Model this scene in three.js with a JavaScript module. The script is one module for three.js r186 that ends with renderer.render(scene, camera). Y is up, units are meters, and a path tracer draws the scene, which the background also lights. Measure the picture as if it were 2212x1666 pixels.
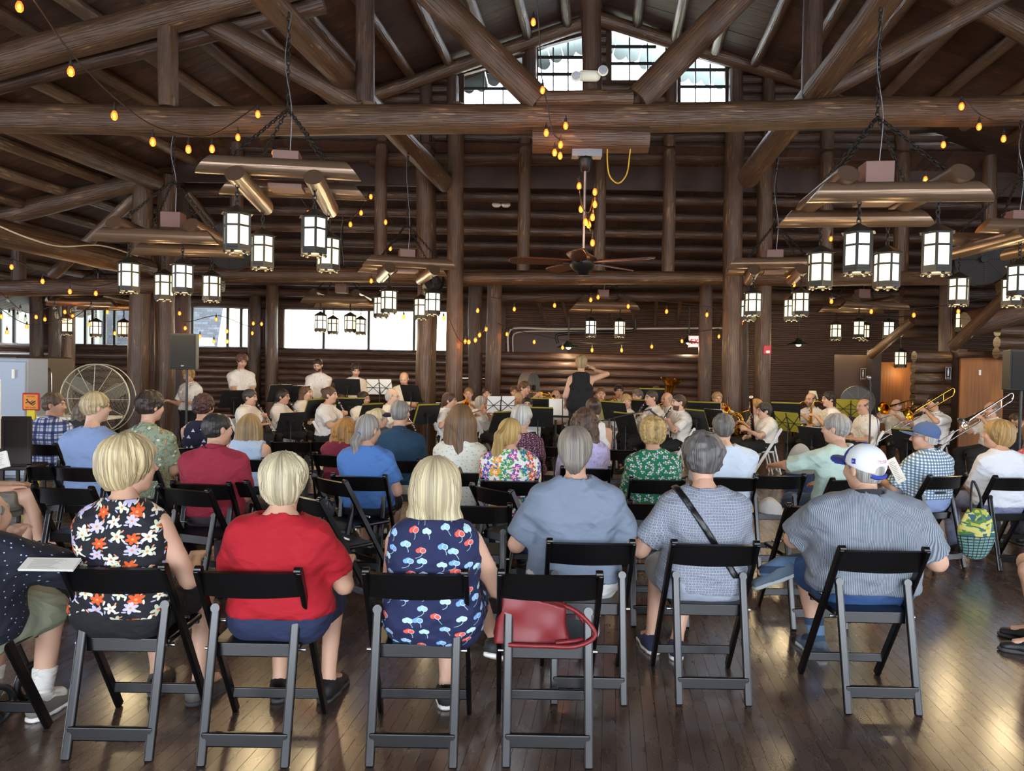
import * as THREE from 'three';
import { RoundedBoxGeometry } from 'three/addons/geometries/RoundedBoxGeometry.js';
import { mergeGeometries } from 'three/addons/utils/BufferGeometryUtils.js';
import { RectAreaLightUniformsLib } from 'three/addons/lights/RectAreaLightUniformsLib.js';

// ---------------------------------------------------------------- camera, sky, daylight, exposure
const W = 2212, H = 1666, FOCAL = 1600, EYE = 1.66, PITCH = Math.atan((796 - H / 2) / FOCAL);
const scene = new THREE.Scene();
const camera = new THREE.PerspectiveCamera(2 * Math.atan(H / 2 / FOCAL) * 180 / Math.PI, W / H, 0.05, 200);
camera.position.set(0, EYE, 0);
const ROLL = .018;
camera.rotation.set(PITCH, 0, ROLL);
const renderer = new THREE.WebGLRenderer({ antialias: true });
renderer.toneMapping = THREE.LinearToneMapping;
renderer.toneMappingExposure = 1.06;
renderer.shadowMap.enabled = true;
RectAreaLightUniformsLib.init();
scene.background = new THREE.Color(14, 15.2, 16.8);

const V = (x, y, z) => new THREE.Vector3(x, y, z);
const CP = Math.cos(PITCH), SP = Math.sin(PITCH);
// a point of the room: seen at photograph position (px, py), d metres in front of the camera
function at(px, py, d) {
  const u0 = (px - W / 2) / FOCAL, v0 = (H / 2 - py) / FOCAL, cr = Math.cos(ROLL), sr = Math.sin(ROLL), u = u0 * cr - v0 * sr, v = u0 * sr + v0 * cr;
  const y = v * CP + SP, z = v * SP - CP, k = d / -z;
  return V(u * k, EYE + y * k, -d);
}
const hX = (px, d) => (px - W / 2) / FOCAL * d;
// the hall's frame is laid out in bays of 1.3 m
const BAY = 1.3, bay = (px, py, d) => at(px, py, d * BAY), bX = (px, d) => hX(px, d * BAY);
// daylight: skylight through the window bands, an area light in each opening
function daylight(x, y, z, w, h, lookX, lookY, lookZ, power, color = 0xeaf0ff) {
  const l = new THREE.RectAreaLight(color, power, w, h);
  l.position.set(x, y, z); l.lookAt(lookX, lookY, lookZ); scene.add(l);
  return l;
}
const DAY = 6.4;
daylight(-4.6, 2.55, 5.80, 4.6, 2.1, -4.6, 1.6, 0, DAY);
daylight(1.2, 2.55, 5.80, 4.6, 2.1, 1.2, 1.6, 0, DAY);
daylight(7.0, 2.55, 5.80, 4.6, 2.1, 7.0, 1.6, 0, DAY);
daylight(-15.3, 2.2, -3.0, 9.0, 1.5, 0, 1.0, -3.0, DAY);
daylight(17.9, 2.2, -3.0, 9.0, 1.5, 0, 1.0, -3.0, DAY * .8);

// ---------------------------------------------------------------- random numbers, textures, materials
let seedState = 7;
const rnd = () => { seedState = (seedState + 0x6d2b79f5) | 0; let t = Math.imul(seedState ^ (seedState >>> 15), 1 | seedState); t = (t + Math.imul(t ^ (t >>> 7), 61 | t)) ^ t; return ((t ^ (t >>> 14)) >>> 0) / 4294967296; };
const rr = (a, b) => a + (b - a) * rnd();
const hash = (x, y, z = 0) => { let n = Math.imul(x | 0, 374761393) + Math.imul(y | 0, 668265263) + Math.imul(z | 0, 1274126177) | 0; n = Math.imul(n ^ (n >>> 13), 1274126177); return ((n ^ (n >>> 16)) >>> 0) / 4294967296; };
const sm = (t) => t * t * (3 - 2 * t), mix = (a, b, t) => a + (b - a) * t, clamp = (v, a = 0, b = 1) => Math.min(b, Math.max(a, v));
function vnoise2(x, y, px, py) {   // tiling value noise
  const x0 = Math.floor(x), y0 = Math.floor(y), fx = sm(x - x0), fy = sm(y - y0), w = (a, p) => ((a % p) + p) % p;
  const h = (i, j) => hash(w(x0 + i, px), w(y0 + j, py), px);
  return mix(mix(h(0, 0), h(1, 0), fx), mix(h(0, 1), h(1, 1), fx), fy);
}
function vnoise3(x, y, z) {
  const x0 = Math.floor(x), y0 = Math.floor(y), z0 = Math.floor(z), fx = sm(x - x0), fy = sm(y - y0), fz = sm(z - z0);
  const h = (i, j, k) => hash(x0 + i, y0 + j, z0 + k);
  return mix(mix(mix(h(0, 0, 0), h(1, 0, 0), fx), mix(h(0, 1, 0), h(1, 1, 0), fx), fy), mix(mix(h(0, 0, 1), h(1, 0, 1), fx), mix(h(0, 1, 1), h(1, 1, 1), fx), fy), fz);
}
function dataTex(n, m, f, srgb = true, rx = 1, ry = 1) {
  const a = new Uint8Array(n * m * 4);
  for (let j = 0; j < m; j++) for (let i = 0; i < n; i++) {
    const c = f(i / n, j / m); const o = (j * n + i) * 4;
    for (let k = 0; k < 3; k++) a[o + k] = clamp(c.length ? c[k] : c) * 255;
    a[o + 3] = 255;
  }
  const t = new THREE.DataTexture(a, n, m);
  t.wrapS = t.wrapT = THREE.RepeatWrapping; t.magFilter = THREE.LinearFilter; t.minFilter = THREE.LinearMipmapLinearFilter;
  t.repeat.set(rx, ry); if (srgb) t.colorSpace = THREE.SRGBColorSpace; t.needsUpdate = true;
  return t;
}
function canvasTex(w, h, draw) {
  const c = document.createElement('canvas'); c.width = w; c.height = h; const g = c.getContext('2d');
  draw(g, w, h);
  const t = new THREE.CanvasTexture(c); t.colorSpace = THREE.SRGBColorSpace; t.wrapS = t.wrapT = THREE.RepeatWrapping; t.magFilter = THREE.LinearFilter;
  return t;
}
const lin = (hex) => new THREE.Color(hex);
const mat = (color, roughness = .6, extra = {}) => new THREE.MeshStandardMaterial({ color, roughness, ...extra });
const phys = (color, roughness, extra = {}) => new THREE.MeshPhysicalMaterial({ color, roughness, ...extra });

// log wood: u runs round the log, v along it (uv in metres over 1.2 m tiles)
function woodFn(base, dark, light, worn) {
  return (u, v) => {
    const streak = vnoise2(u * 60, v * 3, 60, 3) * .5 + vnoise2(u * 140, v * 7, 140, 7) * .3 + vnoise2(u * 16, v * 5, 16, 5) * .2;
    const blotch = vnoise2(u * 5, v * 6, 5, 6) * .6 + vnoise2(u * 12, v * 14, 12, 14) * .4;
    let k = clamp(streak * .6 + blotch * .5 - .02);
    let c = [0, 1, 2].map((i) => mix(dark[i], base[i], sm(k)));
    const crack = vnoise2(u * 44 + 3, v * 2.0, 44, 2); if (crack > .86) c = c.map((q) => q * mix(1, .5, (crack - .86) / .14));
    const w = vnoise2(u * 40 + 9, v * 10, 40, 10) * .55 + vnoise2(u * 11, v * 5 + 4, 11, 5) * .45;
    if (w > worn) c = c.map((q, i) => mix(q, light[i], clamp((w - worn) * 7)));
    const kx = (u * 6) % 1 - .5, ky = ((v * 5 + Math.floor(u * 6) * .37) % 1) - .5, kn = hash(Math.floor(u * 6), Math.floor(v * 5 + Math.floor(u * 6) * .37) % 5, 3);
    if (kn > .72) { const d = Math.hypot(kx / 6, ky / 5 * .8) * 5; if (d < .09) c = c.map((q) => q * mix(.35, 1, d / .09)); }
    return c;
  };
}
const woodBump = dataTex(256, 256, (u, v) => vnoise2(u * 64, v * 4, 64, 4) * .5 + vnoise2(u * 24, v * 10, 24, 10) * .3 + vnoise2(u * 6, v * 6, 6, 6) * .2, false);
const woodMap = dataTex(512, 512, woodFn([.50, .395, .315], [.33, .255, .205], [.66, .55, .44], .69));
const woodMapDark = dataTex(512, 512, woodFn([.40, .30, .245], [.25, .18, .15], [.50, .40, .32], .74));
const woodMapGrey = dataTex(512, 512, woodFn([.56, .48, .42], [.42, .34, .29], [.70, .62, .56], .66));
const M = {};
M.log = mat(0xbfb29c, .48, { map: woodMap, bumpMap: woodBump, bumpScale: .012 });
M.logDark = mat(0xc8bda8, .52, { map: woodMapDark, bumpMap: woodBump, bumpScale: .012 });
M.logPole = mat(0xcabfae, .42, { map: woodMapGrey, bumpMap: woodBump, bumpScale: .008 });
M.logVarnish = mat(0xffffff, .38, { map: woodMapDark, bumpMap: woodBump, bumpScale: .006 });
const boardTone = (k, r, g, b) => mat(new THREE.Color(r * k, g * k, b * k), .6, { map: woodMapDark, bumpMap: woodBump, bumpScale: .004 });
M.board = [.62, .75, .86, .95, .7].map((k) => boardTone(k * .78, 1, .85, .8));
M.black = mat(0x0b0b0c, .5);
M.blackPlastic = mat(0x101113, .42);
M.darkMetal = mat(0x23211f, .45, { metalness: .6 });
M.steel = mat(0xb9bcc0, .28, { metalness: 1 });
M.greyMetal = mat(0x8d9093, .4, { metalness: .9 });
M.brass = mat(0xd8a637, .2, { metalness: 1 });
M.silver = mat(0xd9dbe0, .18, { metalness: 1 });
M.white = mat(0xe6e4de, .55);
M.paper = mat(0xe9e7df, .8);
M.cream = mat(0xd9cfb8, .7);

// ---------------------------------------------------------------- object helpers
const taken = new Map();
function numbered(name) { const n = taken.get(name) ?? 0; taken.set(name, n + 1); return n ? `${name}_${String(n).padStart(3, '0')}` : name; }
function shadow(o) { o.castShadow = true; o.receiveShadow = true; return o; }
function thing(name, label, category, pos, turn = 0, group) {
  const o = new THREE.Group(); o.name = numbered(name); if (pos) o.position.copy(pos); o.rotation.y = turn;
  o.userData = { label, category }; if (group) o.userData.group = group;
  scene.add(o); return o;
}
function struct(name, label, category = 'structure') { const o = thing(name, label, category); o.userData.kind = 'structure'; return o; }
function part(name, geo, material, parent, label) {
  const m = shadow(new THREE.Mesh(Array.isArray(geo) ? (geo.length > 1 ? merge(geo) : geo[0]) : geo, material));
  m.name = name; if (label) m.userData.label = label; (parent ?? scene).add(m); return m;
}
function merge(list) {
  const useColor = list.some((g) => g.attributes.color);
  const l = list.map((g) => { const q = g.index ? g.toNonIndexed() : g; for (const k of Object.keys(q.attributes)) if (!['position', 'normal', 'uv', 'color'].includes(k)) q.deleteAttribute(k);
    if (!q.attributes.uv) q.setAttribute('uv', new THREE.BufferAttribute(new Float32Array(q.attributes.position.count * 2), 2));
    if (useColor && !q.attributes.color) q.setAttribute('color', new THREE.BufferAttribute(new Float32Array(q.attributes.position.count * 3).fill(1), 3)); return q; });
  return mergeGeometries(l);
}
const solo = (name, geo, material, label, category, group) => { const m = part(numbered(name), geo, material, scene); m.userData = { label, category }; if (group) m.userData.group = group; return m; };
const box = (w, h, d, x = 0, y = 0, z = 0) => new THREE.BoxGeometry(w, h, d).translate(x, y, z);
const rbox = (w, h, d, r = .008, x = 0, y = 0, z = 0, s = 1) => new RoundedBoxGeometry(w, h, d, s, Math.min(r, w / 2.01, h / 2.01, d / 2.01)).translate(x, y, z);
const cyl = (r0, r1, h, x = 0, y = 0, z = 0, s = 14) => new THREE.CylinderGeometry(r1, r0, h, s).translate(x, y, z);
const UP = V(0, 1, 0);
function orient(g, a, b, roll = 0) {   // a geometry standing on the y axis (centred) to the segment a-b
  const d = b.clone().sub(a), q = new THREE.Quaternion().setFromUnitVectors(UP, d.clone().normalize());
  const m = new THREE.Matrix4().compose(a.clone().add(b).multiplyScalar(.5), q, V(1, 1, 1));
  if (roll) g.rotateY(roll);
  return g.applyMatrix4(m);
}
const rod = (a, b, r, r2 = r, s = 10) => orient(new THREE.CylinderGeometry(r2, r, a.distanceTo(b), s), a, b);
// a rectangular bar a-b: w across (x side), t thick
function bar(a, b, w, t, r = .006) {
  const d = b.clone().sub(a), L = d.length(), y = d.clone().normalize();
  let x = V(1, 0, 0); if (Math.abs(x.dot(y)) > .95) x = V(0, 0, 1);
  const z = x.clone().cross(y).normalize(); x = y.clone().cross(z).normalize();
  const m = new THREE.Matrix4().makeBasis(x, y, z).setPosition(a.clone().add(b).multiplyScalar(.5));
  return rbox(w, L, t, r).applyMatrix4(m);
}
const tube = (pts, r, seg = 40, rs = 6, closed = false) => new THREE.TubeGeometry(new THREE.CatmullRomCurve3(pts, closed), seg, r, rs, closed);
const lathe = (pts, s = 20) => new THREE.LatheGeometry(pts.map(([r, y]) => new THREE.Vector2(r, y)), s);
// a log from a to b: uneven, tapering, with capped ends; uv in tiles of 1.2 m
let logSeed = 0;
function logGeo(a, b, r0, r1 = r0, seg = 14, wob = .05) {
  const L = a.distanceTo(b), rings = Math.max(4, Math.min(26, Math.round(L / .32))), s = ++logSeed * 13.7;
  const pos = [], uv = [], idx = [], n = seg + 1;
  for (let j = 0; j <= rings; j++) for (let i = 0; i <= seg; i++) {
    const t = j / rings, th = i / seg * Math.PI * 2, rad = mix(r0, r1, t) * (1 + wob * (vnoise3(Math.cos(th) * 1.3 + s, t * L * 2.2, Math.sin(th) * 1.3) - .5) * 2);
    pos.push(Math.cos(th) * rad + (vnoise3(s, t * L * .7, 2) - .5) * r0 * .25, (t - .5) * L, Math.sin(th) * rad + (vnoise3(s + 9, t * L * .7, 5) - .5) * r0 * .25);
    uv.push(i / seg * Math.max(1, Math.round(Math.PI * 2 * r0 / 1.2 * 2)) + s * .37, t * L / 1.2 + s * .61);
  }
  for (let j = 0; j < rings; j++) for (let i = 0; i < seg; i++) { const p = j * n + i; idx.push(p, p + n, p + 1, p + 1, p + n, p + n + 1); }
  for (const [j, sgn] of [[0, -1], [rings, 1]]) {
    const c = pos.length / 3, o = j * n * 3; pos.push(0, (j / rings - .5) * L, 0); uv.push(s, s);
    const base = pos.length / 3;
    for (let i = 0; i <= seg; i++) { pos.push(pos[o + i * 3], pos[o + i * 3 + 1], pos[o + i * 3 + 2]); uv.push(s + Math.cos(i / seg * 6.283) * r0, s + Math.sin(i / seg * 6.283) * r0); }
    for (let i = 0; i < seg; i++) sgn > 0 ? idx.push(c, base + i + 1, base + i) : idx.push(c, base + i, base + i + 1);
  }
  const g = new THREE.BufferGeometry();
  g.setAttribute('position', new THREE.Float32BufferAttribute(pos, 3)); g.setAttribute('uv', new THREE.Float32BufferAttribute(uv, 2)); g.setIndex(idx); g.computeVertexNormals();
  return orient(g, a, b);
}
const logPart = (name, a, b, r0, r1, m, parent, seg) => part(name, logGeo(a, b, r0, r1, seg), m, parent);
// ---------------------------------------------------------------- floor
const AX = .1325, ALPHA = -Math.atan(AX), D1 = 11, D2 = 15.5, DT = 7.3;
const axisX = (d) => -.295 + AX * d;
{
  const floor = struct('floor', 'dark polished strip wood floor with glossy varnish', 'floor');
  floor.rotation.y = ALPHA; floor.position.set(axisX(0), 0, 0);
  const grain = (u, v) => { const s = vnoise2(u * 40, v * 3, 40, 3) * .5 + vnoise2(u * 90, v * 8, 90, 8) * .3, b = vnoise2(u * 4, v * 5, 4, 5) * .6 + vnoise2(u * 13, v * 11, 13, 11) * .4; const k = clamp(s * .5 + b * .6 - .05); return [mix(.27, .42, k), mix(.215, .345, k), mix(.18, .297, k)]; };
  const fm = dataTex(512, 512, grain);
  const rough = dataTex(256, 256, (u, v) => { const k = vnoise2(u * 7, v * 7, 7, 7) * .5 + vnoise2(u * 26, v * 22, 26, 22) * .3 + vnoise2(u * 90, v * 60, 90, 60) * .2; return mix(.62, 1, k); }, false);
  const bump = dataTex(256, 256, (u, v) => vnoise2(u * 50, v * 5, 50, 5) * .5 + vnoise2(u * 8, v * 14, 8, 14) * .5, false);
  const tones = [.72, .84, .94, 1.04, 1.14, 1.0].map((k) => phys(new THREE.Color(k, k * .97, k * .95), .34, { map: fm, roughnessMap: rough, bumpMap: bump, bumpScale: .0004, clearcoat: 1, clearcoatRoughness: .2 }));
  const bw = .064, gap = .0018;
  const plank = (L) => { const g = box(bw - gap, .02, L, 0, -.01, 0); const uv = g.attributes.uv, p = g.attributes.position; for (let i = 0; i < uv.count; i++) uv.setXY(i, p.getX(i) / .9 + p.getY(i), p.getZ(i) / 1.6); return g; };
  const kinds = [1.6, 2.1, 2.6].map(plank);
  kinds.forEach((g, i) => { const uv = g.attributes.uv; for (let k = 0; k < uv.count; k++) uv.setXY(k, uv.getX(k) + i * .31, uv.getY(k) + i * .23); });
  const lens = [1.6, 2.1, 2.6];
  const rest = [];
  let n = 0;
  for (let i = -250; i <= 292; i++) {
    let z = 5.6 + hash(i, 3) * 1.8;   // from behind the camera towards the far wall
    while (z > -21.4) {
      const k = Math.floor(hash(i, Math.round(z * 50), 5) * 3), L = lens[k], x = i * bw, mid = z - L / 2;
      const depth = -mid, seen = depth > 1.2 && depth < 5.6 && Math.abs(x + axisX(0) + AX * depth) < depth * .74 + .15;
      if (seen && n < 296) {
        const m = part(n ? `plank_${String(n).padStart(3, '0')}` : 'plank', kinds[k], tones[Math.floor(hash(i, Math.round(z * 7), 9) * 6)], floor);
        m.position.set(x, (hash(i, Math.round(z * 31)) - .5) * .0006, mid); m.rotation.z = (hash(i, Math.round(z * 13), 2) - .5) * .006; n++;
      } else { const g = kinds[k].clone(); const uv = g.attributes.uv; for (let q = 0; q < uv.count; q++) uv.setXY(q, uv.getX(q) + hash(i, 8) * 3, uv.getY(q) + hash(i, 4) * 3); rest.push([Math.floor(hash(i, Math.round(z * 7), 9) * 6), g.translate(x, 0, mid)]); }
      z -= L + .001;
    }
  }
  const m = part('far_planks', merge(rest.map((r) => r[1])), tones[2], floor); m.userData.kind = 'stuff';
  part('subfloor', box(36, .1, 30, 1.2, -.072, -7.6), mat(0x1c130e, .8), floor);
}

// ---------------------------------------------------------------- roof: boards and log purlins
const endBoards = [];
const RIDGE = 8.5, SLOPE = .347, SL = Math.hypot(1, SLOPE), Z1 = D1 * BAY, Z2 = D2 * BAY, MID = 1.6;
{
  const roof = struct('ceiling', 'underside of the gabled roof, dark boards on round log purlins', 'ceiling');
  roof.rotation.y = ALPHA; roof.position.set(axisX(0), 0, 0);
  const HIP = 8.05, LEN = 16.8, S1 = LEN / SL, W0 = .192;
  const board = (L) => { const g = box(L, .03, W0 - .004); const uv = g.attributes.uv, p = g.attributes.position; for (let i = 0; i < uv.count; i++) uv.setXY(i, p.getZ(i) / 1.2 + p.getY(i), p.getX(i) / 1.2); return g; };
  const full = [board(LEN), board(LEN), board(LEN)];
  full.forEach((g, i) => { const uv = g.attributes.uv; for (let k = 0; k < uv.count; k++) uv.setXY(k, uv.getX(k) + i * .37, uv.getY(k) + i * .29); });
  const tilt = Math.atan(SLOPE);
  const put = (side, t, s0, s1) => {
    if (s1 - s0 < .2) return;
    const g = s0 === 0 ? full[Math.floor(rnd() * 3)] : board((s1 - s0) * SL), m = part('board', g, M.board[Math.floor(rnd() * 5)], roof), s = (s0 + s1) / 2;
    m.position.set(side * s, RIDGE - SLOPE * s + rr(0, .006), -t); m.rotation.z = -side * tilt;
  };
  const drop = .393, hipAt = (t) => HIP + (t - Z1) * drop / SLOPE;
  for (const side of [-1, 1]) {
    for (let t = 3.2; t < 15.1; t += W0) put(side, t, 0, S1);
    for (let t = 15.1; t < 21.4; t += W0) put(side, t, side > 0 ? Math.max(6.2, hipAt(t) - 2.6) : hipAt(t), S1);
    const back = part('board', box(LEN, .03, 10), M.board[2], roof); back.position.set(side * S1 / 2, RIDGE - SLOPE * S1 / 2, 1.9); back.rotation.z = -side * tilt;
    const sheet = part('light_stop_sheet', box(LEN + .3, .05, 22, 0, .08, -4.1), M.black, roof); sheet.position.set(side * S1 / 2, RIDGE - SLOPE * S1 / 2, 0); sheet.rotation.z = -side * tilt;  // unseen black sheet added above the boards to stop light through their gaps
  }
  const cap = part('light_stop_sheet', box(1, 1, 1), M.black, roof); cap.scale.set(.6, .05, 22); cap.position.set(0, RIDGE + .08, -4);  // added strip over the ridge, keeps sky light out like the slope sheets
  for (const side of [-1, 1]) for (let k = 0; k < 19; k++) {
    const s = .65 + k * .73, y = RIDGE - SLOPE * s - .11, far = s < HIP ? Z1 + .06 : 19.8;
    logPart('purlin', V(side * s, y, 6), V(side * s, y, -far), .112, .094, hash(k, side + 5) > .4 ? M.logPole : M.log, roof, 12);
  }
  // the lower end slope beyond the gable wall, boards running up the slope
  const Y1 = 5.86, dt = Math.atan(drop), n0 = Math.hypot(1, drop), eb = {};
  for (let x = -11.5; x < 18; x += .24) {
    const c = x - MID, lim = Math.abs(c) > HIP ? (Math.abs(c) - HIP) * SLOPE / drop : 0;
    const t0 = Z1 - .15 + lim, t1 = 21; if (t1 - t0 < .3) continue;
    const key = t0.toFixed(1); eb[key] ??= (() => { const L = (t1 - t0) * n0, g = box(.236, .03, L), uv = g.attributes.uv, p = g.attributes.position; for (let i = 0; i < uv.count; i++) uv.setXY(i, p.getX(i) / 1.2 + p.getY(i), p.getZ(i) / 1.2); return g; })();
    const m = part('board', eb[key], M.board[Math.floor(rnd() * 5)], scene); scene.remove(m); m.userData = {};
    endBoards.push([m, x, Y1 - drop * ((t0 + t1) / 2 - Z1), -(t0 + t1) / 2, -dt]);
  }
  const end = struct('ceiling_end', 'low end slope of the roof behind the gable, boards and horizontal logs', 'ceiling');
  for (const [m, x, y, z, r] of endBoards) { end.add(m); m.position.set(x, y, z); m.rotation.x = r; }
  const lid = part('light_stop_sheet', box(30, .05, 6.5 * n0), M.black, end); lid.position.set(3.2, Y1 + .12 - drop * 3.5, -Z1 - 3.5); lid.rotation.x = -dt;  // added black lid above the end slope, blocks sky between its boards
  for (let k = 0; k < 10; k++) {
    const d = Z1 + .55 + k * .6, y = Y1 - .2 - drop * (d - Z1), half = hipAt(d);
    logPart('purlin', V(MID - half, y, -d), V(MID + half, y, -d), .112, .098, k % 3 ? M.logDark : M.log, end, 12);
  }
}

// ---------------------------------------------------------------- outer walls with window bands
const glass = phys(0xffffff, .02, { transmission: 1, thickness: 0, ior: 1.45 });
{
  const plain = M.board[1];
  const wl = struct('wall_left', 'brown log side wall with a window band outside the picture', 'wall');
  const wr = struct('wall_right', 'brown log side wall on the right with a window band', 'wall');
  const wb = struct('wall_rear', 'brown wall behind the audience with wide window openings', 'wall');
  for (const [o, x] of [[wl, -15.5], [wr, 18.1]]) {
    part('panel', box(.2, 1.4, 27.6, x, .7, -7.6), plain, o); part('panel', box(.2, 1.2, 27.6, x, 3.6, -7.6), plain, o);
    part('panel', box(.2, 1.6, 13.9, x, 2.2, -14.45), plain, o); part('panel', box(.2, 1.6, 4.7, x, 2.2, 3.85), plain, o);
  }
  part('panel', box(34, 1.4, .2, 1.3, .7, 6.1), plain, wb); part('panel', box(34, 5.2, .2, 1.3, 6.2, 6.1), plain, wb);
  for (const [x0, x1] of [[-15.6, -7.0], [-2.2, -1.2], [3.6, 4.6], [9.4, 18.2]]) part('panel', box(x1 - x0, 2.3, .2, (x0 + x1) / 2, 2.52, 6.1), plain, wb);
}
// ---------------------------------------------------------------- roof truss in front
{
  const t = thing('roof_truss', 'big log roof truss spanning the hall, tie beam with posts and struts', 'truss');
  t.userData.kind = 'structure';
  const L = (name, x0, y0, x1, y1, px, m = M.log, da = DT, db = da, seg = 18) => logPart(name, bay(x0, y0, da), bay(x1, y1, db), px / 2 / FOCAL * da * BAY, px / 2 / FOCAL * db * BAY, m, t, seg);
  { const g = logGeo(bay(-80, 256, DT), bay(2290, 234, DT), .142 * BAY, .142 * BAY, 20), p = g.attributes.position, a = bay(-80, 256, DT).x, b = bay(2290, 234, DT).x; for (let i = 0; i < p.count; i++) { const q = (p.getX(i) - a) / (b - a) * 2 - 1; p.setY(i, p.getY(i) - .075 * (1 - q * q)); } part('tie_beam', g, M.log, t); }
  L('cap_log', 1158, 212, 1366, 211, 34, M.log, DT - .05);
  L('bolster', 1150, 302, 1400, 300, 58, M.log, DT);
  L('king_post', 1278, 198, 1277, -130, 42, M.logDark, DT + .12);
  L('queen_post', 789, 225, 789, -60, 40, M.logDark, DT + .15); L('queen_post', 1753, 215, 1756, -60, 40, M.logDark, DT + .1);
  L('side_post', 363, 232, 363, 20, 41, M.log, DT);
  L('strut', 1165, 222, 880, -60, 60); L('strut', 1375, 215, 1640, -50, 60);
  L('strut', 785, 232, 380, 10, 46, M.log, DT + .2); L('strut', 1760, 205, 2190, -30, 46, M.log, DT + .1);
  L('principal_rafter', -60, 148, 640, -36, 66, M.log, DT); L('principal_rafter', -60, 196, 700, 8, 40, M.logDark, DT + .25);
  L('principal_rafter', 1990, -60, 2290, 110, 50, M.log, DT + .25);
}
// ---------------------------------------------------------------- long logs and posts
const beam = (name, label, a, b, r0, r1, m = M.log, seg = 18) => { const o = solo(name, logGeo(a, b, r0 * BAY, r1 * BAY, seg), m, label, name.includes('post') ? 'post' : 'beam'); o.userData.kind = 'structure'; return o; };
beam('plate_log', 'long pale-edged log running back over the left of the tie beam', bay(520, -60, 5.6), bay(962, 396, 10.85), .11, .13, M.log);
beam('plate_log', 'long log running back over the right of the tie beam', bay(1960, -60, 5.6), bay(1616, 384, 9.6), .115, .14, M.log);
beam('aisle_log', 'log with a white cable running to the corner post on the left', bay(-260, 440, 6.4), bay(318, 580, 10.9), .15, .14, M.log);
beam('aisle_log', 'second longitudinal log above the cable log on the left', bay(10, 262, 7.5), bay(334, 392, 10.9), .12, .12, M.log);
beam('rafter_log', 'log rafter rising to the corner post on the far left', bay(-40, 474, D1), bay(340, 384, D1), .15, .13, M.log);
beam('brace_log', 'diagonal pale brace log at the left corner post', bay(296, 424, D1 + .2), bay(112, 596, D1 + .4), .085, .085, M.logPole);
beam('brace_log', 'diagonal brace log right of the left corner post', bay(404, 418, D1 + .3), bay(470, 500, D1 + .6), .07, .07, M.log);
const Y0 = .0;
const post = (px0, px1, top, label, w, d = D1, m = M.log, bottom) => { const a = bay(px1, 860, d); a.y = bottom ?? Y0; return beam('log_post', label, a, bay(px0, top, d), w / 2 / FOCAL * d * 1.06, w / 2 / FOCAL * d * .98, m, 20); };
post(308, 300, 392, 'log post at the left, first of the corner cluster beside the big fan', 42);
post(360, 355, 380, 'log post at the left corner behind the loudspeaker', 40, D1 + .25);
post(395, 392, 420, 'dark log post just right of the loudspeaker corner', 34, D1 + 1.1, M.logDark);
post(922, 922, 300, 'thick weathered log post left of the centre pair', 42, D1 + .1);
post(985, 985, 225, 'log post of the centre pair, right of the thick weathered one', 35, D1 - .15);
post(1587, 1580, 225, 'log post right of the stage centre beside the bassoon', 40, D1 - .1);
post(1652, 1650, 360, 'log post carrying the red fire alarm', 33, D1 + .1);
post(1607, 1612, 600, 'thin log post between the two posts right of centre', 16, D1 + .9, M.logDark);
post(1068, 1066, 612, 'log post behind the trumpet players left of centre', 32, D1 + 1.3);
post(1526, 1524, 612, 'log post standing before the log partition by the exit sign', 28, D1 + 1.6);
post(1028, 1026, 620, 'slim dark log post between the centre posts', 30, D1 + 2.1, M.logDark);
post(590, 586, 600, 'log post between the two back windows, right one of the pair', 26, D2 - .5);
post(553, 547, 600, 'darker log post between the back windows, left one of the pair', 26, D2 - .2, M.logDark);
post(118, 118, 640, 'log post above the refrigerator', 24, D2 - .6); post(78, 78, 640, 'dark log post left of the refrigerator top', 26, D2 - .4); post(148, 148, 640, 'log post right above the refrigerator corner', 24, D2 - 2);
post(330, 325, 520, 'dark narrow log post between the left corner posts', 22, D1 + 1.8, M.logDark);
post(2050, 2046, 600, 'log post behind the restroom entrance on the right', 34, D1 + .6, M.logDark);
post(40, 40, 480, 'short log post at the far left hung with string lights', 28, D1 - .2, M.logDark, bay(40, 610, D1).y);
// header and the short posts on it
beam('header_log', 'horizontal log header between the two centre posts under the gable', bay(1000, 600, D1), bay(1566, 601, D1), .1, .1);
beam('header_log', 'horizontal log header on the left, behind the hanging lanterns', bay(455, 592, D1), bay(972, 598, D1), .1, .11);
beam('header_log', 'horizontal log header at the far left behind the string lights', bay(-80, 622, D1 - .3), bay(482, 614, D1), .125, .12);
beam('header_log', 'horizontal log header on the right behind the lanterns', bay(1600, 600, D1), bay(2330, 600, D1), .12, .12);
for (const [px, top, bot, w, label] of [[514, 300, 582, 27, 'short post above the left header, next to the nearest lanterns'], [825, 300, 585, 27, 'short log post with orange glow above the left header'], [1134, 300, 586, 26, 'short log post left of the ceiling fan'], [1298, 310, 586, 24, 'short log post behind the ceiling fan rod'], [1447, 295, 588, 27, 'short log post right of the ceiling fan'], [1787, 285, 588, 28, 'short log post behind the right near chandelier'], [1950, 285, 588, 30, 'short log post behind the lanterns at the right'], [2137, 300, 588, 28, 'short log post nearest the right edge']])
  beam('log_post', label, bay(px - 4, bot, D1), bay(px, top, D1), w / 2 / FOCAL * D1 * 1.05, w / 2 / FOCAL * D1 * .95, M.log);
beam('end_plate', 'log plate below the gable windows carrying the short posts', bay(800, 345, D1 + .18), bay(1900, 342, D1 + .18), .1, .1, M.logDark);

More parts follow.
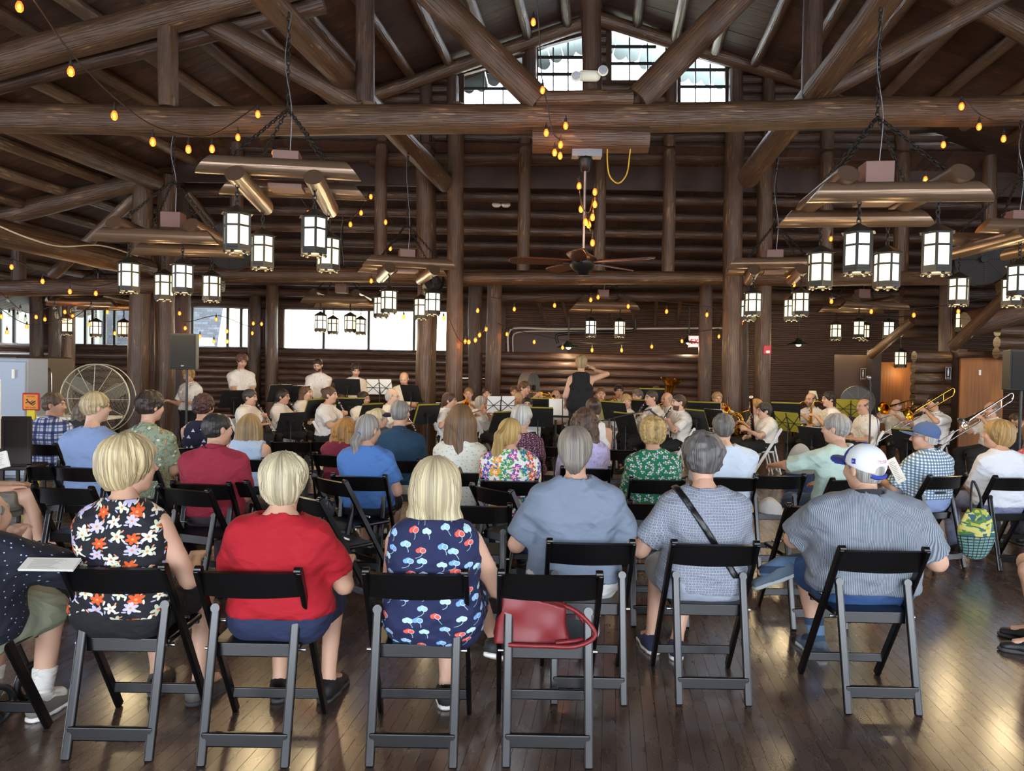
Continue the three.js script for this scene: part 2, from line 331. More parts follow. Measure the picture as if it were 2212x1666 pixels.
// ---------------------------------------------------------------- gable wall with the four windows
{
  const g = struct('wall_gable', 'dark log gable wall with four small-paned clerestory windows', 'wall');
  const wins = [[1003, 1128, 228, [[1003, 171], [1128, 128]]], [1163, 1259, 197, [[1163, 114], [1259, 82]]], [1321, 1437, 174, [[1321, 66], [1437, 108]]], [1470, 1566, 224, [[1470, 116], [1566, 150]]]];
  // rake logs along the roof line
  const rake = (a, b, w, d = D1) => logPart('rake_log', bay(...a, d), bay(...b, d), w / 2 / FOCAL * d * BAY, w / 2 / FOCAL * d * BAY, M.log, g, 14);
  rake([1272, 46], [560, 292], 30, D1 - .1); rake([1286, 40], [2150, 300], 30, D1 - .1);
  const roofY = (px) => px < 1280 ? 42 + (1280 - px) * .342 : 42 + (px - 1280) * .305;
  // wall logs: horizontal courses, cut where windows stand
  const bottom = 350, course = 21;
  const openings = wins.map(([x0, x1, b, t]) => [x0 - 12, x1 + 12, b + 6, (px) => mix(t[0][1], t[1][1], clamp((px - x0) / (x1 - x0))) - 12]);
  for (let y = bottom - course / 2; y > 22; y -= course) {
    let x0 = 1280 - Math.max(0, (y - 20) / .29), x1 = 1280 + Math.max(0, (y - 20) / .25);
    x0 = Math.max(x0, 500); x1 = Math.min(x1, 2330);
    let runs = [[x0, x1]];
    for (const [a, b, bot, top] of openings) {
      if (y > bot + course * .45) continue;
      const tl = Math.min(top(a), top(b)); if (y < tl - course * .4) continue;
      runs = runs.flatMap(([p, q]) => q <= a || p >= b ? [[p, q]] : [[p, a], [b, q]].filter(([m, n]) => n - m > 8));
    }
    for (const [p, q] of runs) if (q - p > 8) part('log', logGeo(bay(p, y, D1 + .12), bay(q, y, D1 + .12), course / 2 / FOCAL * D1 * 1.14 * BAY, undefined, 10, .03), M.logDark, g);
  }
  for (const [px, top, bot, w] of [[978, 165, 300, 24], [1147, 105, 230, 26], [1452, 100, 230, 24], [1588, 150, 290, 30], [920, 180, 345, 26], [1660, 165, 345, 26]]) logPart('stud_log', bay(px, bot, D1 - .02), bay(px, top, D1 - .02), w / 2 / FOCAL * Z1, w / 2 / FOCAL * Z1, M.logDark, g, 14);
  part('gap_stop_board', box(17.2, 1.0, .06, 1.8, 5.72, -Z1 - .42), M.board[0], g);  // unseen board added behind the wall logs so no sky shines through the seams
  const cols = [3, 3, 3, 3];
  wins.forEach(([x0, x1, b, t], n) => {
    const w = struct(`window_${n + 1}`, ['leftmost clerestory window in the gable, partly behind a strut', 'clerestory window left of the king post', 'clerestory window right of the king post', 'rightmost clerestory window in the gable'][n], 'window');
    const top = (px) => mix(t[0][1], t[1][1], (px - x0) / (x1 - x0)), dz = D1 + .06;
    const bars = (a, c, px) => bar(bay(a[0], a[1], dz), bay(c[0], c[1], dz), px / FOCAL * Z1, .06, .002);
    part('window_frame', [bars([x0 - 6, b + 5], [x0 - 6, top(x0) - 8], 12), bars([x1 + 6, b + 5], [x1 + 6, top(x1) - 8], 12), bars([x0 - 12, b + 4], [x1 + 12, b + 4], 10), bars([x0 - 12, top(x0) - 9], [x1 + 12, top(x1) - 9], 12)], M.logDark, w);
    const nx = cols[n], ny = Math.round((b - Math.min(top(x0), top(x1))) / 37);
    const mull = [];
    for (let i = 1; i < nx; i++) { const x = mix(x0, x1, i / nx); mull.push(bars([x, b], [x, top(x)], 2.4)); }
    for (let j = 1; j < ny; j++) { const y = b - j * 36.5; const xa = [x0, x1].map((x) => x); if (y < top(x0) && y < top(x1)) continue; let p = xa[0], q = xa[1]; if (y < top(x0)) p = x0 + (top(x0) - y) / (top(x0) - top(x1)) * (x1 - x0); if (y < top(x1)) q = x0 + (top(x0) - y) / (top(x0) - top(x1)) * (x1 - x0); mull.push(bars([p, y], [q, y], 2.4)); }
    part('muntin', mull, M.black, w);
    for (let i = 0; i < nx; i++) for (let j = 0; j < ny + 1; j++) {
      const a = mix(x0, x1, i / nx), c = mix(x0, x1, (i + 1) / nx), yb = b - j * 36.5, yt = (x) => Math.max(j >= ny ? -1e3 : b - (j + 1) * 36.5, top(x));
      if (yb <= Math.min(top(a), top(c)) + 1) continue;
      const q = [[a, yb], [c, yb], [c, Math.min(yb, yt(c))], [a, Math.min(yb, yt(a))]].map(([x, y]) => bay(x, y, dz));
      const geo = new THREE.BufferGeometry(); geo.setAttribute('position', new THREE.Float32BufferAttribute(q.flatMap((p) => p.toArray()), 3)); geo.setAttribute('uv', new THREE.Float32BufferAttribute([0, 0, 1, 0, 1, 1, 0, 1], 2)); geo.setIndex([0, 1, 2, 0, 2, 3]); geo.computeVertexNormals();
      part('pane', geo, glass, w);
    }
  });
  // round-ended shingles hanging from the roof overhang outside the windows
  const sh = struct('trim_1', 'grey rounded shingles hanging from the roof edge outside the clerestory windows', 'shingles');
  const sg = new THREE.ExtrudeGeometry((() => { const s = new THREE.Shape(); s.moveTo(-.13, .4); s.lineTo(-.13, 0); s.quadraticCurveTo(0, -.18, .13, 0); s.lineTo(.13, .4); return s; })(), { depth: .02, bevelEnabled: false });
  for (let px = 960; px < 1600; px += 27) { const o = part('shingle', sg, mat(0x6d7a76, .8), sh); o.position.copy(bay(px, roofY(px) + 62, D1 + .75)); o.rotation.z = px < 1280 ? .25 : -.25; o.position.y += (hash(px, 2) - .5) * .1; }
}

// ---------------------------------------------------------------- back wall with its window band
const backWall = struct('wall_back', 'dark brown log wall under the back windows', 'wall');
{
  const sill = bay(500, 752, D2).y, head = bay(500, 664, D2).y, pitch = .172;
  const wins = [[-30, 66], [160, 286], [383, 535], [613, 972]];
  for (let y = pitch / 2; y < sill - .06; y += pitch) part('log', logGeo(V(-15.5, y, -Z2), V(bX(1090, D2), y, -Z2), pitch / 2 * 1.08, undefined, 10, .03), hash(y * 100, 3) > .5 ? M.logVarnish : M.logDark, backWall);
  part('sill_log', logGeo(V(-15.5, sill - .06, -Z2 + .05), V(bX(1000, D2), sill - .06, -Z2 + .05), .095, undefined, 12, .02), M.logDark, backWall);
  part('head_log', logGeo(V(-15.5, head + .12, -Z2 + .05), V(bX(1000, D2), head + .12, -Z2 + .05), .15, undefined, 12), M.logDark, backWall);
  part('panel', box(17, 1.4, .1, -7, head + .85, -Z2 - .05), M.board[0], backWall);
  // wall pieces between the windows
  const edges = [-15.5 / Z2 * FOCAL + 1106, ...wins.flat(), 1090];
  for (let i = 0; i < edges.length; i += 2) if (edges[i + 1] - edges[i] > 4) part('panel', box(bX(edges[i + 1], D2) - bX(edges[i], D2), head - sill + .3, .1, (bX(edges[i], D2) + bX(edges[i + 1], D2)) / 2, (head + sill) / 2, -Z2), M.board[1], backWall);
  const mull = [[0, 30], [184, 200, 226, 247], [383 + 32, 491, 520], [698, 795, 893]];
  wins.forEach(([a, b], n) => {
    const w = struct(`window_${n + 5}`, ['back window at the far left edge behind string lights', 'back window above the round fan, showing a shingled roof outside', 'back window beside the loudspeaker', 'long bright back window behind the percussion players'][n], 'window');
    const m = [];
    for (const x of mull[n]) m.push(box(.065, head - sill, .06, bX(x, D2), (head + sill) / 2, -Z2));
    m.push(box(bX(b, D2) - bX(a, D2), .04, .05, (bX(a, D2) + bX(b, D2)) / 2, sill + .02, -Z2));
    part('muntin', m, M.black, w);
    const xs = [a, ...mull[n], b];
    for (let i = 0; i + 1 < xs.length; i++) part('pane', new THREE.PlaneGeometry(bX(xs[i + 1], D2) - bX(xs[i], D2), head - sill).translate((bX(xs[i], D2) + bX(xs[i + 1], D2)) / 2, (head + sill) / 2, -Z2), glass, w);
  });
  // conduit under the sill
  const c = solo('conduit', tube([V(-15, sill - .28, -Z2 + .13), V(-10, sill - .26, -Z2 + .13), V(-5, sill - .275, -Z2 + .13), V(bX(972, D2), sill - .29, -Z2 + .13)], .018, 30), M.greyMetal, 'thin pale conduit running below the back windows', 'conduit');
}
// the back wall's middle and right: corrugated siding and a log partition
{
  const w = struct('wall_back_right', 'brown corrugated wall behind the log partition', 'wall');
  const y1 = bay(1300, 600, D2).y, n = Math.round(y1 / .02), pos = [], uv = [], idx = [], x0 = bX(1085, D2), x1 = 18;
  for (let i = 0; i <= n; i++) { const y = i / n * y1, z = -Z2 + .035 * Math.cos(y / .104 * 6.283); pos.push(x0, y, z, x1, y, z); uv.push(0, y / 1.2, (x1 - x0) / 1.2, y / 1.2); if (i < n) idx.push(i * 2, i * 2 + 1, i * 2 + 2, i * 2 + 1, i * 2 + 3, i * 2 + 2); }
  const g = new THREE.BufferGeometry(); g.setAttribute('position', new THREE.Float32BufferAttribute(pos, 3)); g.setAttribute('uv', new THREE.Float32BufferAttribute(uv, 2)); g.setIndex(idx); g.computeVertexNormals();
  part('corrugated_panel', g, mat(0x5a4336, .55), w);
  part('panel', box(x1 - x0, y1, .1, (x0 + x1) / 2, y1 / 2, -Z2 - .14), M.black, w);
  part('panel', box(bX(1225, D2 - .1) - bX(1105, D2 - .1), .7, .03, bX(1165, D2 - .1), bay(1165, 735, D2 - .1).y, -Z2 + .13), mat(0x4c3a33, .6), w);
  const p = struct('wall_partition', 'low partition of stacked dark logs behind the conductor', 'wall');
  const d = 13, top = bay(1300, 768, d).y;
  for (let y = .09; y < top; y += .185) part('log', logGeo(V(bX(1082, d), y, -d * BAY), V(bX(1514, d), y, -d * BAY), .098, undefined, 12, .03), hash(y * 90, 1) > .5 ? M.logVarnish : M.logDark, p);
  for (let k = 0; k < 9; k++) { const px = 1185 + k * 46; logPart('rafter', bay(px, 712, D2 - .1), bay(px - 26 + k * 6, 640, D2 - 1.2), .046, .046, M.logPole, p, 8); }
  part('loft_log', logGeo(bay(1080, 642, 13.2), bay(1560, 640, 13.2), .13, .13, 14), M.logDark, p); part('loft_log', logGeo(bay(1080, 618, 13.6), bay(1560, 618, 13.6), .12, .12, 14), M.logDark, p);
  part('loft_log', logGeo(bay(1660, 640, 13.4), bay(2250, 636, 13.4), .155, .155, 14), M.logDark, p);
}
// ---------------------------------------------------------------- what stands outside the back windows
{
  const h = thing('neighbour_house', 'cream house wall outside the long back window', 'house');
  part('wall', box(16, 6.5, .2, -5, 3.25, -31), mat(0xf2ecc8, .8), h);
  for (let i = 0; i < 24; i++) part('siding_board', box(.61, 6.5, .03, -12.6 + i * .65, 3.25, -30.86), mat(0xf4efcf, .8), h);
  const k = thing('shed', 'grey shingled gable roof seen through the left back window', 'shed');
  const m = mat(0x353c44, .8, { map: dataTex(128, 128, (u, v) => { const r = Math.floor(v * 16), s = (u * 12 + (r % 2) * .5) % 1; const q = .55 + .4 * hash(Math.floor(u * 12 + (r % 2) * .5), r); return ((v * 16) % 1 < .12 || s < .06) ? q * .6 : q; }, true, 3, 3) });
  part('roof', new THREE.PlaneGeometry(9.1, 5.2).rotateX(-.35).translate(-16.1, 4.6, -29.8), m, k);
  part('gable_wall', box(6.5, 4.6, .2, -18.7, 2.3, -27.8), mat(0x55574f, .8), k);
  part('fascia', bar(V(-17.7, 5.6, -27.6), V(-12.9, 3.0, -27.6), .28, .08), mat(0x77777a, .7), k);
  const gnd = struct('ground', 'pale ground outside the hall', 'ground'); part('ground_surface', box(100, .1, 70, 0, -.3, -50), mat(0x8a8c80, .9), gnd);
}
// ---------------------------------------------------------------- lantern chandeliers
const glowGlass = mat(0xfff3d0, .6, { emissive: new THREE.Color(1.0, .92, .64), emissiveIntensity: .92 });
const glowGlassCool = mat(0xfafff0, .6, { emissive: new THREE.Color(.95, 1.0, .86), emissiveIntensity: 1.1 });
const glowBulb = mat(0xffffff, .5, { emissive: new THREE.Color(1, .95, .8), emissiveIntensity: 9 });
const fauxLog = mat(0x7b6450, .3, { metalness: .55, bumpMap: woodBump, bumpScale: .002 });
const LANT = {};
{
  const R = .088, Hh = .255, N = 6, fr = [], up = [];
  const corner = (i, r, y) => V(Math.cos(i / N * 6.28318 + .26) * r, y, Math.sin(i / N * 6.28318 + .26) * r);
  for (let i = 0; i < N; i++) {
    fr.push(bar(corner(i, R, -.06), corner(i, R, -.06 - Hh), .016, .012, .002));
    for (const y of [-.066, -.145, -.285, -.308]) fr.push(bar(corner(i, R, y), corner(i + 1, R, y), .012, y < -.28 ? .024 : .014, .002));
    const a = corner(i, R, 0), b = corner(i + 1, R, 0), m = a.clone().add(b).multiplyScalar(.5);
    fr.push(new THREE.SphereGeometry(.014, 6, 4).translate(m.x, -.326, m.z));   // scalloped lower rim
  }
  LANT.frame = merge([...fr, new THREE.CylinderGeometry(.012, .114, .062, N, 1).rotateY(1.57 - .26).translate(0, -.032, 0), new THREE.TorusGeometry(.016, .004, 5, 10).translate(0, .012, 0), cyl(R, R, .006, 0, -.318, 0, N).rotateY(1.57 - .26)]);
  const a = corner(0, R * .97, 0), b = corner(1, R * .97, 0), w = a.distanceTo(b) - .014, mid = a.clone().add(b).multiplyScalar(.5), turn = -Math.atan2(mid.z, mid.x) + Math.PI / 2;
  LANT.pane = (h, y) => box(w, h, .003).rotateY(turn).translate(mid.x, y, mid.z);
  LANT.upper = LANT.pane(.066, -.106); LANT.lower = LANT.pane(.126, -.214);
  LANT.bulb = new THREE.SphereGeometry(.03, 10, 8);
  const ring = new THREE.TorusGeometry(.017, .0055, 5, 10); ring.scale(.72, 1.15, 1);
  LANT.chain = (L) => { const g = [], n = Math.max(2, Math.round(L / .032)); for (let i = 0; i < n; i++) g.push(ring.clone().rotateY(i % 2 ? 1.57 : 0).translate(0, (i + .5) * L / n - L / 2, 0)); return merge(g); };
}
function lantern(pos, parent, cool, detail = 1, power = 1) {
  const l = part('lantern', LANT.frame, M.lanternMetal ??= mat(0x2f2c27, .5, { metalness: .4 }), parent);
  l.position.copy(pos); l.rotation.y = hash(pos.x * 50, pos.z * 50) * 1.05;
  for (let i = 0; i < 6; i++) { const q = i / 6 * Math.PI * 2; for (const g of [LANT.upper, LANT.lower]) part('pane', g, cool ? glowGlassCool : glowGlass, l).rotation.y = -q; }
  return l;
}
function lampLight(p, power, color = 0xffe2ad, soft = 4) { const l = new THREE.PointLight(color, power); l.position.copy(p); l.shadow.radius = soft; l.castShadow = true; scene.add(l); }
const bevelLog = (L, r) => {   // a log of sheet metal with slanting ends
  const g = new THREE.CylinderGeometry(r, r, L, 16, 1).rotateZ(Math.PI / 2), p = g.attributes.position;
  for (let i = 0; i < p.count; i++) { const x = p.getX(i), y = p.getY(i); p.setX(i, x - Math.sign(x) * (y + r) * .85); }
  g.computeVertexNormals(); return g;
};
function chandelier(label, px, py, d, lower, hang, lamps, turn = 0, power = .8) {
  const c = bay(px, py, d), t = thing('lantern_chandelier', label, 'chandelier', c, 0, 'log chandeliers with hanging lanterns');
  t.rotation.y = turn; t.scale.setScalar(BAY);
  const lx = lower === 'x', len = 1.14, r = .066, g = bevelLog(len, r), sx = lx ? .25 : .30, sz = lx ? .42 : .32;
  // crossed logs: the pair along x, the pair along z
  for (const s of [-1, 1]) { const m = part('crossbar', g, fauxLog, t); m.position.set(0, lx ? 0 : .1, s * sz); }
  for (const s of [-1, 1]) { const m = part('crossbar', g, fauxLog, t); m.rotation.y = Math.PI / 2; m.position.set(s * (lx ? .34 : .26), lx ? .1 : 0, 0); }
  part('junction_box', rbox(.19, .15, .17, .006, 0, .22, 0), M.boxBrown ??= mat(0x7a5a50, .5), t);
  part('base_plate', box(.24, .03, .2, 0, .03, 0), M.boxBrown, t);
  const apex = V(0, .62, 0);
  const chain = (a, b) => { const m = part('chain', LANT.chain(a.distanceTo(b)), M.darkMetal, t); const q = new THREE.Quaternion().setFromUnitVectors(UP, b.clone().sub(a).normalize()); m.quaternion.copy(q); m.position.copy(a.clone().add(b).multiplyScalar(.5)); };
  for (const [sx2, sz2] of [[-1, -1], [1, -1], [-1, 1], [1, 1]]) chain(V(sx2 * .34, .16, sz2 * .3), apex);
  if (hang) { chain(apex, V(0, .62 + hang, 0)); part('cable', tube([V(.02, .3, 0), V(.03, .62, .02), V(-.02, .62 + hang * .5, .02), V(.02, .62 + hang, 0)], .0035, 20), M.greyMetal, t); }
  const spots = lx ? [[-.24, .42], [.24, .42], [-.24, -.42], [.24, -.42]] : [[-.26, .43], [.26, .43], [-.26, -.43], [.26, -.43]];
  spots.forEach(([x, z], i) => {
    if (lamps && !lamps.includes(i)) return;
    const drop = .15; chain(V(x, -.05, z), V(x, -drop - .05, z));
    lantern(V(x, -drop - .05, z), t, (i + Math.round(px)) % 3 === 0);
    const w = V(x, -.62, z).multiplyScalar(BAY).applyAxisAngle(UP, t.rotation.y).add(c); lampLight(w, 1.1 * power * BAY * BAY, undefined, 5);
  });
}
chandelier('near left log chandelier with four lit lanterns over the audience', 620, 416, 5.6, 'z', .72, null, .13);
chandelier('near right log chandelier with four lit lanterns', 1890, 446, 5.2, 'x', .75, null, -.12);
chandelier('log chandelier with four lanterns at the left corner post', 374, 526, 7.3, 'x', .55, null, .08);
chandelier('log chandelier left of the centre posts above the band', 878, 592, 9.2, 'z', 1.3, null, .28);
chandelier('log chandelier right of centre beside the fire alarm post', 1672, 594, 9.0, 'z', .8, null, -.25);
chandelier('log chandelier cut off by the right picture edge', 2196, 528, 6.8, 'z', .5);
chandelier('distant log chandelier before the long back window', 738, 652, 12.4, 'x', .95);
chandelier('distant log chandelier hung behind the ceiling fan', 1302, 664, 12.7, 'x', .25, [0, 1]);
chandelier('distant log chandelier before the right exit sign', 1862, 664, 12.3, 'x', .5);
chandelier('distant log chandelier before the window over the round fan', 208, 658, 12.4, 'x', .3, [0, 2, 3]);
function singleLantern(label, px, py, d) { const t = thing('hanging_lantern', label, 'lantern', bay(px, py, d)); t.scale.setScalar(BAY); const b = lantern(V(0, 0, 0), t, false); t.remove(b); part('hook_rod', rod(V(0, 0, 0), V(0, .3, 0), .006), M.darkMetal, t); t.add(b); lampLight(bay(px, py, d).add(V(0, -.55, .15)), .5); }
singleLantern('small lit lantern hanging at the right before the dark post', 2079, 668, 11.2);
singleLantern('small lit lantern over the left restroom door', 1946, 752, 12.4);

// ---------------------------------------------------------------- amber string lights
const amber = phys(0xffa63c, .12, { emissive: new THREE.Color(1, .45, .1), emissiveIntensity: .75, transmission: .6, thickness: 0 });
const filament = mat(0xffffff, .3, { emissive: new THREE.Color(1, .72, .36), emissiveIntensity: 16 });
const clearGlass = phys(0xeef2e6, .05, { transmission: .85, thickness: 0 });
const bulbGeo = lathe([[.001, -.098], [.012, -.096], [.021, -.084], [.0235, -.068], [.02, -.05], [.013, -.036], [.012, -.03]], 12);
const socketGeo = merge([cyl(.014, .012, .034, 0, -.016, 0, 8), cyl(.006, .004, .03, 0, .014, 0, 6)]);
const filGeo = new THREE.SphereGeometry(.0115, 8, 6).scale(1, 1.6, 1).translate(0, -.066, 0);
function stringLight(label, cordPts, bulbs, off) {
  const t = thing('string_light', label, 'string light', undefined, 0, 'strings of amber bulbs');
  if (cordPts) part('cord', tube(cordPts.map((p) => bay(...p)), .0075, cordPts.length * 8, 5), M.black, t);
  bulbs.forEach(([px, py, d]) => {
    const p = bay(px, py, d); p.y += .066 * BAY;
    const s = part('socket', socketGeo, M.black, t); s.position.copy(p); s.scale.setScalar(BAY);
    const b = part('bulb', bulbGeo, off ? clearGlass : amber, s); if (!off) { part('filament', filGeo, filament, s); lampLight(p.clone().add(V(0, -.155, 0)), .12, 0xff9a3c, 1.5); }
  });
}
const B = (list, d0, d1) => list.map(([x, y], i) => [x, y, mix(d0, d1 ?? d0, list.length > 1 ? i / (list.length - 1) : 0)]);
stringLight('string of amber bulbs swagging across the tie beam at the left', [[60, -20, 4.4], [150, 110, 5.0], [250, 213, 5.6], [335, 273, 6.1], [420, 294, 6.5], [466, 288, 6.8], [556, 228, 7.05]], B([[42, 15], [153, 155], [247, 250], [330, 307], [407, 323], [458, 322], [557, 247], [514, 297]], 4.6, 7.0));
stringLight('tangle of amber bulbs hanging down the middle of the tie beam', [[1158, -20, 6.6], [1164, 60, 6.7], [1172, 180, 6.8], [1182, 225, 6.9], [1196, 290, 6.95], [1211, 305, 7], [1198, 322, 7.0]], B([[1152, 48], [1172, 195], [1180, 287], [1222, 272], [1211, 313], [1198, 330], [1210, 337]], 6.6, 7.0));
stringLight('amber bulbs wound round the ceiling fan rod', [[1248, 385, 7.0], [1252, 410, 7], [1256, 445, 7.0], [1270, 460, 7], [1284, 420, 7.1], [1285, 440, 7.1], [1272, 480, 7.1], [1282, 515, 7.2]], B([[1251, 402], [1285, 415], [1255, 452], [1285, 442], [1280, 470], [1265, 480], [1272, 486], [1280, 525]], 7.0, 7.15));
stringLight('string of amber bulbs along the tie beam at the right', [[2078, 212, 6.6], [2118, 248, 6.6], [2170, 265, 6.7], [2230, 262, 6.7]], B([[2077, 230], [2115, 274], [2168, 300], [2038, 313], [1999, 388]], 6.6, 7.6));
stringLight('amber bulbs in front of the dark wall above the left lanterns', [[590, 320, 8.5], [666, 450, 9], [700, 470, 9], [757, 472, 9.3], [780, 446, 9.5], [802, 410, 9.8]], B([[591, 330], [666, 461], [700, 489], [757, 485], [780, 460], [801, 425], [833, 480], [843, 537], [802, 607]], 8.5, 10.4));
stringLight('string of amber bulbs hanging below the left header log', [[-10, 560, 9.4], [25, 560, 9.4], [92, 592, 9.5], [151, 612, 9.6], [207, 618, 9.8], [262, 608, 10]], B([[25, 577], [92, 608], [151, 630], [207, 634], [262, 625]], 9.4, 10));
stringLight('amber bulbs strung before the far left windows', [[-10, 660, 11], [58, 700, 11.2], [115, 695, 11.4], [160, 675, 11.6], [232, 665, 11.8]], B([[3, 684], [15, 718], [58, 706], [78, 685], [97, 690], [140, 674], [157, 683], [232, 674], [193, 701], [248, 720]], 11, 12.5));
stringLight('clear unlit bulbs hanging in loops at the far left', [[0, 632, 10.6], [60, 676, 10.8], [118, 662, 11], [134, 690, 11.2], [152, 690, 11.4], [198, 660, 11.6]], B([[17, 650], [44, 671], [20, 680], [38, 684], [55, 690], [100, 648], [118, 664], [121, 678], [123, 684], [137, 692], [155, 670], [197, 663]], 10.6, 11.6), true);
stringLight('amber bulbs round the loudspeaker window and its posts', [[388, 660, 11.6], [400, 695, 12], [470, 682, 12.3], [545, 705, 12.6], [568, 690, 12.6]], B([[388, 677], [400, 709], [467, 690], [432, 727], [462, 738], [491, 738], [490, 716], [547, 699], [565, 700], [545, 720]], 11.6, 13));
stringLight('amber bulbs hanging on the centre log posts', [[958, 660, 10.4], [1000, 740, 10.6], [1030, 730, 10.6], [1052, 705, 10.6]], B([[872, 685], [958, 688], [1013, 739], [1027, 735], [1036, 724], [1050, 711], [1032, 671], [1005, 738]], 10.4, 10.7));
stringLight('row of amber bulbs under the centre header log', [[1060, 642, 10.8], [1111, 648, 10.8], [1198, 642, 10.9], [1357, 644, 10.9], [1440, 652, 10.9], [1527, 662, 10.9], [1590, 680, 10.9]], B([[1111, 668], [1198, 660], [1276, 648], [1292, 642], [1357, 662], [1440, 673], [1527, 680], [1601, 699]], 10.8, 10.9));
stringLight('low swag of amber bulbs before the log partition', [[1060, 690, 12.2], [1095, 707, 12.2], [1154, 722, 12.3], [1279, 742, 12.4], [1408, 734, 12.4], [1473, 722, 12.3], [1553, 710, 12.2]], B([[1095, 722], [1154, 739], [1215, 751], [1279, 757], [1343, 757], [1408, 749], [1473, 737], [1553, 727]], 12.2, 12.4));
stringLight('string of amber bulbs across the right background', [[1700, 590, 9.8], [1715, 600, 9.8], [1796, 634, 10.2], [1882, 658, 10.4], [1974, 666, 10.5], [2070, 656, 10.5], [2163, 636, 10.3]], B([[1715, 615], [1796, 651], [1882, 673], [1974, 681], [2070, 673], [2163, 653]], 9.8, 10.4));
stringLight('single pair of amber bulbs left of the right lanterns', null, B([[1795, 516], [1683, 586]], 9.5, 10));

// ---------------------------------------------------------------- ceiling fan
{
  const top = bay(1262, 326, DT), hub = bay(1260, 566, DT), t = thing('ceiling_fan', 'five-bladed wooden ceiling fan on a long rod', 'ceiling fan', hub); t.scale.setScalar(BAY);
  const h = (top.y - hub.y) / BAY;
  part('mount_bracket', box(.29, .07, .12, .01, h - .03, 0), M.greyMetal, t);
  part('canopy', lathe([[.001, h - .2], [.04, h - .2], [.055, h - .15], [.075, h - .09], [.06, h - .06], [.001, h - .06]], 18), M.darkMetal, t);
  part('down_rod', cyl(.014, .014, h - .12, 0, (h - .12) / 2 + .03, 0), M.greyMetal, t);
  part('motor', lathe([[.001, -.13], [.05, -.13], [.06, -.1], [.1, -.08], [.135, -.03], [.14, .02], [.1, .06], [.045, .09], [.02, .13], [.001, .13]], 24), M.darkMetal, t);
  const bl = new THREE.Shape(); bl.moveTo(.13, -.045); bl.quadraticCurveTo(.4, -.085, .66, -.075); bl.quadraticCurveTo(.73, -.06, .73, 0); bl.quadraticCurveTo(.73, .06, .66, .075); bl.quadraticCurveTo(.4, .085, .13, .045);
  const bg = new THREE.ExtrudeGeometry(bl, { depth: .009, bevelEnabled: true, bevelSize: .003, bevelThickness: .003, bevelSegments: 1 }).rotateX(-Math.PI / 2).rotateX(.24);
  const bm = mat(0xa8622e, .35, { map: woodMapGrey });
  for (let i = 0; i < 5; i++) { const b = part('blade', bg, bm, t); b.rotation.y = -(30 + 72 * i) * Math.PI / 180; b.position.y = -.01; part('blade_arm', bar(V(.08, 0, 0), V(.2, .005, 0), .012, .05), M.darkMetal, b); }
}
// ---------------------------------------------------------------- folding chairs
const resinBlack = mat(0x070708, .3), resinWhite = mat(0xdfe2e4, .42);
const CH = {};
{
  const slat = (() => {   // back rest: bowed in plan, arched top
    const n = 14, pos = [], idx = [], uv = [];
    for (let i = 0; i <= n; i++) { const t = i / n * 2 - 1, x = t * .2, z = .035 * (1 - t * t), top = .055 + .018 * (1 - t * t), bot = -.055 + .010 * (1 - t * t); for (const [y, q] of [[bot, 0], [top, 0], [top, .018], [bot, .018]]) { pos.push(x, y, z + q - .02); uv.push(x, y); } }
    for (let i = 0; i < n; i++) for (let k = 0; k < 4; k++) { const a = i * 4 + k, b = i * 4 + (k + 1) % 4; idx.push(a, a + 4, b, b, a + 4, b + 4); }
    idx.push(0, 1, 2, 0, 2, 3, n * 4, n * 4 + 2, n * 4 + 1, n * 4, n * 4 + 3, n * 4 + 2);
    const g = new THREE.BufferGeometry(); g.setAttribute('position', new THREE.Float32BufferAttribute(pos, 3)); g.setAttribute('uv', new THREE.Float32BufferAttribute(uv, 2)); g.setIndex(idx);
    const q = g.toNonIndexed(); q.computeVertexNormals(); return q;
  })();
  CH.slat = slat.rotateX(.3);
  CH.rail = (s) => merge([bar(V(s * .212, .0, -.24), V(s * .212, .81, .222), .024, .045, .008), cyl(.017, .017, .028, 0, 0, 0, 12).rotateZ(Math.PI / 2).translate(s * .205, .805, .218)]);
  CH.leg = (s) => merge([bar(V(s * .172, .0, .262), V(s * .172, .61, .118), .04, .026, .01), cyl(.02, .02, .026, 0, 0, 0, 12).rotateX(Math.PI / 2).rotateX(-.23).translate(s * .172, .612, .1175)]);
  CH.railL = CH.rail(-1); CH.railR = CH.rail(1); CH.legL = CH.leg(-1); CH.legR = CH.leg(1);
  CH.low = bar(V(-.18, .105, .237), V(.18, .105, .237), .024, .062, .008).toNonIndexed();
  CH.seat = merge([rbox(.385, .03, .34, .012, 0, .452, -.05), rbox(.335, .062, .022, .006, 0, .437, .118), rbox(.36, .03, .02, .006, 0, .432, -.21)]);
  CH.front = bar(V(-.205, .12, -.172), V(.205, .12, -.172), .016, .05, .006);
  CH.bolts = merge([-1, 1].flatMap((s) => [cyl(.007, .007, .06, 0, 0, 0, 8).rotateZ(1.5708).translate(s * .195, .52, .005), cyl(.008, .008, .03, 0, 0, 0, 8).rotateZ(1.5708).translate(s * .2, .44, .12)]));
}
function makeChair(material, label, group) {
  const t = thing('folding_chair', label, 'chair', undefined, 0, group);
  const b = part('backrest', CH.slat, material, t); b.position.set(0, .735, .19);
  part('side_rail', CH.railL, material, t); part('side_rail', CH.railR, material, t);
  part('rear_leg', CH.legL, material, t); part('rear_leg', CH.legR, material, t);
  part('rear_stretcher', CH.low, material, t); part('front_stretcher', CH.front, material, t);
  part('seat', CH.seat, material, t); part('bolt', CH.bolts, M.steel, t);
  return t;
}
let chairProto = {};
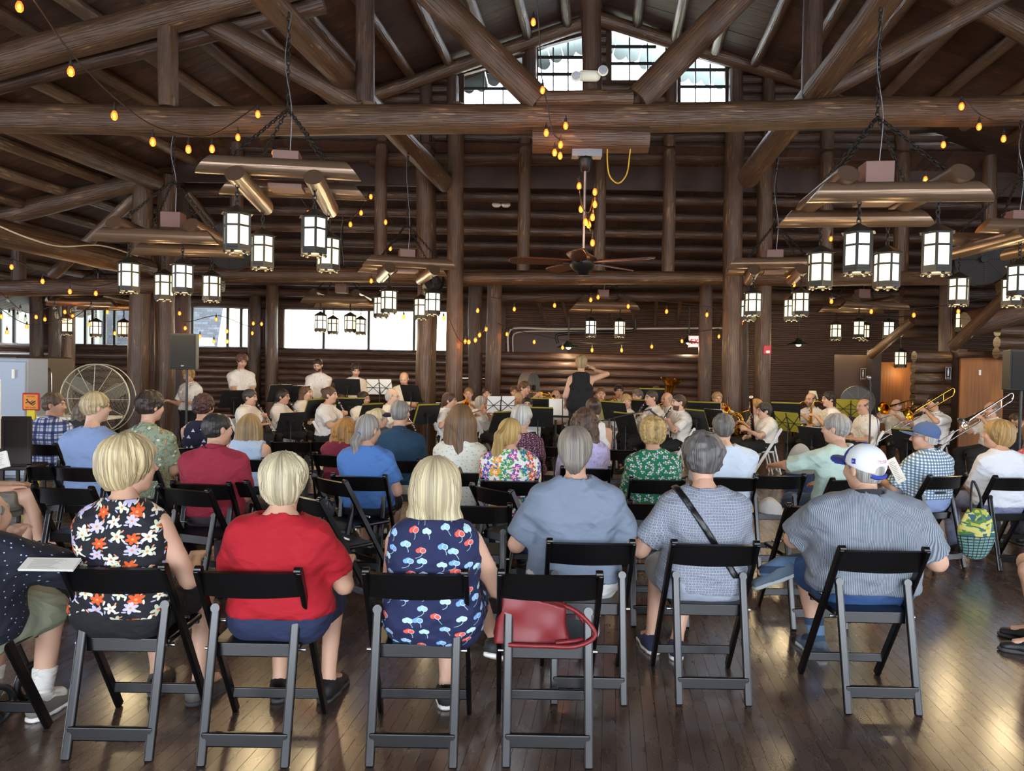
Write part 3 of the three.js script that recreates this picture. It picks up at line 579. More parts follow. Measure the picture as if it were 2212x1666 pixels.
function chair(x, z, turn, label, white, y = 0) {
  const key = white ? 'w' : 'b', m = white ? resinWhite : resinBlack;
  let c;
  if (!chairProto[key]) c = chairProto[key] = makeChair(m, label, white ? 'white folding chairs of the band' : 'black folding chairs of the audience');
  else { c = chairProto[key].clone(); c.name = numbered('folding_chair'); c.userData = { ...chairProto[key].userData, label }; scene.add(c); }
  c.position.set(x, y, z); c.rotation.y = turn; return c;
}
// by photograph: centre of the back at px, feet of the rear legs at depth d
const chairAt = (px, d, turn, label, white, y) => chair(hX(px, d), -d - .22, turn, label, white, y);
// ---------------------------------------------------------------- bodies: smooth fields meshed with surface nets
function nets(f, lo, hi, c) {
  const nx = Math.ceil((hi[0] - lo[0]) / c) + 1, ny = Math.ceil((hi[1] - lo[1]) / c) + 1, nz = Math.ceil((hi[2] - lo[2]) / c) + 1, nxy = nx * ny;
  const v = new Float32Array(nxy * nz);
  for (let k = 0, i = 0; k < nz; k++) for (let j = 0; j < ny; j++) for (let q = 0; q < nx; q++) v[i++] = f(lo[0] + q * c, lo[1] + j * c, lo[2] + k * c);
  const id = new Int32Array(nxy * nz).fill(-1), pos = [], nor = [], idx = [];
  const off = [0, 1, nx, nx + 1, nxy, nxy + 1, nxy + nx, nxy + nx + 1];
  const E = [[0, 1], [2, 3], [4, 5], [6, 7], [0, 2], [1, 3], [4, 6], [5, 7], [0, 4], [1, 5], [2, 6], [3, 7]];
  for (let k = 0; k < nz - 1; k++) for (let j = 0; j < ny - 1; j++) for (let q = 0; q < nx - 1; q++) {
    const b = k * nxy + j * nx + q; let mask = 0;
    for (let e = 0; e < 8; e++) if (v[b + off[e]] < 0) mask |= 1 << e;
    if (mask === 0 || mask === 255) continue;
    let x = 0, y = 0, z = 0, n = 0;
    for (const [a, d] of E) { const va = v[b + off[a]], vd = v[b + off[d]]; if ((va < 0) === (vd < 0)) continue; const t = va / (va - vd); x += mix(a & 1, d & 1, t); y += mix(a >> 1 & 1, d >> 1 & 1, t); z += mix(a >> 2, d >> 2, t); n++; }
    x /= n; y /= n; z /= n; id[b] = pos.length / 3; pos.push(lo[0] + (q + x) * c, lo[1] + (j + y) * c, lo[2] + (k + z) * c);
    const g = (e) => v[b + off[e]];
    let gx = (g(1) - g(0)) * (1 - y) * (1 - z) + (g(3) - g(2)) * y * (1 - z) + (g(5) - g(4)) * (1 - y) * z + (g(7) - g(6)) * y * z;
    let gy = (g(2) - g(0)) * (1 - x) * (1 - z) + (g(3) - g(1)) * x * (1 - z) + (g(6) - g(4)) * (1 - x) * z + (g(7) - g(5)) * x * z;
    let gz = (g(4) - g(0)) * (1 - x) * (1 - y) + (g(5) - g(1)) * x * (1 - y) + (g(6) - g(2)) * (1 - x) * y + (g(7) - g(3)) * x * y;
    const l = Math.hypot(gx, gy, gz) || 1; nor.push(gx / l, gy / l, gz / l);
  }
  const quad = (a, b2, c2, d, flip) => { if (a < 0 || b2 < 0 || c2 < 0 || d < 0) return; flip ? idx.push(a, b2, c2, a, c2, d) : idx.push(a, c2, b2, a, d, c2); };
  for (let k = 1; k < nz - 1; k++) for (let j = 1; j < ny - 1; j++) for (let q = 1; q < nx - 1; q++) {
    const b = k * nxy + j * nx + q, s = v[b] < 0;
    if (s !== (v[b + 1] < 0)) quad(id[b - nx - nxy], id[b - nxy], id[b], id[b - nx], s);
    if (s !== (v[b + nx] < 0)) quad(id[b - 1 - nxy], id[b - 1], id[b], id[b - nxy], s);
    if (s !== (v[b + nxy] < 0)) quad(id[b - 1 - nx], id[b - nx], id[b], id[b - 1], s);
  }
  const g = new THREE.BufferGeometry();
  g.setAttribute('position', new THREE.Float32BufferAttribute(pos, 3)); g.setAttribute('normal', new THREE.Float32BufferAttribute(nor, 3)); g.setIndex(idx);
  return g;
}
const smin = (a, b, k) => { const h = Math.max(k - Math.abs(a - b), 0) / k; return Math.min(a, b) - h * h * k * .25; };
// capsules [ax,ay,az,ra, bx,by,bz,rb], joined with blend k
function field(caps, k, grow = 0) {
  const n = caps.length, P = caps.map((c) => { const dx = c[4] - c[0], dy = c[5] - c[1], dz = c[6] - c[2]; return [c[0], c[1], c[2], dx, dy, dz, 1 / (dx * dx + dy * dy + dz * dz + 1e-9), c[3] + grow, c[7] + grow]; });
  return (x, y, z) => {
    let d = 1e3;
    for (let i = 0; i < n; i++) {
      const p = P[i], px = x - p[0], py = y - p[1], pz = z - p[2]; let t = (px * p[3] + py * p[4] + pz * p[5]) * p[6]; t = t < 0 ? 0 : t > 1 ? 1 : t;
      const ex = px - p[3] * t, ey = py - p[4] * t, ez = pz - p[5] * t, q = Math.sqrt(ex * ex + ey * ey + ez * ez) - p[7] - (p[8] - p[7]) * t;
      if (q < d + k) d = smin(d, q, k);
    }
    return d;
  };
}
const ell = (x, y, z, cx, cy, cz, rx, ry, rz) => { const a = (x - cx) / rx, b = (y - cy) / ry, c = (z - cz) / rz, k0 = Math.sqrt(a * a + b * b + c * c), a1 = a / rx, b1 = b / ry, c1 = c / rz, k1 = Math.sqrt(a1 * a1 + b1 * b1 + c1 * c1); return k1 < 1e-6 ? -Math.min(rx, ry, rz) : k0 * (k0 - 1) / k1; };
const capf = (x, y, z, a, b, ra, rb = ra) => { const dx = b[0] - a[0], dy = b[1] - a[1], dz = b[2] - a[2]; let t = ((x - a[0]) * dx + (y - a[1]) * dy + (z - a[2]) * dz) / (dx * dx + dy * dy + dz * dz); t = clamp(t); return Math.hypot(x - a[0] - dx * t, y - a[1] - dy * t, z - a[2] - dz * t) - mix(ra, rb, t); };
// the head: face towards -z, centre at the origin
function headField(x, y, z) {
  const ax = Math.abs(x);
  let d = ell(x, y, z, 0, .03, .015, .075, .088, .095);
  d = smin(d, ell(x, y, z, 0, -.05, -.022, .054, .066, .064), .04);
  d = smin(d, ell(x, y, z, 0, -.015, -.045, .06, .075, .048), .03);
  d = smin(d, Math.hypot(x, y + .1, z + .062) - .018, .035);
  d = smin(d, capf(x, y, z, [-.034, .02, -.083], [.034, .02, -.083], .011), .02);
  d = smin(d, Math.hypot(ax - .038, y + .027, z + .066) - .024, .02);
  const sock = Math.hypot(ax - .031, y - .002, z + .104) - .017; d = -smin(-d, sock, .012);
  d = Math.min(d, Math.hypot(ax - .031, y - .001, z + .079) - .0125);
  d = smin(d, capf(x, y, z, [0, .012, -.091], [0, -.028, -.112], .0075, .0115), .012);
  d = smin(d, Math.hypot(ax - .0105, y + .033, z + .1) - .0085, .008);
  d = smin(d, capf(x, y, z, [-.019, -.059, -.086], [.019, -.059, -.086], .0065), .007);
  d = smin(d, capf(x, y, z, [-.016, -.07, -.085], [.016, -.07, -.085], .0065), .007);
  d = smin(d, ell(ax, y, z, .079, -.006, .012, .01, .031, .018), .008);
  return smin(d, capf(x, y, z, [0, -.06, .02], [0, -.17, .035], .05, .056), .04);
}
const HEADS = [7.5, 10.5].map((c) => nets(headField, [-.105, -.185, -.135], [.105, .135, .13], c / 1000));
// a right hand: wrist at the origin, fingers along -z, palm down, curled
function handField(curl) {
  const caps = [];
  const chain = (x0, z0, len, r, c, spread) => { let p = [x0, 0, z0], ang = .1; const segs = [.44, .32, .24]; for (let i = 0; i < 3; i++) { ang += c * (i ? 1 : .8); const L = len * segs[i]; const q = [p[0] + spread * L, p[1] - Math.sin(ang) * L, p[2] - Math.cos(ang) * L]; caps.push([...p, r * (1 - i * .08), ...q, r * (1 - (i + 1) * .08)]); p = q; } };
  for (const [x, l, s] of [[-.03, .072, -.08], [-.01, .08, 0], [.01, .075, .04], [.029, .06, .12]]) { caps.push([x * .55, 0, -.015, .016, x, 0, -.085, .0115]); chain(x, -.085, l, .0088, curl, s); }
  caps.push([0, 0, .02, .024, 0, 0, -.03, .02]);
  caps.push([-.018, -.004, -.02, .015, -.045, -.014, -.052, .0125], [-.045, -.014, -.052, .011, -.046, -.022, -.084, .009], [-.046, -.022, -.084, .009, -.034, -.03, -.106, .0075]);
  const f = field(caps, .008); return nets(f, [-.075, -.12, -.19], [.06, .035, .05], .0078);
}
const HANDS = { rest: handField(.42), grip: handField(.85) };
const flip = (g) => { const q = g.clone().scale(-1, 1, 1); const i = q.index.array; for (let k = 0; k < i.length; k += 3) { const t = i[k]; i[k] = i[k + 1]; i[k + 1] = t; } return q; };
const HANDSL = { rest: flip(HANDS.rest), grip: flip(HANDS.grip) };
const SHOE = (() => {
  const up = field([[0, .04, .03, .04, 0, .045, -.05, .04], [0, .045, -.04, .04, .005, .03, -.17, .034], [0, .07, .03, .04, 0, .085, .0, .042]], .04);
  const f = (x, y, z) => Math.max(up(x, y, z), .004 - y), sole = field([[0, .012, .035, .043, 0, .012, -.05, .041], [0, .012, -.05, .041, .006, .012, -.175, .038]], .03);
  return { upper: nets((x, y, z) => Math.max(f(x, y, z), .016 - y), [-.07, -.01, -.24], [.07, .15, .1], .017), sole: nets((x, y, z) => Math.max(sole(x, y, z), Math.abs(y - .012) - .013), [-.07, -.02, -.24], [.07, .05, .1], .0145) };
})();
// ---------------------------------------------------------------- hair
const hairTex = dataTex(256, 128, (u, v) => { const a = vnoise2(u * 90, v * 2, 90, 2), b = vnoise2(u * 34, v * 3, 34, 3), c = vnoise2(u * 9, v * 3, 9, 3); const k = a * .4 + b * .38 + c * .22; return mix(.7, 1.0, sm(clamp(k * 1.4 - .2))); });
const hairBump = dataTex(256, 128, (u, v) => vnoise2(u * 70, v * 2, 70, 2) * .6 + vnoise2(u * 26, v * 3, 26, 3) * .4, false);
const hairMats = new Map();
const hairMat = (c) => { if (!hairMats.has(c)) hairMats.set(c, mat(c, .5, { map: hairTex, bumpMap: hairBump, bumpScale: .006 })); return hairMats.get(c); };
const HS = {   // inf: thickness, low: where the nape ends, face: how much face stays free, ears: ears show
  crop: { tp: 1, inf: .009, low: -.06, ears: 1, amp: .006, freq: 55 }, short: { tp: 1, inf: .02, low: -.065, ears: 1, amp: .014, freq: 48 },
  mop: { tp: .7, inf: .03, low: -.06, ears: .7, amp: .02, freq: 42, fz: -.02 }, bald: { tp: .6, inf: .007, low: -.065, ears: 1, amp: .003, bald: 1 }, thin: { tp: .9, inf: .013, low: -.06, ears: 1, amp: .008, freq: 52, bald: .6 },
  layered: { tp: .25, inf: .03, low: -.095, ears: .35, amp: .026, extra: [[0, .055, .02, .1, .075, .1], [0, -.04, .055, .082, .08, .07]] },
  curly: { inf: .034, low: -.08, ears: .5, amp: .022, freq: 62 },
  bob: { inf: .03, low: -.165, ears: 0, amp: .015, extra: [[0, -.04, .035, .108, .13, .088], [.05, -.12, .03, .07, .06, .07], [-.05, -.12, .03, .07, .06, .07]] },
  long: { inf: .022, low: -.5, ears: 0, amp: .01, caps: [[-.06, 0, .05, .06, -.085, -.4, .1, .045], [.06, 0, .05, .06, .085, -.38, .1, .045], [0, 0, .07, .07, 0, -.44, .125, .05], [-.085, 0, .01, .035, -.12, -.3, .06, .03], [.085, 0, .01, .035, .12, -.28, .06, .03]] },
  wavy: { inf: .028, low: -.4, ears: 0, amp: .02, freq: 40, caps: [[-.06, 0, .05, .07, -.09, -.26, .09, .055], [.06, 0, .05, .07, .09, -.26, .09, .055], [0, 0, .07, .07, 0, -.3, .11, .06]] },
  pony: { inf: .012, low: -.31, ears: 1, amp: .006, caps: [[0, .0, .115, .024, 0, -.09, .155, .036], [0, -.09, .155, .036, .01, -.27, .14, .022]] },
  highpony: { inf: .013, low: -.27, ears: 1, amp: .007, caps: [[0, .05, .125, .02, 0, .0, .165, .04], [0, .0, .165, .042, -.03, -.2, .15, .05]] },
  clip: { inf: .018, low: -.13, ears: .7, amp: .012, caps: [[0, .05, .1, .05, 0, -.05, .115, .052], [0, -.05, .11, .045, 0, -.1, .09, .03]] },
  bun: { inf: .013, low: -.06, ears: .9, amp: .007, extra: [[0, .055, .115, .05, .045, .045]] },
  lowtail: { inf: .014, low: -.24, ears: .7, amp: .007, caps: [[0, -.03, .1, .03, 0, -.12, .13, .032], [0, -.12, .13, .03, .02, -.2, .12, .02]] },
};
const hairCache = new Map();
function hairGeo(style, cell) {
  const key = style + cell; if (hairCache.has(key)) return hairCache.get(key);
  const s = HS[style], i = s.inf, fq = s.freq ?? 26, caps = s.caps ? field(s.caps, .03) : null;
  const f = (x, y, z) => {
    const th = Math.atan2(x, z);
    let d = Math.min(ell(x, y, z, 0, .03, .015, .075 + i, .088 + i, .095 + i), 9);
    d = smin(d, ell(x, y, z, 0, -.015, .045, .066 + i * .8, .085, .066 + i * .8), .03);
    for (const e of s.extra ?? []) d = smin(d, ell(x, y, z, ...e), .03);
    if (caps) d = smin(d, caps(x, y, z), .035);
    const wave = fq > 30 ? vnoise3(x * fq, y * fq, z * fq) : vnoise3(th * 5 + y * 22, y * 16 + z * 9, x * 9) * .55 + vnoise3(th * 17 + y * 10, y * 9, 7) * .45;
    d += (wave - .5) * s.amp; if (s.tp) d += i * s.tp * (1 - clamp((y - s.low) / .1));
    d = Math.max(d, -ell(x, y, z, 0, -.045, -.1, .068 + i * .3, .1, .082 + (s.fz ?? 0)));      // face
    if (!s.caps && !s.extra || s.caps) d = Math.max(d, -ell(x, y, z, 0, -.09, -.03, .11, .07, .07));   // jaw and cheeks
    if (s.ears) d = Math.max(d, -ell(Math.abs(x), y, z, .088, -.018, .0, .034 * s.ears, .034 * s.ears, .03 * s.ears));
    if (s.bald) d = Math.max(d, -ell(x, y, z, 0, .085 + (1 - s.bald) * .02, -.02 + (1 - s.bald) * .03, .082 * s.bald, .085, .1 * s.bald));
    return Math.max(d, s.low - y + (s.low < -.1 ? (vnoise3(th * 14, 1, 2) - .5) * .05 : 0));
  };
  const wide = s.caps ? .2 : .15, g = nets(f, [-wide, Math.max(s.low, -.52) - .03, -.15], [wide, .16, .23], cell);
  const p = g.attributes.position, uv = new Float32Array(p.count * 2);
  for (let k = 0; k < p.count; k++) { const x = p.getX(k), y = p.getY(k), z = p.getZ(k), r = Math.hypot(x, z - .02); uv[k * 2] = Math.atan2(x, z - .02) / 6.28318 * 3 + (vnoise3(x * 20, y * 14, z * 20) - .5) * .035; uv[k * 2 + 1] = (y - (y > .06 ? (.09 - r) * 1.2 : 0)) * 1.4; }
  g.setAttribute('uv', new THREE.BufferAttribute(uv, 2));
  hairCache.set(key, g); return g;
}
// ---------------------------------------------------------------- people
const skinMat = mat(0xffffff, .52, { vertexColors: true });
const SKIN = { a: [.56, .33, .225], b: [.50, .28, .185], c: [.61, .38, .27], d: [.42, .235, .15] };
const glassesMat = mat(0x1a1614, .35);
const ik = (s, w, l1, l2, pole) => { const d = w.clone().sub(s); let L = Math.min(d.length(), l1 + l2 - .004); d.normalize(); const a = (l1 * l1 - l2 * l2 + L * L) / (2 * L), h = Math.sqrt(Math.max(0, l1 * l1 - a * a)), p = pole.clone().sub(d.clone().multiplyScalar(pole.dot(d))).normalize(); return [s.clone().addScaledVector(d, a).addScaledVector(p, h), s.clone().addScaledVector(d, L)]; };
function uvShirt(g, tile) {
  const p = g.attributes.position, uv = new Float32Array(p.count * 2);
  for (let i = 0; i < p.count; i++) { uv[i * 2] = Math.atan2(p.getX(i), p.getZ(i) + .12) * .24 / tile; uv[i * 2 + 1] = (p.getY(i) + Math.abs(p.getZ(i)) * .2) / tile; }
  g.setAttribute('uv', new THREE.BufferAttribute(uv, 2)); return g;
}
const fabricBump = dataTex(128, 128, (u, v) => .5 + .5 * Math.sin(u * 6.283 * 32) * Math.sin(v * 6.283 * 32), false);
const wrinkle = dataTex(256, 256, (u, v) => { const a = vnoise2(u * 5 + v * 5, v * 7, 5, 7), b = vnoise2(u * 11 - v * 11 + 22, v * 12, 11, 12), c = vnoise2(u * 26, v * 30, 26, 30); return clamp(.5 + (1 - Math.abs(a * 2 - 1)) * .35 - .2 + (b - .5) * .3 + (c - .5) * .1); }, false);
const cloth = (color, tile, map, rough = .85) => { const m = mat(map ? 0xffffff : color, rough, map ? { map } : {}); m.bumpMap = wrinkle.clone(); m.bumpMap.repeat.set((tile ?? .3) / .42, (tile ?? .3) / .42); m.bumpScale = .022; m.userData.tile = tile ?? .3; return m; };
function person(o) {
  const Q = o.q ?? 1, cell = .016 * Q, w = o.w ?? 1, f = o.female, sh = (f ? .16 : .18) * (o.sh ?? 1) * (w > 1.15 ? 1.04 : 1), floorY = o.floor ?? 0;
  const target = at(o.px, o.py, o.d), top = target.y - floorY;
  const stand = o.stand, hip = stand ? top * .535 : .54, k = (top - .117 - hip) / (stand ? top * .535 - .3 + .115 : .655), hs = o.hs ?? 1;
  const kk = stand ? (top - .117 - hip) / .655 : k, lean = o.lean ?? 0;
  const T = (x, y, z) => { const yy = y - hip, zz = z - .03; return V(x, hip + yy * Math.cos(lean) - (-zz) * Math.sin(-lean) * -1, .03 + zz * Math.cos(lean) - yy * Math.sin(lean)); };
  const c = (a, ra, b, rb) => [a.x, a.y, a.z, ra, b.x, b.y, b.z, rb];
  const y = (t) => hip + t * kk, belly = w > 1.12 ? -.04 * (w - .9) : 0;
  const ww = w * (f ? .95 : 1);
  const torso = [c(T(-.085 * w, hip + .02, .03), .112 * Math.sqrt(w) * (f ? 1.05 : 1), T(.085 * w, hip + .02, .03), .112 * Math.sqrt(w) * (f ? 1.05 : 1)), c(T(-.07 * ww, y(.15), .04 + belly), .108 * ww, T(.07 * ww, y(.15), .04 + belly), .108 * ww), c(T(-.085 * ww, y(.32), .04), .108 * Math.sqrt(ww), T(.085 * ww, y(.32), .04), .108 * Math.sqrt(ww)), c(T(-sh + .05, y(.405), .045), .068, T(sh - .05, y(.405), .045), .068), c(T(-sh + .07, y(.42), .045), .052, T(0, y(.475), .045), .06), c(T(0, y(.475), .045), .06, T(sh - .07, y(.42), .045), .052), c(T(0, y(.42), .05), .08, T(0, y(.56), .02), .05)];
  const TN = torso.length; if (f) torso.push(c(T(-.07, y(.3), -.055), .06, T(.07, y(.3), -.055), .06));
  const headC = T(0, y(.655), -.015 + (o.hz ?? 0)), neckB = T(0, y(.50), .035);
  // arms
  const armS = o.arm ?? 1, A = {};
  for (const s of ['L', 'R']) {
    const sg = s === 'L' ? -1 : 1, S = T(sg * sh, y(.405), .045), spec = o.arms?.[s] ?? (stand ? [sg * .24, hip - .05, -.12] : [sg * .1, hip + .14, -.3]);
    const tgt = V(spec[0], spec[1], spec[2]), pole = spec[3] ? V(...spec[3]) : V(sg * .38, -1, .55);
    const [E, Wr] = ik(S, tgt, .285 * armS, .25 * armS, pole); A[s] = { S, E, W: Wr, hand: spec[4] ?? 'rest', dir: spec[5], up: spec[6] };
  }
  const b = Math.sqrt(w) * (f ? .94 : 1) * (o.limb ?? 1);
  const armCaps = (q, to = 1) => { const E2 = q.S.clone().lerp(q.E, to); return c(q.S, .056 * b, E2, mix(.056, .042, to) * b); };
  const arms = ['L', 'R'].flatMap((s) => [armCaps(A[s]), c(A[s].E, .041 * b, A[s].W, .027)]);
  // legs
  const legs = {}, caps = [];
  for (const s of ['L', 'R']) {
    const sg = s === 'L' ? -1 : 1, g = o.legs?.[s];
    const Hp = V(sg * .085 * Math.sqrt(w), hip - (stand ? .02 : 0), stand ? .02 : -.02), K = g ? V(...g[0]) : stand ? V(sg * .1, hip * .53, -.01) : V(sg * .13, .5, -.42), An = g ? V(...g[1]) : stand ? V(sg * .1, .09, .03) : V(sg * .12, .09, -.36);
    const fd = g?.[2] ? V(...g[2]).normalize() : V(sg * .18, -.25, -1).normalize();
    legs[s] = { Hp, K, An, fd };
    caps.push(c(Hp, .092 * b, K, .058 * b), c(K, .056 * b, An, .034 * b), c(An, .036, An.clone().addScaledVector(fd, .13), .026));
  }
  const sex = [...torso, ...arms, ...caps];
  const B3 = (list, pad) => { const lo = [1e3, 1e3, 1e3], hi = [-1e3, -1e3, -1e3]; for (const q of list) for (const [i, r] of [[0, q[3]], [4, q[7]]]) for (let a = 0; a < 3; a++) { lo[a] = Math.min(lo[a], q[i + a] - r - pad); hi[a] = Math.max(hi[a], q[i + a] + r + pad); } return [lo, hi]; };
  const P = thing('person', o.label, 'person', undefined, o.turn ?? 0, o.group);
  const [lo, hi] = B3(sex, .03), shrink = field(torso, .06, -.012), limbs = field([...arms, ...caps], .025);
  const bodyG = nets((X, Y, Z) => smin(shrink(X, Y, Z), limbs(X, Y, Z), .05), lo, hi, cell * 1.4);
  // head with face colours
  const sk = (SKIN[o.skin] ?? SKIN.a), hairC = new THREE.Color(o.hair?.[1] ?? '#5a4030');
  const hg = HEADS[Q > 1.2 ? 1 : 0].clone(), hp = hg.attributes.position, hc = new Float32Array(hp.count * 3);
  for (let i = 0; i < hp.count; i++) {
    const X = hp.getX(i), Y = hp.getY(i), Z = hp.getZ(i), ax = Math.abs(X); let col = sk;
    if (Z < -.04) {
      if (Math.hypot(ax - .031, Y - .001, Z + .079) < .0155) col = Math.hypot(ax - .031, Y - .001) < .0068 ? [.03, .02, .015] : [.55, .5, .46];
      else if (ax < .024 && Y > -.077 && Y < -.053 && Z < -.078) col = [sk[0] * .85, sk[1] * .5, sk[2] * .55];
      else if (ax > .012 && ax < .05 && Y > .018 && Y < .029) col = [hairC.r * .7 + .02, hairC.g * .7 + .01, hairC.b * .7 + .01];
      else if (ax < .012 && Y < -.02 && Y > -.05) col = [sk[0] * 1.02, sk[1] * .92, sk[2] * .9];
    }
    if (o.beard && Y < -.048 && Z < -.012 && !(ax < .022 && Y > -.078 && Y < -.052) && Y > -.125) col = new THREE.Color(o.beard).toArray();
    if (o.stache && ax < .032 && Y < -.038 && Y > -.056 && Z < -.07) col = new THREE.Color(o.stache).toArray();
    hc.set(col, i * 3);
  }
  hg.setAttribute('color', new THREE.BufferAttribute(hc, 3));
  const [yaw, pit, rol] = o.head ?? [0, 0, 0];
  const hm = new THREE.Matrix4().compose(headC, new THREE.Quaternion().setFromEuler(new THREE.Euler(pit - lean * .5, yaw, rol ?? 0, 'YXZ')), V(hs * (o.face ?? 1), hs, hs));
  hg.applyMatrix4(hm);
  const paint = (g) => { const n = g.attributes.position.count, a = new Float32Array(n * 3); for (let i = 0; i < n; i++) a.set(sk, i * 3); g.setAttribute('color', new THREE.BufferAttribute(a, 3)); return g; };
  const pieces = [paint(bodyG), hg];
  for (const s of ['L', 'R']) {
    const q = A[s], dir = q.dir ? V(...q.dir).normalize() : q.W.clone().sub(q.E).normalize(), upv = q.up ? V(...q.up) : UP, z = dir.clone().negate();
    let x = upv.clone().cross(z); if (x.lengthSq() < .01) x = V(1, 0, 0).cross(z); x.normalize(); const yv = z.clone().cross(x);
    pieces.push(paint((s === 'R' ? HANDS : HANDSL)[q.hand].clone()).applyMatrix4(new THREE.Matrix4().makeBasis(x, yv, z).setPosition(q.W).scale(V(.95, .95, .95))));
  }
  part('body', merge(pieces), skinMat, P);
  // shirt
  const fold = (amp, s) => (X, Y, Z) => (vnoise3(X * 9 + s, Y * 16 + X * 6, Z * 9) - .5) * amp + (vnoise3(X * 22 + s, Y * 30 - X * 14, Z * 20) - .5) * amp * .4;
  const S = o.shirt;
  if (S) {
    const sl = S.sleeve ?? .72, list = [...torso.slice(0, 6), ...torso.slice(TN)];
    const sleeves = [];
    if (sl > 0) for (const s of ['L', 'R']) { const q = A[s]; if (sl <= 1) { const e = q.S.clone().lerp(q.E, sl + .1); sleeves.push([c(q.S, .062 * b, e, .062 * b), q.S.clone().lerp(q.E, sl), q.E.clone().sub(q.S).normalize()]); } else { sleeves.push([c(q.S, .062 * b, q.E, .056 * b)]); const e = q.E.clone().lerp(q.W, Math.min(1, sl - 1)); sleeves.push([c(q.E, .054 * b, e, .042 * b), e, q.W.clone().sub(q.E).normalize()]); } }
    const grow = S.loose ?? .014, ft = field(list, .07, grow), fs = sleeves.map((q) => [field([q[0]], .02, .008 + grow * .35), q[1], q[2]]), am = fold(S.folds ?? .02, o.px * .37);
    const hem = S.hem ?? hip + .0, nk = neckB.clone(), nd = S.neck ?? .02;
    const full = (X, Y, Z) => {
      let d = ft(X, Y, Z);
      for (const [g, e, n] of fs) { let q = g(X, Y, Z); if (e) q = Math.max(q, (X - e.x) * n.x + (Y - e.y) * n.y + (Z - e.z) * n.z); d = smin(d, q, .03); }
      if (d < .05) d += am(X, Y, Z);
      const hole = Math.hypot(X / (S.wide ?? 1), Z - nk.z) - .066 - Math.max(0, Y - nk.y) * .5; d = Math.max(d, -Math.max(hole, nk.y - nd - Y + (Z - nk.z) * .5));
      if (S.armhole) d = Math.max(d, Math.abs(X) - S.armhole - Math.max(0, y(.36) - Y) * .8);
      return Math.max(d, hem - Y + (S.wave ? (vnoise3(X * 8, 1, Z * 8) - .5) * .04 : 0));
    };
    o._cover = full;
    const all = [...list, ...sleeves.map((q) => q[0])], [l2, h2] = B3(all, .06); l2[1] = Math.max(l2[1], hem - .03);
    part(S.name ?? 'shirt', uvShirt(nets(full, l2, h2, cell * (S.fine ?? 1)), S.mat.userData?.tile ?? .3), S.mat, P, S.label);
    if (S.collar) { const r = S.cr ?? .068, g = new THREE.CylinderGeometry(r, r * 1.16, .055, 18, 1, true); const q = part('collar', merge([g, g.clone().scale(.93, 1, .93)]), S.collar === true ? S.mat : S.collar, P); q.position.copy(nk).add(V(0, .026 - nd, -.008)); q.rotation.x = -.28 - lean; }
  }
  const pt = o.pants ?? { mat: M.pants ??= cloth(0x15161a) };
  {
    const len = pt.len ?? 1, list = [torso[0]], cuts = [];
    for (const s of ['L', 'R']) { const q = legs[s]; if (len <= .6) { const e = q.Hp.clone().lerp(q.K, len / .6); list.push(c(q.Hp, .1 * b, e, .085 * b)); cuts.push([e, q.K.clone().sub(q.Hp).normalize(), q.Hp]); } else { list.push(c(q.Hp, .098 * b, q.K, .068 * b)); const e = q.K.clone().lerp(q.An, (len - .6) / .42); list.push(c(q.K, .066 * b, e, .055 * b)); } }
    const ft = field(list, .04, .01), am = fold(.016, o.px * .7), wy = hip + (pt.rise ?? .12), [l2, h2] = B3(list, .04); h2[1] = Math.max(h2[1], wy);
    const sk2 = pt.skirt ? (() => { const kx = (legs.L.K.z + legs.R.K.z) / 2, g = field([[-.1, .52, 0, .1, -.13, .48, kx * (pt.skirt), .075], [.1, .52, 0, .1, .13, .48, kx * pt.skirt, .075], [0, .52, 0, .1, 0, .5, kx * pt.skirt, .07]], .08, .012); return g; })() : null;
    part(pt.name ?? (len < .7 ? 'shorts' : 'trousers'), uvShirt(nets((X, Y, Z) => { let d = ft(X, Y, Z); if (sk2) d = smin(d, sk2(X, Y, Z), .04); if (d < .05) d += am(X, Y, Z); for (const [e, n] of cuts) if ((X - e.x) * n.x + (Y - e.y) * n.y + (Z - e.z) * n.z > 0 && !sk2) d = Math.max(d, (X - e.x) * n.x + (Y - e.y) * n.y + (Z - e.z) * n.z); return Math.max(d, Y - wy); }, l2, h2, cell * 1.35), pt.mat.userData?.tile ?? .3), pt.mat, P);
  }
  // shoes
  if (o.shoes !== null) for (const s of ['L', 'R']) {
    const q = legs[s], m = part('shoe', SHOE.upper, o.shoes ?? M.shoeDark ??  (M.shoeDark = mat(0x17171a, .5)), P); const so = part('sole', SHOE.sole, o.sole ?? (M.soleGrey ??= mat(0x3b3b3c, .7)), m);
    const z = q.fd.clone().negate(); if (!o.legs?.[s]?.[2]) z.y = 0; z.normalize(); const x = (Math.abs(z.y) > .9 ? V(1, 0, 0) : UP).clone().cross(z).normalize(), yv = z.clone().cross(x);
    m.quaternion.setFromRotationMatrix(new THREE.Matrix4().makeBasis(x, yv, z)); m.position.copy(q.An).addScaledVector(yv, -.09);
  }
  if (o.socks) for (const s of ['L', 'R']) { const q = legs[s], a = q.K.clone().lerp(q.An, .66), z = q.An.clone().addScaledVector(q.fd, .11), ff = field([c(a, .047 * b, q.An, .041), c(q.An, .043, z, .034)], .02), n = q.An.clone().sub(q.K).normalize(), lo2 = [0, 1, 2].map((i) => Math.min(a.getComponent(i), q.An.getComponent(i), z.getComponent(i)) - .07), hi2 = [0, 1, 2].map((i) => Math.max(a.getComponent(i), q.An.getComponent(i), z.getComponent(i)) + .07);
    part('sock', uvShirt(nets((X, Y, Z) => Math.max(ff(X, Y, Z), -((X - a.x) * n.x + (Y - a.y) * n.y + (Z - a.z) * n.z)), lo2, hi2, .011), .1), o.socks, P); }
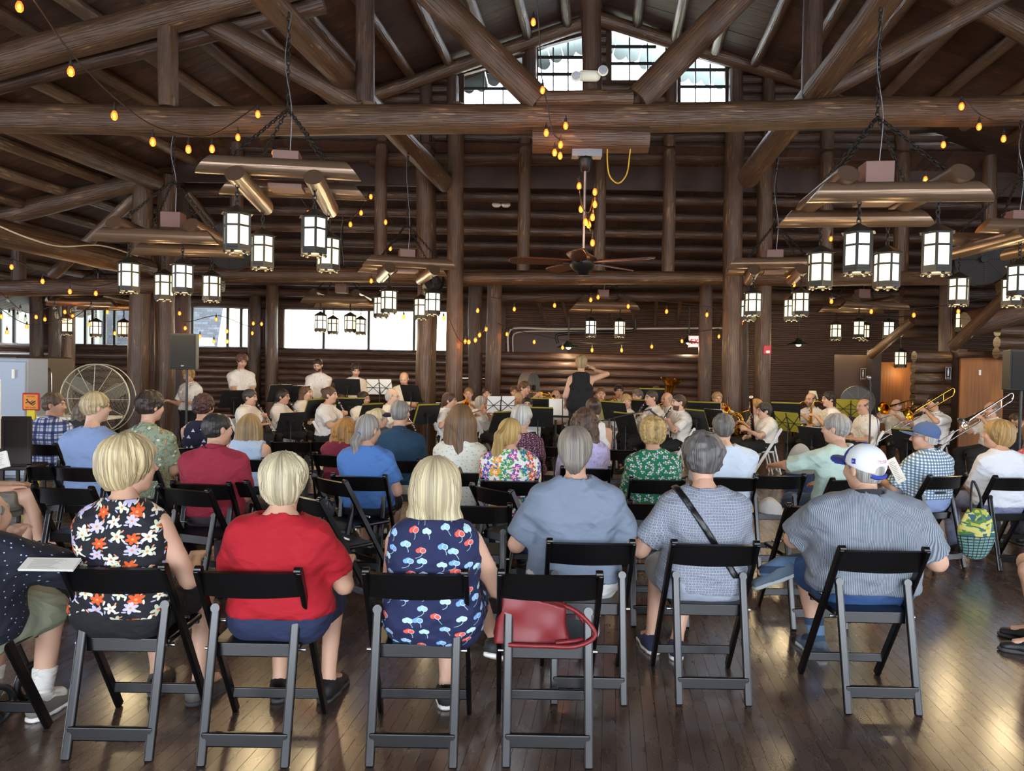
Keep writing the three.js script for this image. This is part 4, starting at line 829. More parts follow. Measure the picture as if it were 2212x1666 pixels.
  // hair and glasses
  if (o.hair?.[0]) { const h = part('hair', hairGeo(o.hair[0], Q > 1.2 ? .0105 : .008), hairMat(o.hair[1]), P); h.applyMatrix4(hm); if (o.hair[2]) h.scale.multiply(V(...o.hair[2])); }
  if (o.glasses) { const e = part('glasses', merge([-1, 1].flatMap((s) => [new THREE.TorusGeometry(.0195, .0014, 5, 14).scale(1.08, .85, 1).translate(s * .031, -.002, -.1), rod(V(s * .053, .004, -.098), V(s * .08, .006, .01), .0013)]).concat(rod(V(-.01, .002, -.102), V(.01, .002, -.102), .0015))), glassesMat, P); e.applyMatrix4(hm); }
  // put the crown of the head where it belongs
  const hl = V(headC.x, 0, headC.z).applyAxisAngle(UP, o.turn ?? 0); P.position.set(target.x - hl.x, floorY, target.z - hl.z);
  const self = { cover: o._cover, group: P, head: headC, hm, hip, y, A, legs, T, sh, neckB, o };
  return self;
}
// ---------------------------------------------------------------- cloth prints
const flower = (g, x, y, r, n, col, mid, rot = 0) => { g.fillStyle = col; for (let i = 0; i < n; i++) { const a = rot + i / n * 6.283; g.beginPath(); g.ellipse(x + Math.cos(a) * r * .55, y + Math.sin(a) * r * .55, r * .52, r * .27, a, 0, 6.3); g.fill(); } g.fillStyle = mid; g.beginPath(); g.arc(x, y, r * .2, 0, 6.3); g.fill(); };
const leaf = (g, x, y, r, a, col) => { g.fillStyle = col; g.beginPath(); g.ellipse(x, y, r, r * .36, a, 0, 6.3); g.fill(); };
function print(bg, n, stamp, size = 512, seed = 1) {
  return canvasTex(size, size, (g, w, h) => {
    g.fillStyle = bg; g.fillRect(0, 0, w, h);
    const m = Math.ceil(Math.sqrt(n));
    for (let i = 0; i < m * m; i++) { const x = ((i % m) + .5 + (hash(i, seed) - .5) * .7) * w / m, y = (Math.floor(i / m) + .5 + (hash(i, seed, 4) - .5) * .7) * h / m; for (const ox of [-w, 0, w]) for (const oy of [-h, 0, h]) if (x + ox > -80 && x + ox < w + 80 && y + oy > -80 && y + oy < h + 80) stamp(g, x + ox, y + oy, i, (k) => hash(i, seed + 20, k)); }
  });
}
const PR = {
  blackFloral: print('#14141d', 36, (g, x, y, i, r) => { const c = ['#c8cfb4', '#c8531f', '#e3dccb', '#b9b4d8'][i % 4]; flower(g, x, y, 30 + r(1) * 10, 5 + (i % 2), c, '#d98a55', r(2) * 6); leaf(g, x + 32, y + 22, 15, r(3) * 6, '#d7d3bc'); leaf(g, x - 30, y + 25, 13, r(4) * 6, '#b7b3d6'); leaf(g, x + 24, y - 28, 12, r(5) * 6, '#d98f68'); }),
  navyFloral: print('#171f45', 49, (g, x, y, i, r) => { const c = ['#8fb8dc', '#d8574a', '#a9cfd4', '#6f9fd2'][i % 4]; g.strokeStyle = '#9db9b8'; g.lineWidth = 3; g.beginPath(); g.moveTo(x, y); g.quadraticCurveTo(x + 20, y + 34, x + (r(1) - .5) * 60, y + 44); g.stroke(); for (let k = 0; k < 3; k++) { g.fillStyle = c; g.beginPath(); g.arc(x + (k - 1) * 10, y + Math.abs(k - 1) * 6, 12, 0, 6.3); g.fill(); } g.strokeStyle = '#dfe9e8'; g.lineWidth = 2; g.stroke(); }, 512, 3),
  hawaii: print('#8d9a80', 36, (g, x, y, i, r) => { g.strokeStyle = '#333a33'; g.lineWidth = 3; for (let k = 0; k < 3; k++) { g.beginPath(); g.ellipse(x + 20 * Math.cos(k * 2 + r(1) * 6), y + 20 * Math.sin(k * 2 + r(1) * 6), 28, 8, k * 2 + r(1) * 6, 0, 6.3); g.stroke(); } flower(g, x + 26 * (r(2) - .5), y + 30 * (r(3) - .5), 17, 5, i % 3 ? '#dfe0cf' : '#c98a4e', '#b7803a', r(4) * 6); leaf(g, x - 26, y - 20, 22, r(5) * 6, '#77856c'); }, 512, 5),
  plaid: canvasTex(256, 256, (g) => { g.fillStyle = '#d5d9e4'; g.fillRect(0, 0, 256, 256); for (const [p, w, c] of [[10, 44, 'rgba(32,44,100,.72)'], [74, 16, 'rgba(50,80,150,.6)'], [128, 44, 'rgba(32,44,100,.72)'], [200, 18, 'rgba(50,80,150,.6)']]) { g.fillStyle = c; g.fillRect(p, 0, w, 256); g.fillRect(0, p, 256, w); } }),
  gingham: canvasTex(128, 128, (g) => { g.fillStyle = '#eef1ee'; g.fillRect(0, 0, 128, 128); g.fillStyle = 'rgba(52,92,128,.58)'; for (let i = 0; i < 8; i += 2) { g.fillRect(i * 16, 0, 16, 128); g.fillRect(0, i * 16, 128, 16); } }),
  bigFlowers: print('#e9e3dc', 36, (g, x, y, i, r) => { const c = ['#b0489a', '#1f7f95', '#d9542b', '#6c4aa8', '#e59a2c', '#3f9a56'][i % 6]; leaf(g, x + 38, y + 18, 30, r(1) * 6, '#5f9c5b'); leaf(g, x - 38, y + 20, 28, r(2) * 6, '#86b868'); flower(g, x, y, 46, 6, c, '#f2b24a', r(3) * 6); flower(g, x, y, 22, 5, '#f3d4c6', c, r(4) * 6); leaf(g, x, y - 44, 20, r(5) * 6, '#2f6fb0'); }, 512, 8),
  speckle: print('#4a1d38', 225, (g, x, y, i, r) => { g.fillStyle = i % 3 ? '#e6dce2' : '#9a6d88'; g.beginPath(); g.ellipse(x, y, 9, 5, r(1) * 6, 0, 6.3); g.fill(); }, 512, 9),
  lavender: print('#b9b0d8', 49, (g, x, y, i, r) => { g.strokeStyle = '#8d8aa6'; g.lineWidth = 3; g.beginPath(); g.arc(x, y, 20, 0, 4); g.stroke(); flower(g, x + 10, y, 17, 6, '#a39fbe', '#e9e6ee', r(1) * 6); leaf(g, x - 24, y + 14, 12, r(2) * 6, '#84829c'); }, 512, 11),
  greenFloral: print('#0e6a46', 49, (g, x, y, i, r) => { for (let k = 0; k < 3; k++) flower(g, x + 17 * Math.cos(k * 2.1 + r(1) * 6), y + 17 * Math.sin(k * 2.1 + r(1) * 6), 14, 5, ['#ece9e6', '#e3a5b2', '#a9cfe0'][(k + i) % 3], '#e6a7b4', r(k) * 6); leaf(g, x + 34, y + 20, 7, r(4) * 6, '#c9b75e'); }, 512, 13),
  geo: canvasTex(128, 128, (g) => { g.fillStyle = '#9298a2'; g.fillRect(0, 0, 128, 128); g.strokeStyle = '#5a6170'; g.lineWidth = 5; for (let i = 0; i < 4; i++) for (let j = 0; j < 4; j++) g.strokeRect(i * 32 + 7 + (j % 2) * 6, j * 32 + 8, 17, 15); }),
  microStripe: canvasTex(128, 128, (g) => { g.fillStyle = '#959da6'; g.fillRect(0, 0, 128, 128); g.fillStyle = '#555d67'; for (let i = 0; i < 8; i++) g.fillRect(i * 16, 0, 8, 128); g.fillStyle = 'rgba(120,130,140,.35)'; for (let j = 0; j < 16; j++) g.fillRect(0, j * 8, 128, 3); }),
  dots: print('#0c1020', 100, (g, x, y) => { g.fillStyle = '#aeb7cf'; g.beginPath(); g.arc(x, y, 4, 0, 6.3); g.fill(); }, 512, 15),
  redWhite: print('#e6e4e2', 25, (g, x, y, i, r) => { flower(g, x, y, 40, 6, '#c25a63', '#e9c9c6', r(1) * 6); }, 256, 17),
  navyTri: print('#141630', 25, (g, x, y, i, r) => { g.fillStyle = '#cfcfe2'; g.beginPath(); g.moveTo(x, y - 14); g.lineTo(x + 12, y + 8); g.lineTo(x - 12, y + 8); g.fill(); }, 256, 19),
  smallFlowerWhite: print('#dcdccb', 64, (g, x, y, i, r) => { leaf(g, x, y, 9, r(1) * 6, '#6d7698'); leaf(g, x + 10, y + 6, 6, r(2) * 6, '#8d96b2'); }, 512, 21),
};
const C = (color) => cloth(color);
const sit = (p, label, dz = 0, dx = 0, turn = 0) => { const g = p.group; return chair(g.position.x + dx, g.position.z + dz, g.rotation.y + turn, label); };
const capMat = (c) => mat(c, .8);
// a baseball cap on a head: crown, brim, button, strap; returned parts sit in the thing's own axes
function cap(p, label, crownMat, brimMat, extra) {
  const t = thing('baseball_cap', label, 'cap'); t.position.copy(p.group.position); t.rotation.copy(p.group.rotation);
  const add = (n, g, m) => { const q = part(n, g, m, t); q.applyMatrix4(p.hm); return q; };
  const crown = nets((x, y, z) => Math.max(ell(x, y, z, 0, .035, .012, .097, .103, .118), .02 - y - z * .3, -ell(x, y, z, 0, .005, .13, .038, .026, .03)), [-.12, -.03, -.13], [.12, .16, .15], .007);
  add('crown', crown, crownMat);
  const brim = nets((x, y, z) => Math.max(ell(x, y, z, 0, .03, -.1, .088, .2, .105), Math.abs(y - .036 + x * x * 2.2 + (z + .1) * .1) - .004, -ell(x, y, z, 0, .035, .012, .088, .2, .105)), [-.11, -.03, -.23], [.11, .08, .02], .006);
  add('brim', brim, brimMat);
  add('button', new THREE.SphereGeometry(.009, 8, 6).translate(0, .138, .012), brimMat);
  add('strap', tube([V(-.05, -.012, .104), V(-.03, -.017, .114), V(0, -.019, .118), V(.03, -.017, .114), V(.05, -.012, .104)], .008, 14, 6).scale(1, 1.4, 1).translate(0, -.004, 0), brimMat);
  if (extra) extra(add);
  return t;
}
// ---------------------------------------------------------------- front row
const A1 = person({ label: 'blonde woman in a black floral top, head turned right, near left', px: 281, py: 950, d: 3.3, female: 1, w: 1.1, hair: ['layered', '#cdb98c', [1.02, 1.03, 1.02]], hs: 1.0, head: [-.75, .05, 0], shirt: { mat: cloth(0, .36, PR.blackFloral), sleeve: 0, hem: .56, armhole: .2, folds: .022 }, pants: { mat: C(0x101116), len: .42 }, arms: { L: [-.1, .7, -.28], R: [.2, .72, -.25, [.6, -1, .5]] }, shoes: mat(0x4a4744, .7), legs: { L: [[-.1, .5, -.42], [-.05, .09, -.4]], R: [[.16, .5, -.42], [.2, .09, -.3], [.3, -.1, -1]] } });
const A2 = person({ label: 'woman with short blond hair in a bright red T-shirt', px: 616, py: 984, d: 3.3, female: 1, w: 1.15, hair: ['layered', '#d5c7a2', [.96, .93, .96]], head: [0, .06, .03], shirt: { mat: C(0x9e0419), sleeve: .75, hem: .57, neck: .02, wide: 1.5 }, pants: { mat: C(0x1c2645), len: .5 }, arms: { R: [.22, .7, -.3, [.5, -1, .4]], L: [-.22, .68, -.28, [-.5, -1, .4]] }, shoes: mat(0x131316, .6) });
part('earring', new THREE.TorusGeometry(.011, .0028, 6, 14), M.brass, A2.group).applyMatrix4(A2.hm.clone().multiply(new THREE.Matrix4().makeTranslation(-.082, -.046, .012)));
const A3 = person({ label: 'woman with a blond bob in a navy floral dress', px: 944, py: 1001, d: 3.3, female: 1, w: 1.08, hair: ['bob', '#d3c39b', [1.06, 1.04, 1.06]], head: [-.12, .02, 0], shirt: { mat: cloth(0, .42, PR.navyFloral), sleeve: 0, hem: .48, armhole: .2, neck: .035, wide: 1.35, name: 'dress' }, pants: { mat: cloth(0, .42, PR.navyFloral), len: .45, skirt: .8, name: 'dress_skirt' }, arms: { R: [.24, .68, -.3, [.6, -1, .4]], L: [-.15, .7, -.3] }, shoes: mat(0x1a1b1d, .6), sole: mat(0xe8e5dc, .7), legs: { L: [[.02, .5, -.42], [.03, .09, -.32]], R: [[.16, .52, -.44], [.27, .25, -.52], [.4, -.5, -1]] } });
const A4 = person({ label: 'woman in a plain grey T-shirt with grey hair clipped up', px: 1244, py: 924, d: 3.98, female: 1, w: 1.3, sh: 1.1, hair: ['clip', '#938a7e', [1.0, .97, 1.0]], head: [-.15, .05, .04], shirt: { mat: C(0x727e8f), sleeve: .85, hem: .55, folds: .026 }, pants: { mat: C(0xc9c8c4) }, arms: { L: [-.2, .74, -.22, [-.7, -1, .3]], R: [.2, .74, -.24, [.7, -1, .3]] } });
const A5 = person({ label: 'woman in a grey patterned blouse with a black shoulder strap', px: 1518, py: 946, d: 3.98, female: 1, w: 1.2, sh: 1.05, hair: ['mop', '#6b6866', [1.08, 1.08, 1.08]], shirt: { mat: cloth(0, .055, PR.geo), sleeve: .8, hem: .5, folds: .02 }, pants: { mat: C(0x8f96a3), len: .62, skirt: .7 }, arms: { L: [-.26, .74, -.22, [-.7, -1, .3]], R: [.18, .72, -.28] }, shoes: mat(0x243050, .6), sole: M.white, legs: { L: [[-.14, .5, -.42], [-.18, .09, -.38]], R: [[.05, .5, -.42], [-.05, .09, -.3]] } });
{ const n = V(.83, .555, 0), c = n.dot(V(-.12, A5.y(.46), 0)); part('shoulder_strap', nets((x, y, z) => Math.max(Math.abs(A5.cover(x, y, z) - .004) - .009, Math.abs(x * n.x + y * n.y - c) - .017, A5.y(.06) - y), [-.3, A5.y(0), -.25], [.32, A5.y(.55), .3], .0085), mat(0x0c0c0e, .4), A5.group); }
const A6 = person({ label: 'large man in a grey striped polo and white cap, leg crossed', px: 1866, py: 966, d: 3.98, socks: cloth(0, .03, canvasTex(32, 32, (g) => { g.fillStyle = '#5c7796'; g.fillRect(0, 0, 32, 32); g.fillStyle = '#2c3f58'; g.fillRect(0, 0, 32, 14); })), w: 1.55, sh: 1.28, limb: 1.0, hair: ['bald', '#b9b4ad'], head: [.35, .02, .02], hs: 1.0, shirt: { mat: cloth(0, .048, PR.microStripe), sleeve: .85, hem: .52, folds: .03, collar: mat(0x2c2b31, .85), cr: .08, loose: .02 }, pants: { mat: C(0x2b4a78), len: .5 }, arms: { L: [-.16, .7, -.36, [-1, -.6, .1]], R: [.34, .7, -.2, [.6, -1, .4]] }, shoes: mat(0x5c6b7b, .7), sole: mat(0xb9c0bd, .8), legs: { L: [[-.13, .5, -.42], [-.08, .09, -.35]], R: [[.08, .55, -.44], [-.3, .54, -.36], [-1, -.45, -.1]] } });
cap(A6, 'white baseball cap with blue brim and red lettering', capMat(0xdfe4e6), capMat(0x2b3d9c), (add) => {
  add('front_panel', nets((x, y, z) => Math.max(ell(x, y, z, 0, .035, .012, .0985, .1048, .1195), .03 - y, z + .004 + Math.abs(x) * .35), [-.12, 0, -.13], [.12, .16, .05], .007), capMat(0x2b3d9c));
  const tx = canvasTex(128, 40, (g) => { g.fillStyle = '#dfe4e6'; g.fillRect(0, 0, 128, 40); g.fillStyle = '#a01c2e'; g.font = 'italic bold 26px serif'; g.textAlign = 'center'; g.fillText('Heritage', 64, 26); g.fillRect(20, 31, 88, 4); });
  const g = new THREE.CylinderGeometry(.108, .114, .022, 12, 1, true, -.3, .6); add('lettering', g.translate(0, .058, .019), mat(0xffffff, .8, { map: tx }));
  const b = canvasTex(64, 64, (q) => { q.fillStyle = '#2b3d9c'; q.fillRect(0, 0, 64, 64); q.fillStyle = '#e8edf5'; q.font = 'bold 30px sans-serif'; q.fillText('B·', 14, 44); });
  add('badge', box(.003, .028, .024, -.098, .05, .03), mat(0xffffff, .8, { map: b }));
});
const A0 = person({ label: 'man in a dark dotted shirt leaning forward at the left edge', px: -34, py: 1040, d: 3.2, socks: C(0xd9d6ce), w: 1.3, sh: 1.15, lean: .3, hair: ['bald', '#a9a39b'], head: [-.2, .25, 0], shirt: { mat: cloth(0, .3, PR.dots), sleeve: .9, hem: .5, folds: .03 }, pants: { mat: C(0x9aa088), len: .56 }, arms: { R: [.26, .66, -.42, [1, -.1, .1]], L: [-.1, .8, -.4] }, shoes: mat(0x6d6a60, .7), sole: M.white });
sit(A0, 'black folding chair under the man in the dark dotted shirt', -.03); sit(A1, 'black folding chair under the woman in the black floral top', -.01, .05); sit(A2, 'black folding chair under the woman in red', .02, -.07); sit(A3, 'black folding chair under the woman in the navy floral dress', 0, -.06);
chair(hX(1197, 3.08), -3.3, 0, 'empty black folding chair holding the red handbag');
sit(A4, 'black folding chair under the woman in the grey T-shirt', .08, .06); sit(A5, 'black folding chair under the woman with the shoulder strap', .06, .0); sit(A6, 'black folding chair under the man in the white cap', .13, -.06);
// ---------------------------------------------------------------- middle rows
const mid = [
  ['man in a blue plaid shirt looking right, far left', { px: 117, py: 851, d: 7.8, hair: ['short', '#6d5a4c'], head: [-1.25, 0, 0], turn: -.1, shirt: { mat: cloth(0, .16, PR.plaid), hem: .55, collar: true } }],
  ['man in a light blue T-shirt with sandy hair and glasses', { px: 208, py: 850, d: 6.2, w: 1.15, sh: 1.06, hair: ['short', '#cbb58a'], head: [-.6, 0, 0], turn: -.1, glasses: 1, shirt: { mat: C(0x7d92b8), hem: .53 }, pants: { mat: C(0x6a7383), len: .55 } }],
  ['man in a sage Hawaiian shirt with dark curly hair', { px: 326, py: 849, d: 6.3, w: 1.1, sh: 1.05, hair: ['mop', '#3a2c22'], head: [-.35, 0, 0], turn: -.15, shirt: { mat: cloth(0, .34, PR.hawaii), hem: .52, collar: true } }],
  ['woman with short auburn curls in a dark navy dress', { px: 441, py: 854, d: 7.7, female: 1, hair: ['curly', '#4a2a28', [.92, .92, .92]], head: [-.3, 0, 0], shirt: { mat: cloth(0, .4, PR.navyTri), sleeve: 0, armhole: .15, neck: .1, wide: 1.4 } }],
  ['balding man in a maroon polo shirt', { px: 471, py: 893, d: 5.5, w: 1.12, sh: 1.05, hair: ['thin', '#2e2926'], head: [-.55, 0, 0], turn: -.08, skin: 'b', shirt: { mat: C(0x8e1f34), hem: .54, collar: true, sleeve: .8 }, pants: { mat: C(0x3a2f36) } }],
  ['woman with long straight light brown hair, bare shoulders', { px: 541, py: 898, d: 6.9, female: 1, hair: ['long', '#a08459'], shirt: { mat: C(0xa9bcd6), sleeve: 0, armhole: .15 } }],
  ['woman with curly strawberry hair in a maroon T-shirt', { px: 748, py: 908, d: 7.3, female: 1, hair: ['wavy', '#b08144'], turn: -.3, shirt: { mat: C(0x6f1c33), hem: .54 } }],
  ['woman in a blue T-shirt with a grey ponytail', { px: 797, py: 897, d: 6.0, female: 1, w: 1.12, hair: ['pony', '#a6a099'], head: [-.45, 0, 0], turn: -.1, glasses: 1, shirt: { mat: C(0x4d79b8), hem: .53 }, pants: { mat: C(0x1c2030), len: .5 }, arms: { R: [.16, .72, -.24, [.5, -1, .4]] } }],
  ['man in a dark teal polo shirt with grey hair', { px: 865, py: 866, d: 7.0, w: 1.05, hair: ['thin', '#8e8b86'], head: [-.1, 0, 0], shirt: { mat: C(0x1d3f58), hem: .56, collar: true }, pants: { mat: C(0xc3bfb2) } }],
  ['woman with very long brown hair over a pale floral dress', { px: 996, py: 882, d: 6.3, female: 1, hair: ['long', '#7a5a38', [1.1, 1.15, 1.05]], shirt: { mat: cloth(0, .3, PR.smallFlowerWhite), hem: .5 }, pants: { mat: cloth(0, .3, PR.smallFlowerWhite), len: .5, skirt: .8 } }],
  ['woman in a bright multicoloured flower shirt, blond ponytail', { px: 1103, py: 905, d: 5.9, female: 1, w: 1.15, hair: ['highpony', '#c9a764'], head: [-.5, .05, -.1], shirt: { mat: cloth(0, .36, PR.bigFlowers), sleeve: .9, hem: .5, loose: .022 }, pants: { mat: C(0x27365e) } }],
  ['woman with short white hair in a purple speckled blouse', { px: 1128, py: 879, d: 7.3, female: 1, hair: ['short', '#d6d4cd', [1.1, 1.06, 1.08]], head: [-.3, 0, 0], turn: -.1, shirt: { mat: cloth(0, .22, PR.speckle), sleeve: 1.3 } }],
  ['woman in a lavender floral shirt with brown hair', { px: 1262, py: 886, d: 6.7, female: 1, w: 1.1, hair: ['wavy', '#5a4234'], shirt: { mat: cloth(0, .3, PR.lavender), sleeve: .95, hem: .52 } }],
  ['woman in a white tank top with dark hair pinned up', { px: 1282, py: 861, d: 8.3, female: 1, hair: ['bun', '#4a372c'], shirt: { mat: C(0xe2e0e0), sleeve: 0, armhole: .13, neck: .08 } }],
  ['woman in a green floral blouse with curly blond hair', { px: 1410, py: 906, d: 6.1, female: 1, w: 1.1, hair: ['curly', '#c4a468', [1, 1, 1]], shirt: { mat: cloth(0, .26, PR.greenFloral), sleeve: .95, hem: .54 } }],
  ['man in a plain white polo with short grey hair', { px: 1563, py: 897, d: 6.3, w: 1.2, sh: 1.08, hair: ['short', '#77726c'], head: [-.2, 0, 0], shirt: { mat: C(0xc9d6e4), hem: .52 }, pants: { mat: C(0xb0a68e), len: .55 } }],
  ['man in a mint green shirt resting his arm on a chair', { px: 1806, py: 897, d: 6.3, w: 1.1, sh: 1.05, hair: ['short', '#a9a39c'], head: [.55, 0, 0], turn: .25, shirt: { mat: C(0xb4cbbf), sleeve: .95, hem: .53, folds: .035 }, pants: { mat: C(0x2f4a68) }, arms: { L: [-.3, .84, -.42, [-1, -.1, .8]] } }],
  ['man in blue gingham with a navy cap holding a program', { px: 1998, py: 916, d: 6.6, w: 1.1, hair: ['bald', '#d8d4cb'], head: [.75, 0, 0], turn: .35, glasses: 1, shirt: { mat: cloth(0, .1, PR.gingham), hem: .58, collar: true, sleeve: .9 }, pants: { mat: C(0x8fa3d0), len: .55 }, arms: { L: [-.24, .72, -.34] } }],
  ['woman in a white T-shirt with a blond bob, right side', { px: 2155, py: 912, d: 6.6, female: 1, w: 1.1, hair: ['layered', '#b8935a'], head: [.8, .1, 0], turn: .1, shirt: { mat: C(0xd9dde4), sleeve: .95, hem: .52, neck: .04 }, pants: { mat: C(0x7d84a3) } }],
  ['person in a white and red floral shirt at the right edge', { px: 2236, py: 915, d: 7.0, female: 1, hair: ['bob', '#7b5a3c'], shirt: { mat: cloth(0, .3, PR.redWhite), sleeve: .95 } }],
];
const midP = {};
for (const [label, o] of mid) { const p = person({ label, q: 1.12, ...o }); midP[o.px] = p; sit(p, `black folding chair under the ${label.replace(/^(bald|bal)?/, '$1').split(',')[0]}`.split(' ').slice(0, 16).join(' '), .02); }
cap(midP[1998], 'faded navy baseball cap on the man in gingham', capMat(0x49618c), capMat(0x49618c));
// scrunchie, hair tie, belt
part('scrunchie', new THREE.TorusGeometry(.024, .011, 8, 16).rotateX(.5), mat(0x2f5e98, .9), midP[797].group).applyMatrix4(midP[797].hm.clone().multiply(new THREE.Matrix4().makeTranslation(0, -.03, .125)));
part('hair_tie', new THREE.TorusGeometry(.021, .006, 8, 16).rotateX(.9), mat(0xe0687c, .8), midP[1103].group).applyMatrix4(midP[1103].hm.clone().multiply(new THREE.Matrix4().makeTranslation(0, .035, .135)));
part('belt', tube([V(-.19, .64, .03), V(-.12, .645, .14), V(0, .645, .165), V(.12, .645, .14), V(.19, .64, .03)], .014, 24, 6), M.black, midP[1998].group);
// hidden heads between the rows and people cut off by the frame
const extra = [
  person({ label: 'person with long wavy grey-brown hair, mostly hidden at the far left', px: 186, py: 868, d: 9.0, female: 1, hair: ['wavy', '#7b6c58'], shirt: { mat: C(0x2a2a30) }, q: 1.2 }),
  person({ label: 'woman with pale hair and a dark visor beside the bald clarinettist', px: 818, py: 884, d: 8.6, female: 1, hair: ['bun', '#d9cda6'], head: [-1.1, 0, 0], shirt: { mat: C(0x3a3f52) }, q: 1.2 }),
  person({ label: 'person in grey shorts at the left edge, knee showing', px: -70, py: 880, d: 5.6, turn: -1.15, hair: ['short', '#6a5a4a'], shirt: { mat: C(0x4a5058) }, pants: { mat: C(0x6d675d), len: .5 }, legs: { R: [[.13, .62, -.44], [.12, .26, -.5]] }, q: 1.1 }),
  person({ label: 'person at the right edge whose bare knee shows', px: 2415, py: 960, d: 4.3, turn: 1.0, hair: ['short', '#6a5a4a'], shirt: { mat: C(0x4a5058) }, pants: { mat: C(0x27355c), len: .42 }, q: 1.1 }),
];
for (const p of extra) sit(p, `black folding chair under the ${p.o.label.split(',')[0].split(' at the')[0]}`.split(' ').slice(0, 16).join(' '));
part('visor', nets((x, y, z) => Math.max(ell(x, y, z, 0, .05, -.07, .1, .03, .12), -ell(x, y, z, 0, .02, .02, .088, .2, .1)), [-.12, 0, -.21], [.12, .1, .06], .008), mat(0x20263a, .7), extra[1].group).applyMatrix4(extra[1].hm);
// ---------------------------------------------------------------- empty chairs between the rows
for (const [px, d, turn, label] of [
  [142, 4.97, -.1, 'empty black folding chair left of the blonde woman in the floral top'], [104, 6.0, .35, 'empty black folding chair behind the left empty one, turned aside'], [420, 5.0, -.35, 'empty black folding chair behind the red-shirted woman, turned right'], [510, 5.4, -.4, 'second empty chair right of the maroon polo, turned right'],
  [700, 4.76, -.75, 'empty black chair seen edge-on beside the blue T-shirt woman'], [752, 5.5, -.75, 'empty black chair seen edge-on just behind the ponytail woman'], [625, 8.2, .1, 'empty black folding chair in front of the clarinettists'],
  [1030, 4.6, .05, 'empty black chair right of the blond bob'], [1112, 5.2, -.8, 'empty black chair turned sideways below the flower shirt'], [1435, 4.8, 0, 'empty black chair between the grey T-shirt and the green blouse'],
  [1775, 4.8, .05, 'empty black chair partly hidden by the man in the white cap'], [1688, 6.2, .05, 'empty black chair with a white hat on its seat'], [1330, 8.0, .1, 'empty black chair behind the lavender shirt'], [1170, 8.2, 0, 'empty black chair beside the purple blouse'], [690, 8.3, .1, 'empty black chair beside the curly strawberry hair'],
]) chairAt(px, d, turn, label);
// ---------------------------------------------------------------- the band on its low platform
const PF = 0;
const whiteShirt = [0xe4e0d8, 0xdcdad6, 0xe9e6de, 0xd8d9dc].map((c) => C(c));
const inst = (p, name, label, cat) => { const t = thing(name, label, cat); t.position.copy(p.group.position); t.rotation.copy(p.group.rotation); return t; };
const blackWood = mat(0x111012, .3), keyMetal = M.silver;
const tubeLine = (a, b, r, r2) => rod(a, b, r, r2 ?? r, 12);
function clarinet(p, label, m) {
  const t = inst(p, 'clarinet', label, 'clarinet'), e = m.clone().add(V(.0, -.50, -.30));
  const L = (k) => m.clone().lerp(e, k);
  part('mouthpiece', tubeLine(L(0), L(.1), .006, .012), M.black, t); part('body', tubeLine(L(.1), L(.9), .0135), blackWood, t);
  part('bell', orient(lathe([[.014, -.05], [.017, -.01], [.026, .03], [.036, .05], [.033, .05]], 16).rotateX(0), L(.86), L(1.03)), blackWood, t);
  part('ring', [.1, .32, .55, .88].map((k) => tubeLine(L(k), L(k + .018), .0165)), keyMetal, t);
  const kx = []; for (let i = 0; i < 12; i++) kx.push(new THREE.SphereGeometry(.007, 6, 5).translate(...L(.2 + i * .055).add(V(i % 2 ? .012 : -.01, .01, -.008)).toArray())); kx.push(tubeLine(L(.2).add(V(.015, .005, -.008)), L(.82).add(V(.015, .005, -.008)), .003)); part('keys', kx, keyMetal, t);
}
const CLA = (m) => ({ L: [-.055, m.y - .19, -.21, [-.9, -.7, .2], 'grip', [.75, .1, -.65], [-.6, .6, .4]], R: [.06, m.y - .34, -.29, [.9, -.7, .2], 'grip', [-.75, .1, -.65], [.6, .6, .4]] });
function flute(p, label, m, gold) {
  const t = inst(p, 'flute', label, 'flute'), a = m.clone().add(V(-.05, .002, -.012)), e = m.clone().add(V(.6, -.1, -.02)), L = (k) => a.clone().lerp(e, k), mt = gold ? M.brass : M.silver;
  part('tube', tubeLine(a, e, .0098), mt, t); const k = []; for (let i = 0; i < 13; i++) k.push(new THREE.CylinderGeometry(.009, .009, .008, 8).translate(...L(.36 + i * .045).add(V(0, .012, 0)).toArray())); part('keys', k, mt, t);
}
const FLU = (m) => ({ L: [.16, m.y - .06, -.25, [-.8, -.8, -.2], 'grip', [-.2, .3, .9], [-1, 0, 0]], R: [.4, m.y - .13, -.16, [.8, -.9, .3], 'grip', [-.2, .6, -.7], [0, .3, 1]] });
function trumpet(p, label, m) {
  const t = inst(p, 'trumpet', label, 'trumpet'), e = m.clone().add(V(0, -.04, -.5));
  part('leadpipe', tubeLine(m, m.clone().lerp(e, .8), .007), M.brass, t);
  part('bell', orient(lathe([[.008, -.14], [.011, 0], [.018, .07], [.035, .11], [.062, .135]], 20), m.clone().lerp(e, .5).add(V(0, -.05, 0)), e.clone().add(V(0, -.05, 0))), M.brass, t);
  part('valves', [-.02, 0, .02].map((z) => cyl(.011, .011, .12, 0, m.y - .05, m.z - .24 + z * 1.3)), M.brass, t);
  part('tubing', tube([m.clone().add(V(0, 0, -.4)), m.clone().add(V(0, -.03, -.45)), m.clone().add(V(0, -.09, -.42)), m.clone().add(V(0, -.09, -.12)), m.clone().add(V(0, -.06, -.08)), m.clone().add(V(0, -.05, -.2))], .007, 40), M.brass, t);
}
const TRU = (m) => ({ L: [-.05, m.y - .1, -.34, [-.9, -.6, .2], 'grip', [.5, .5, -.6], [-1, .2, 0]], R: [.06, m.y - .07, -.3, [.9, -.6, .2], 'grip', [-.4, .5, -.7], [1, .3, 0]] });
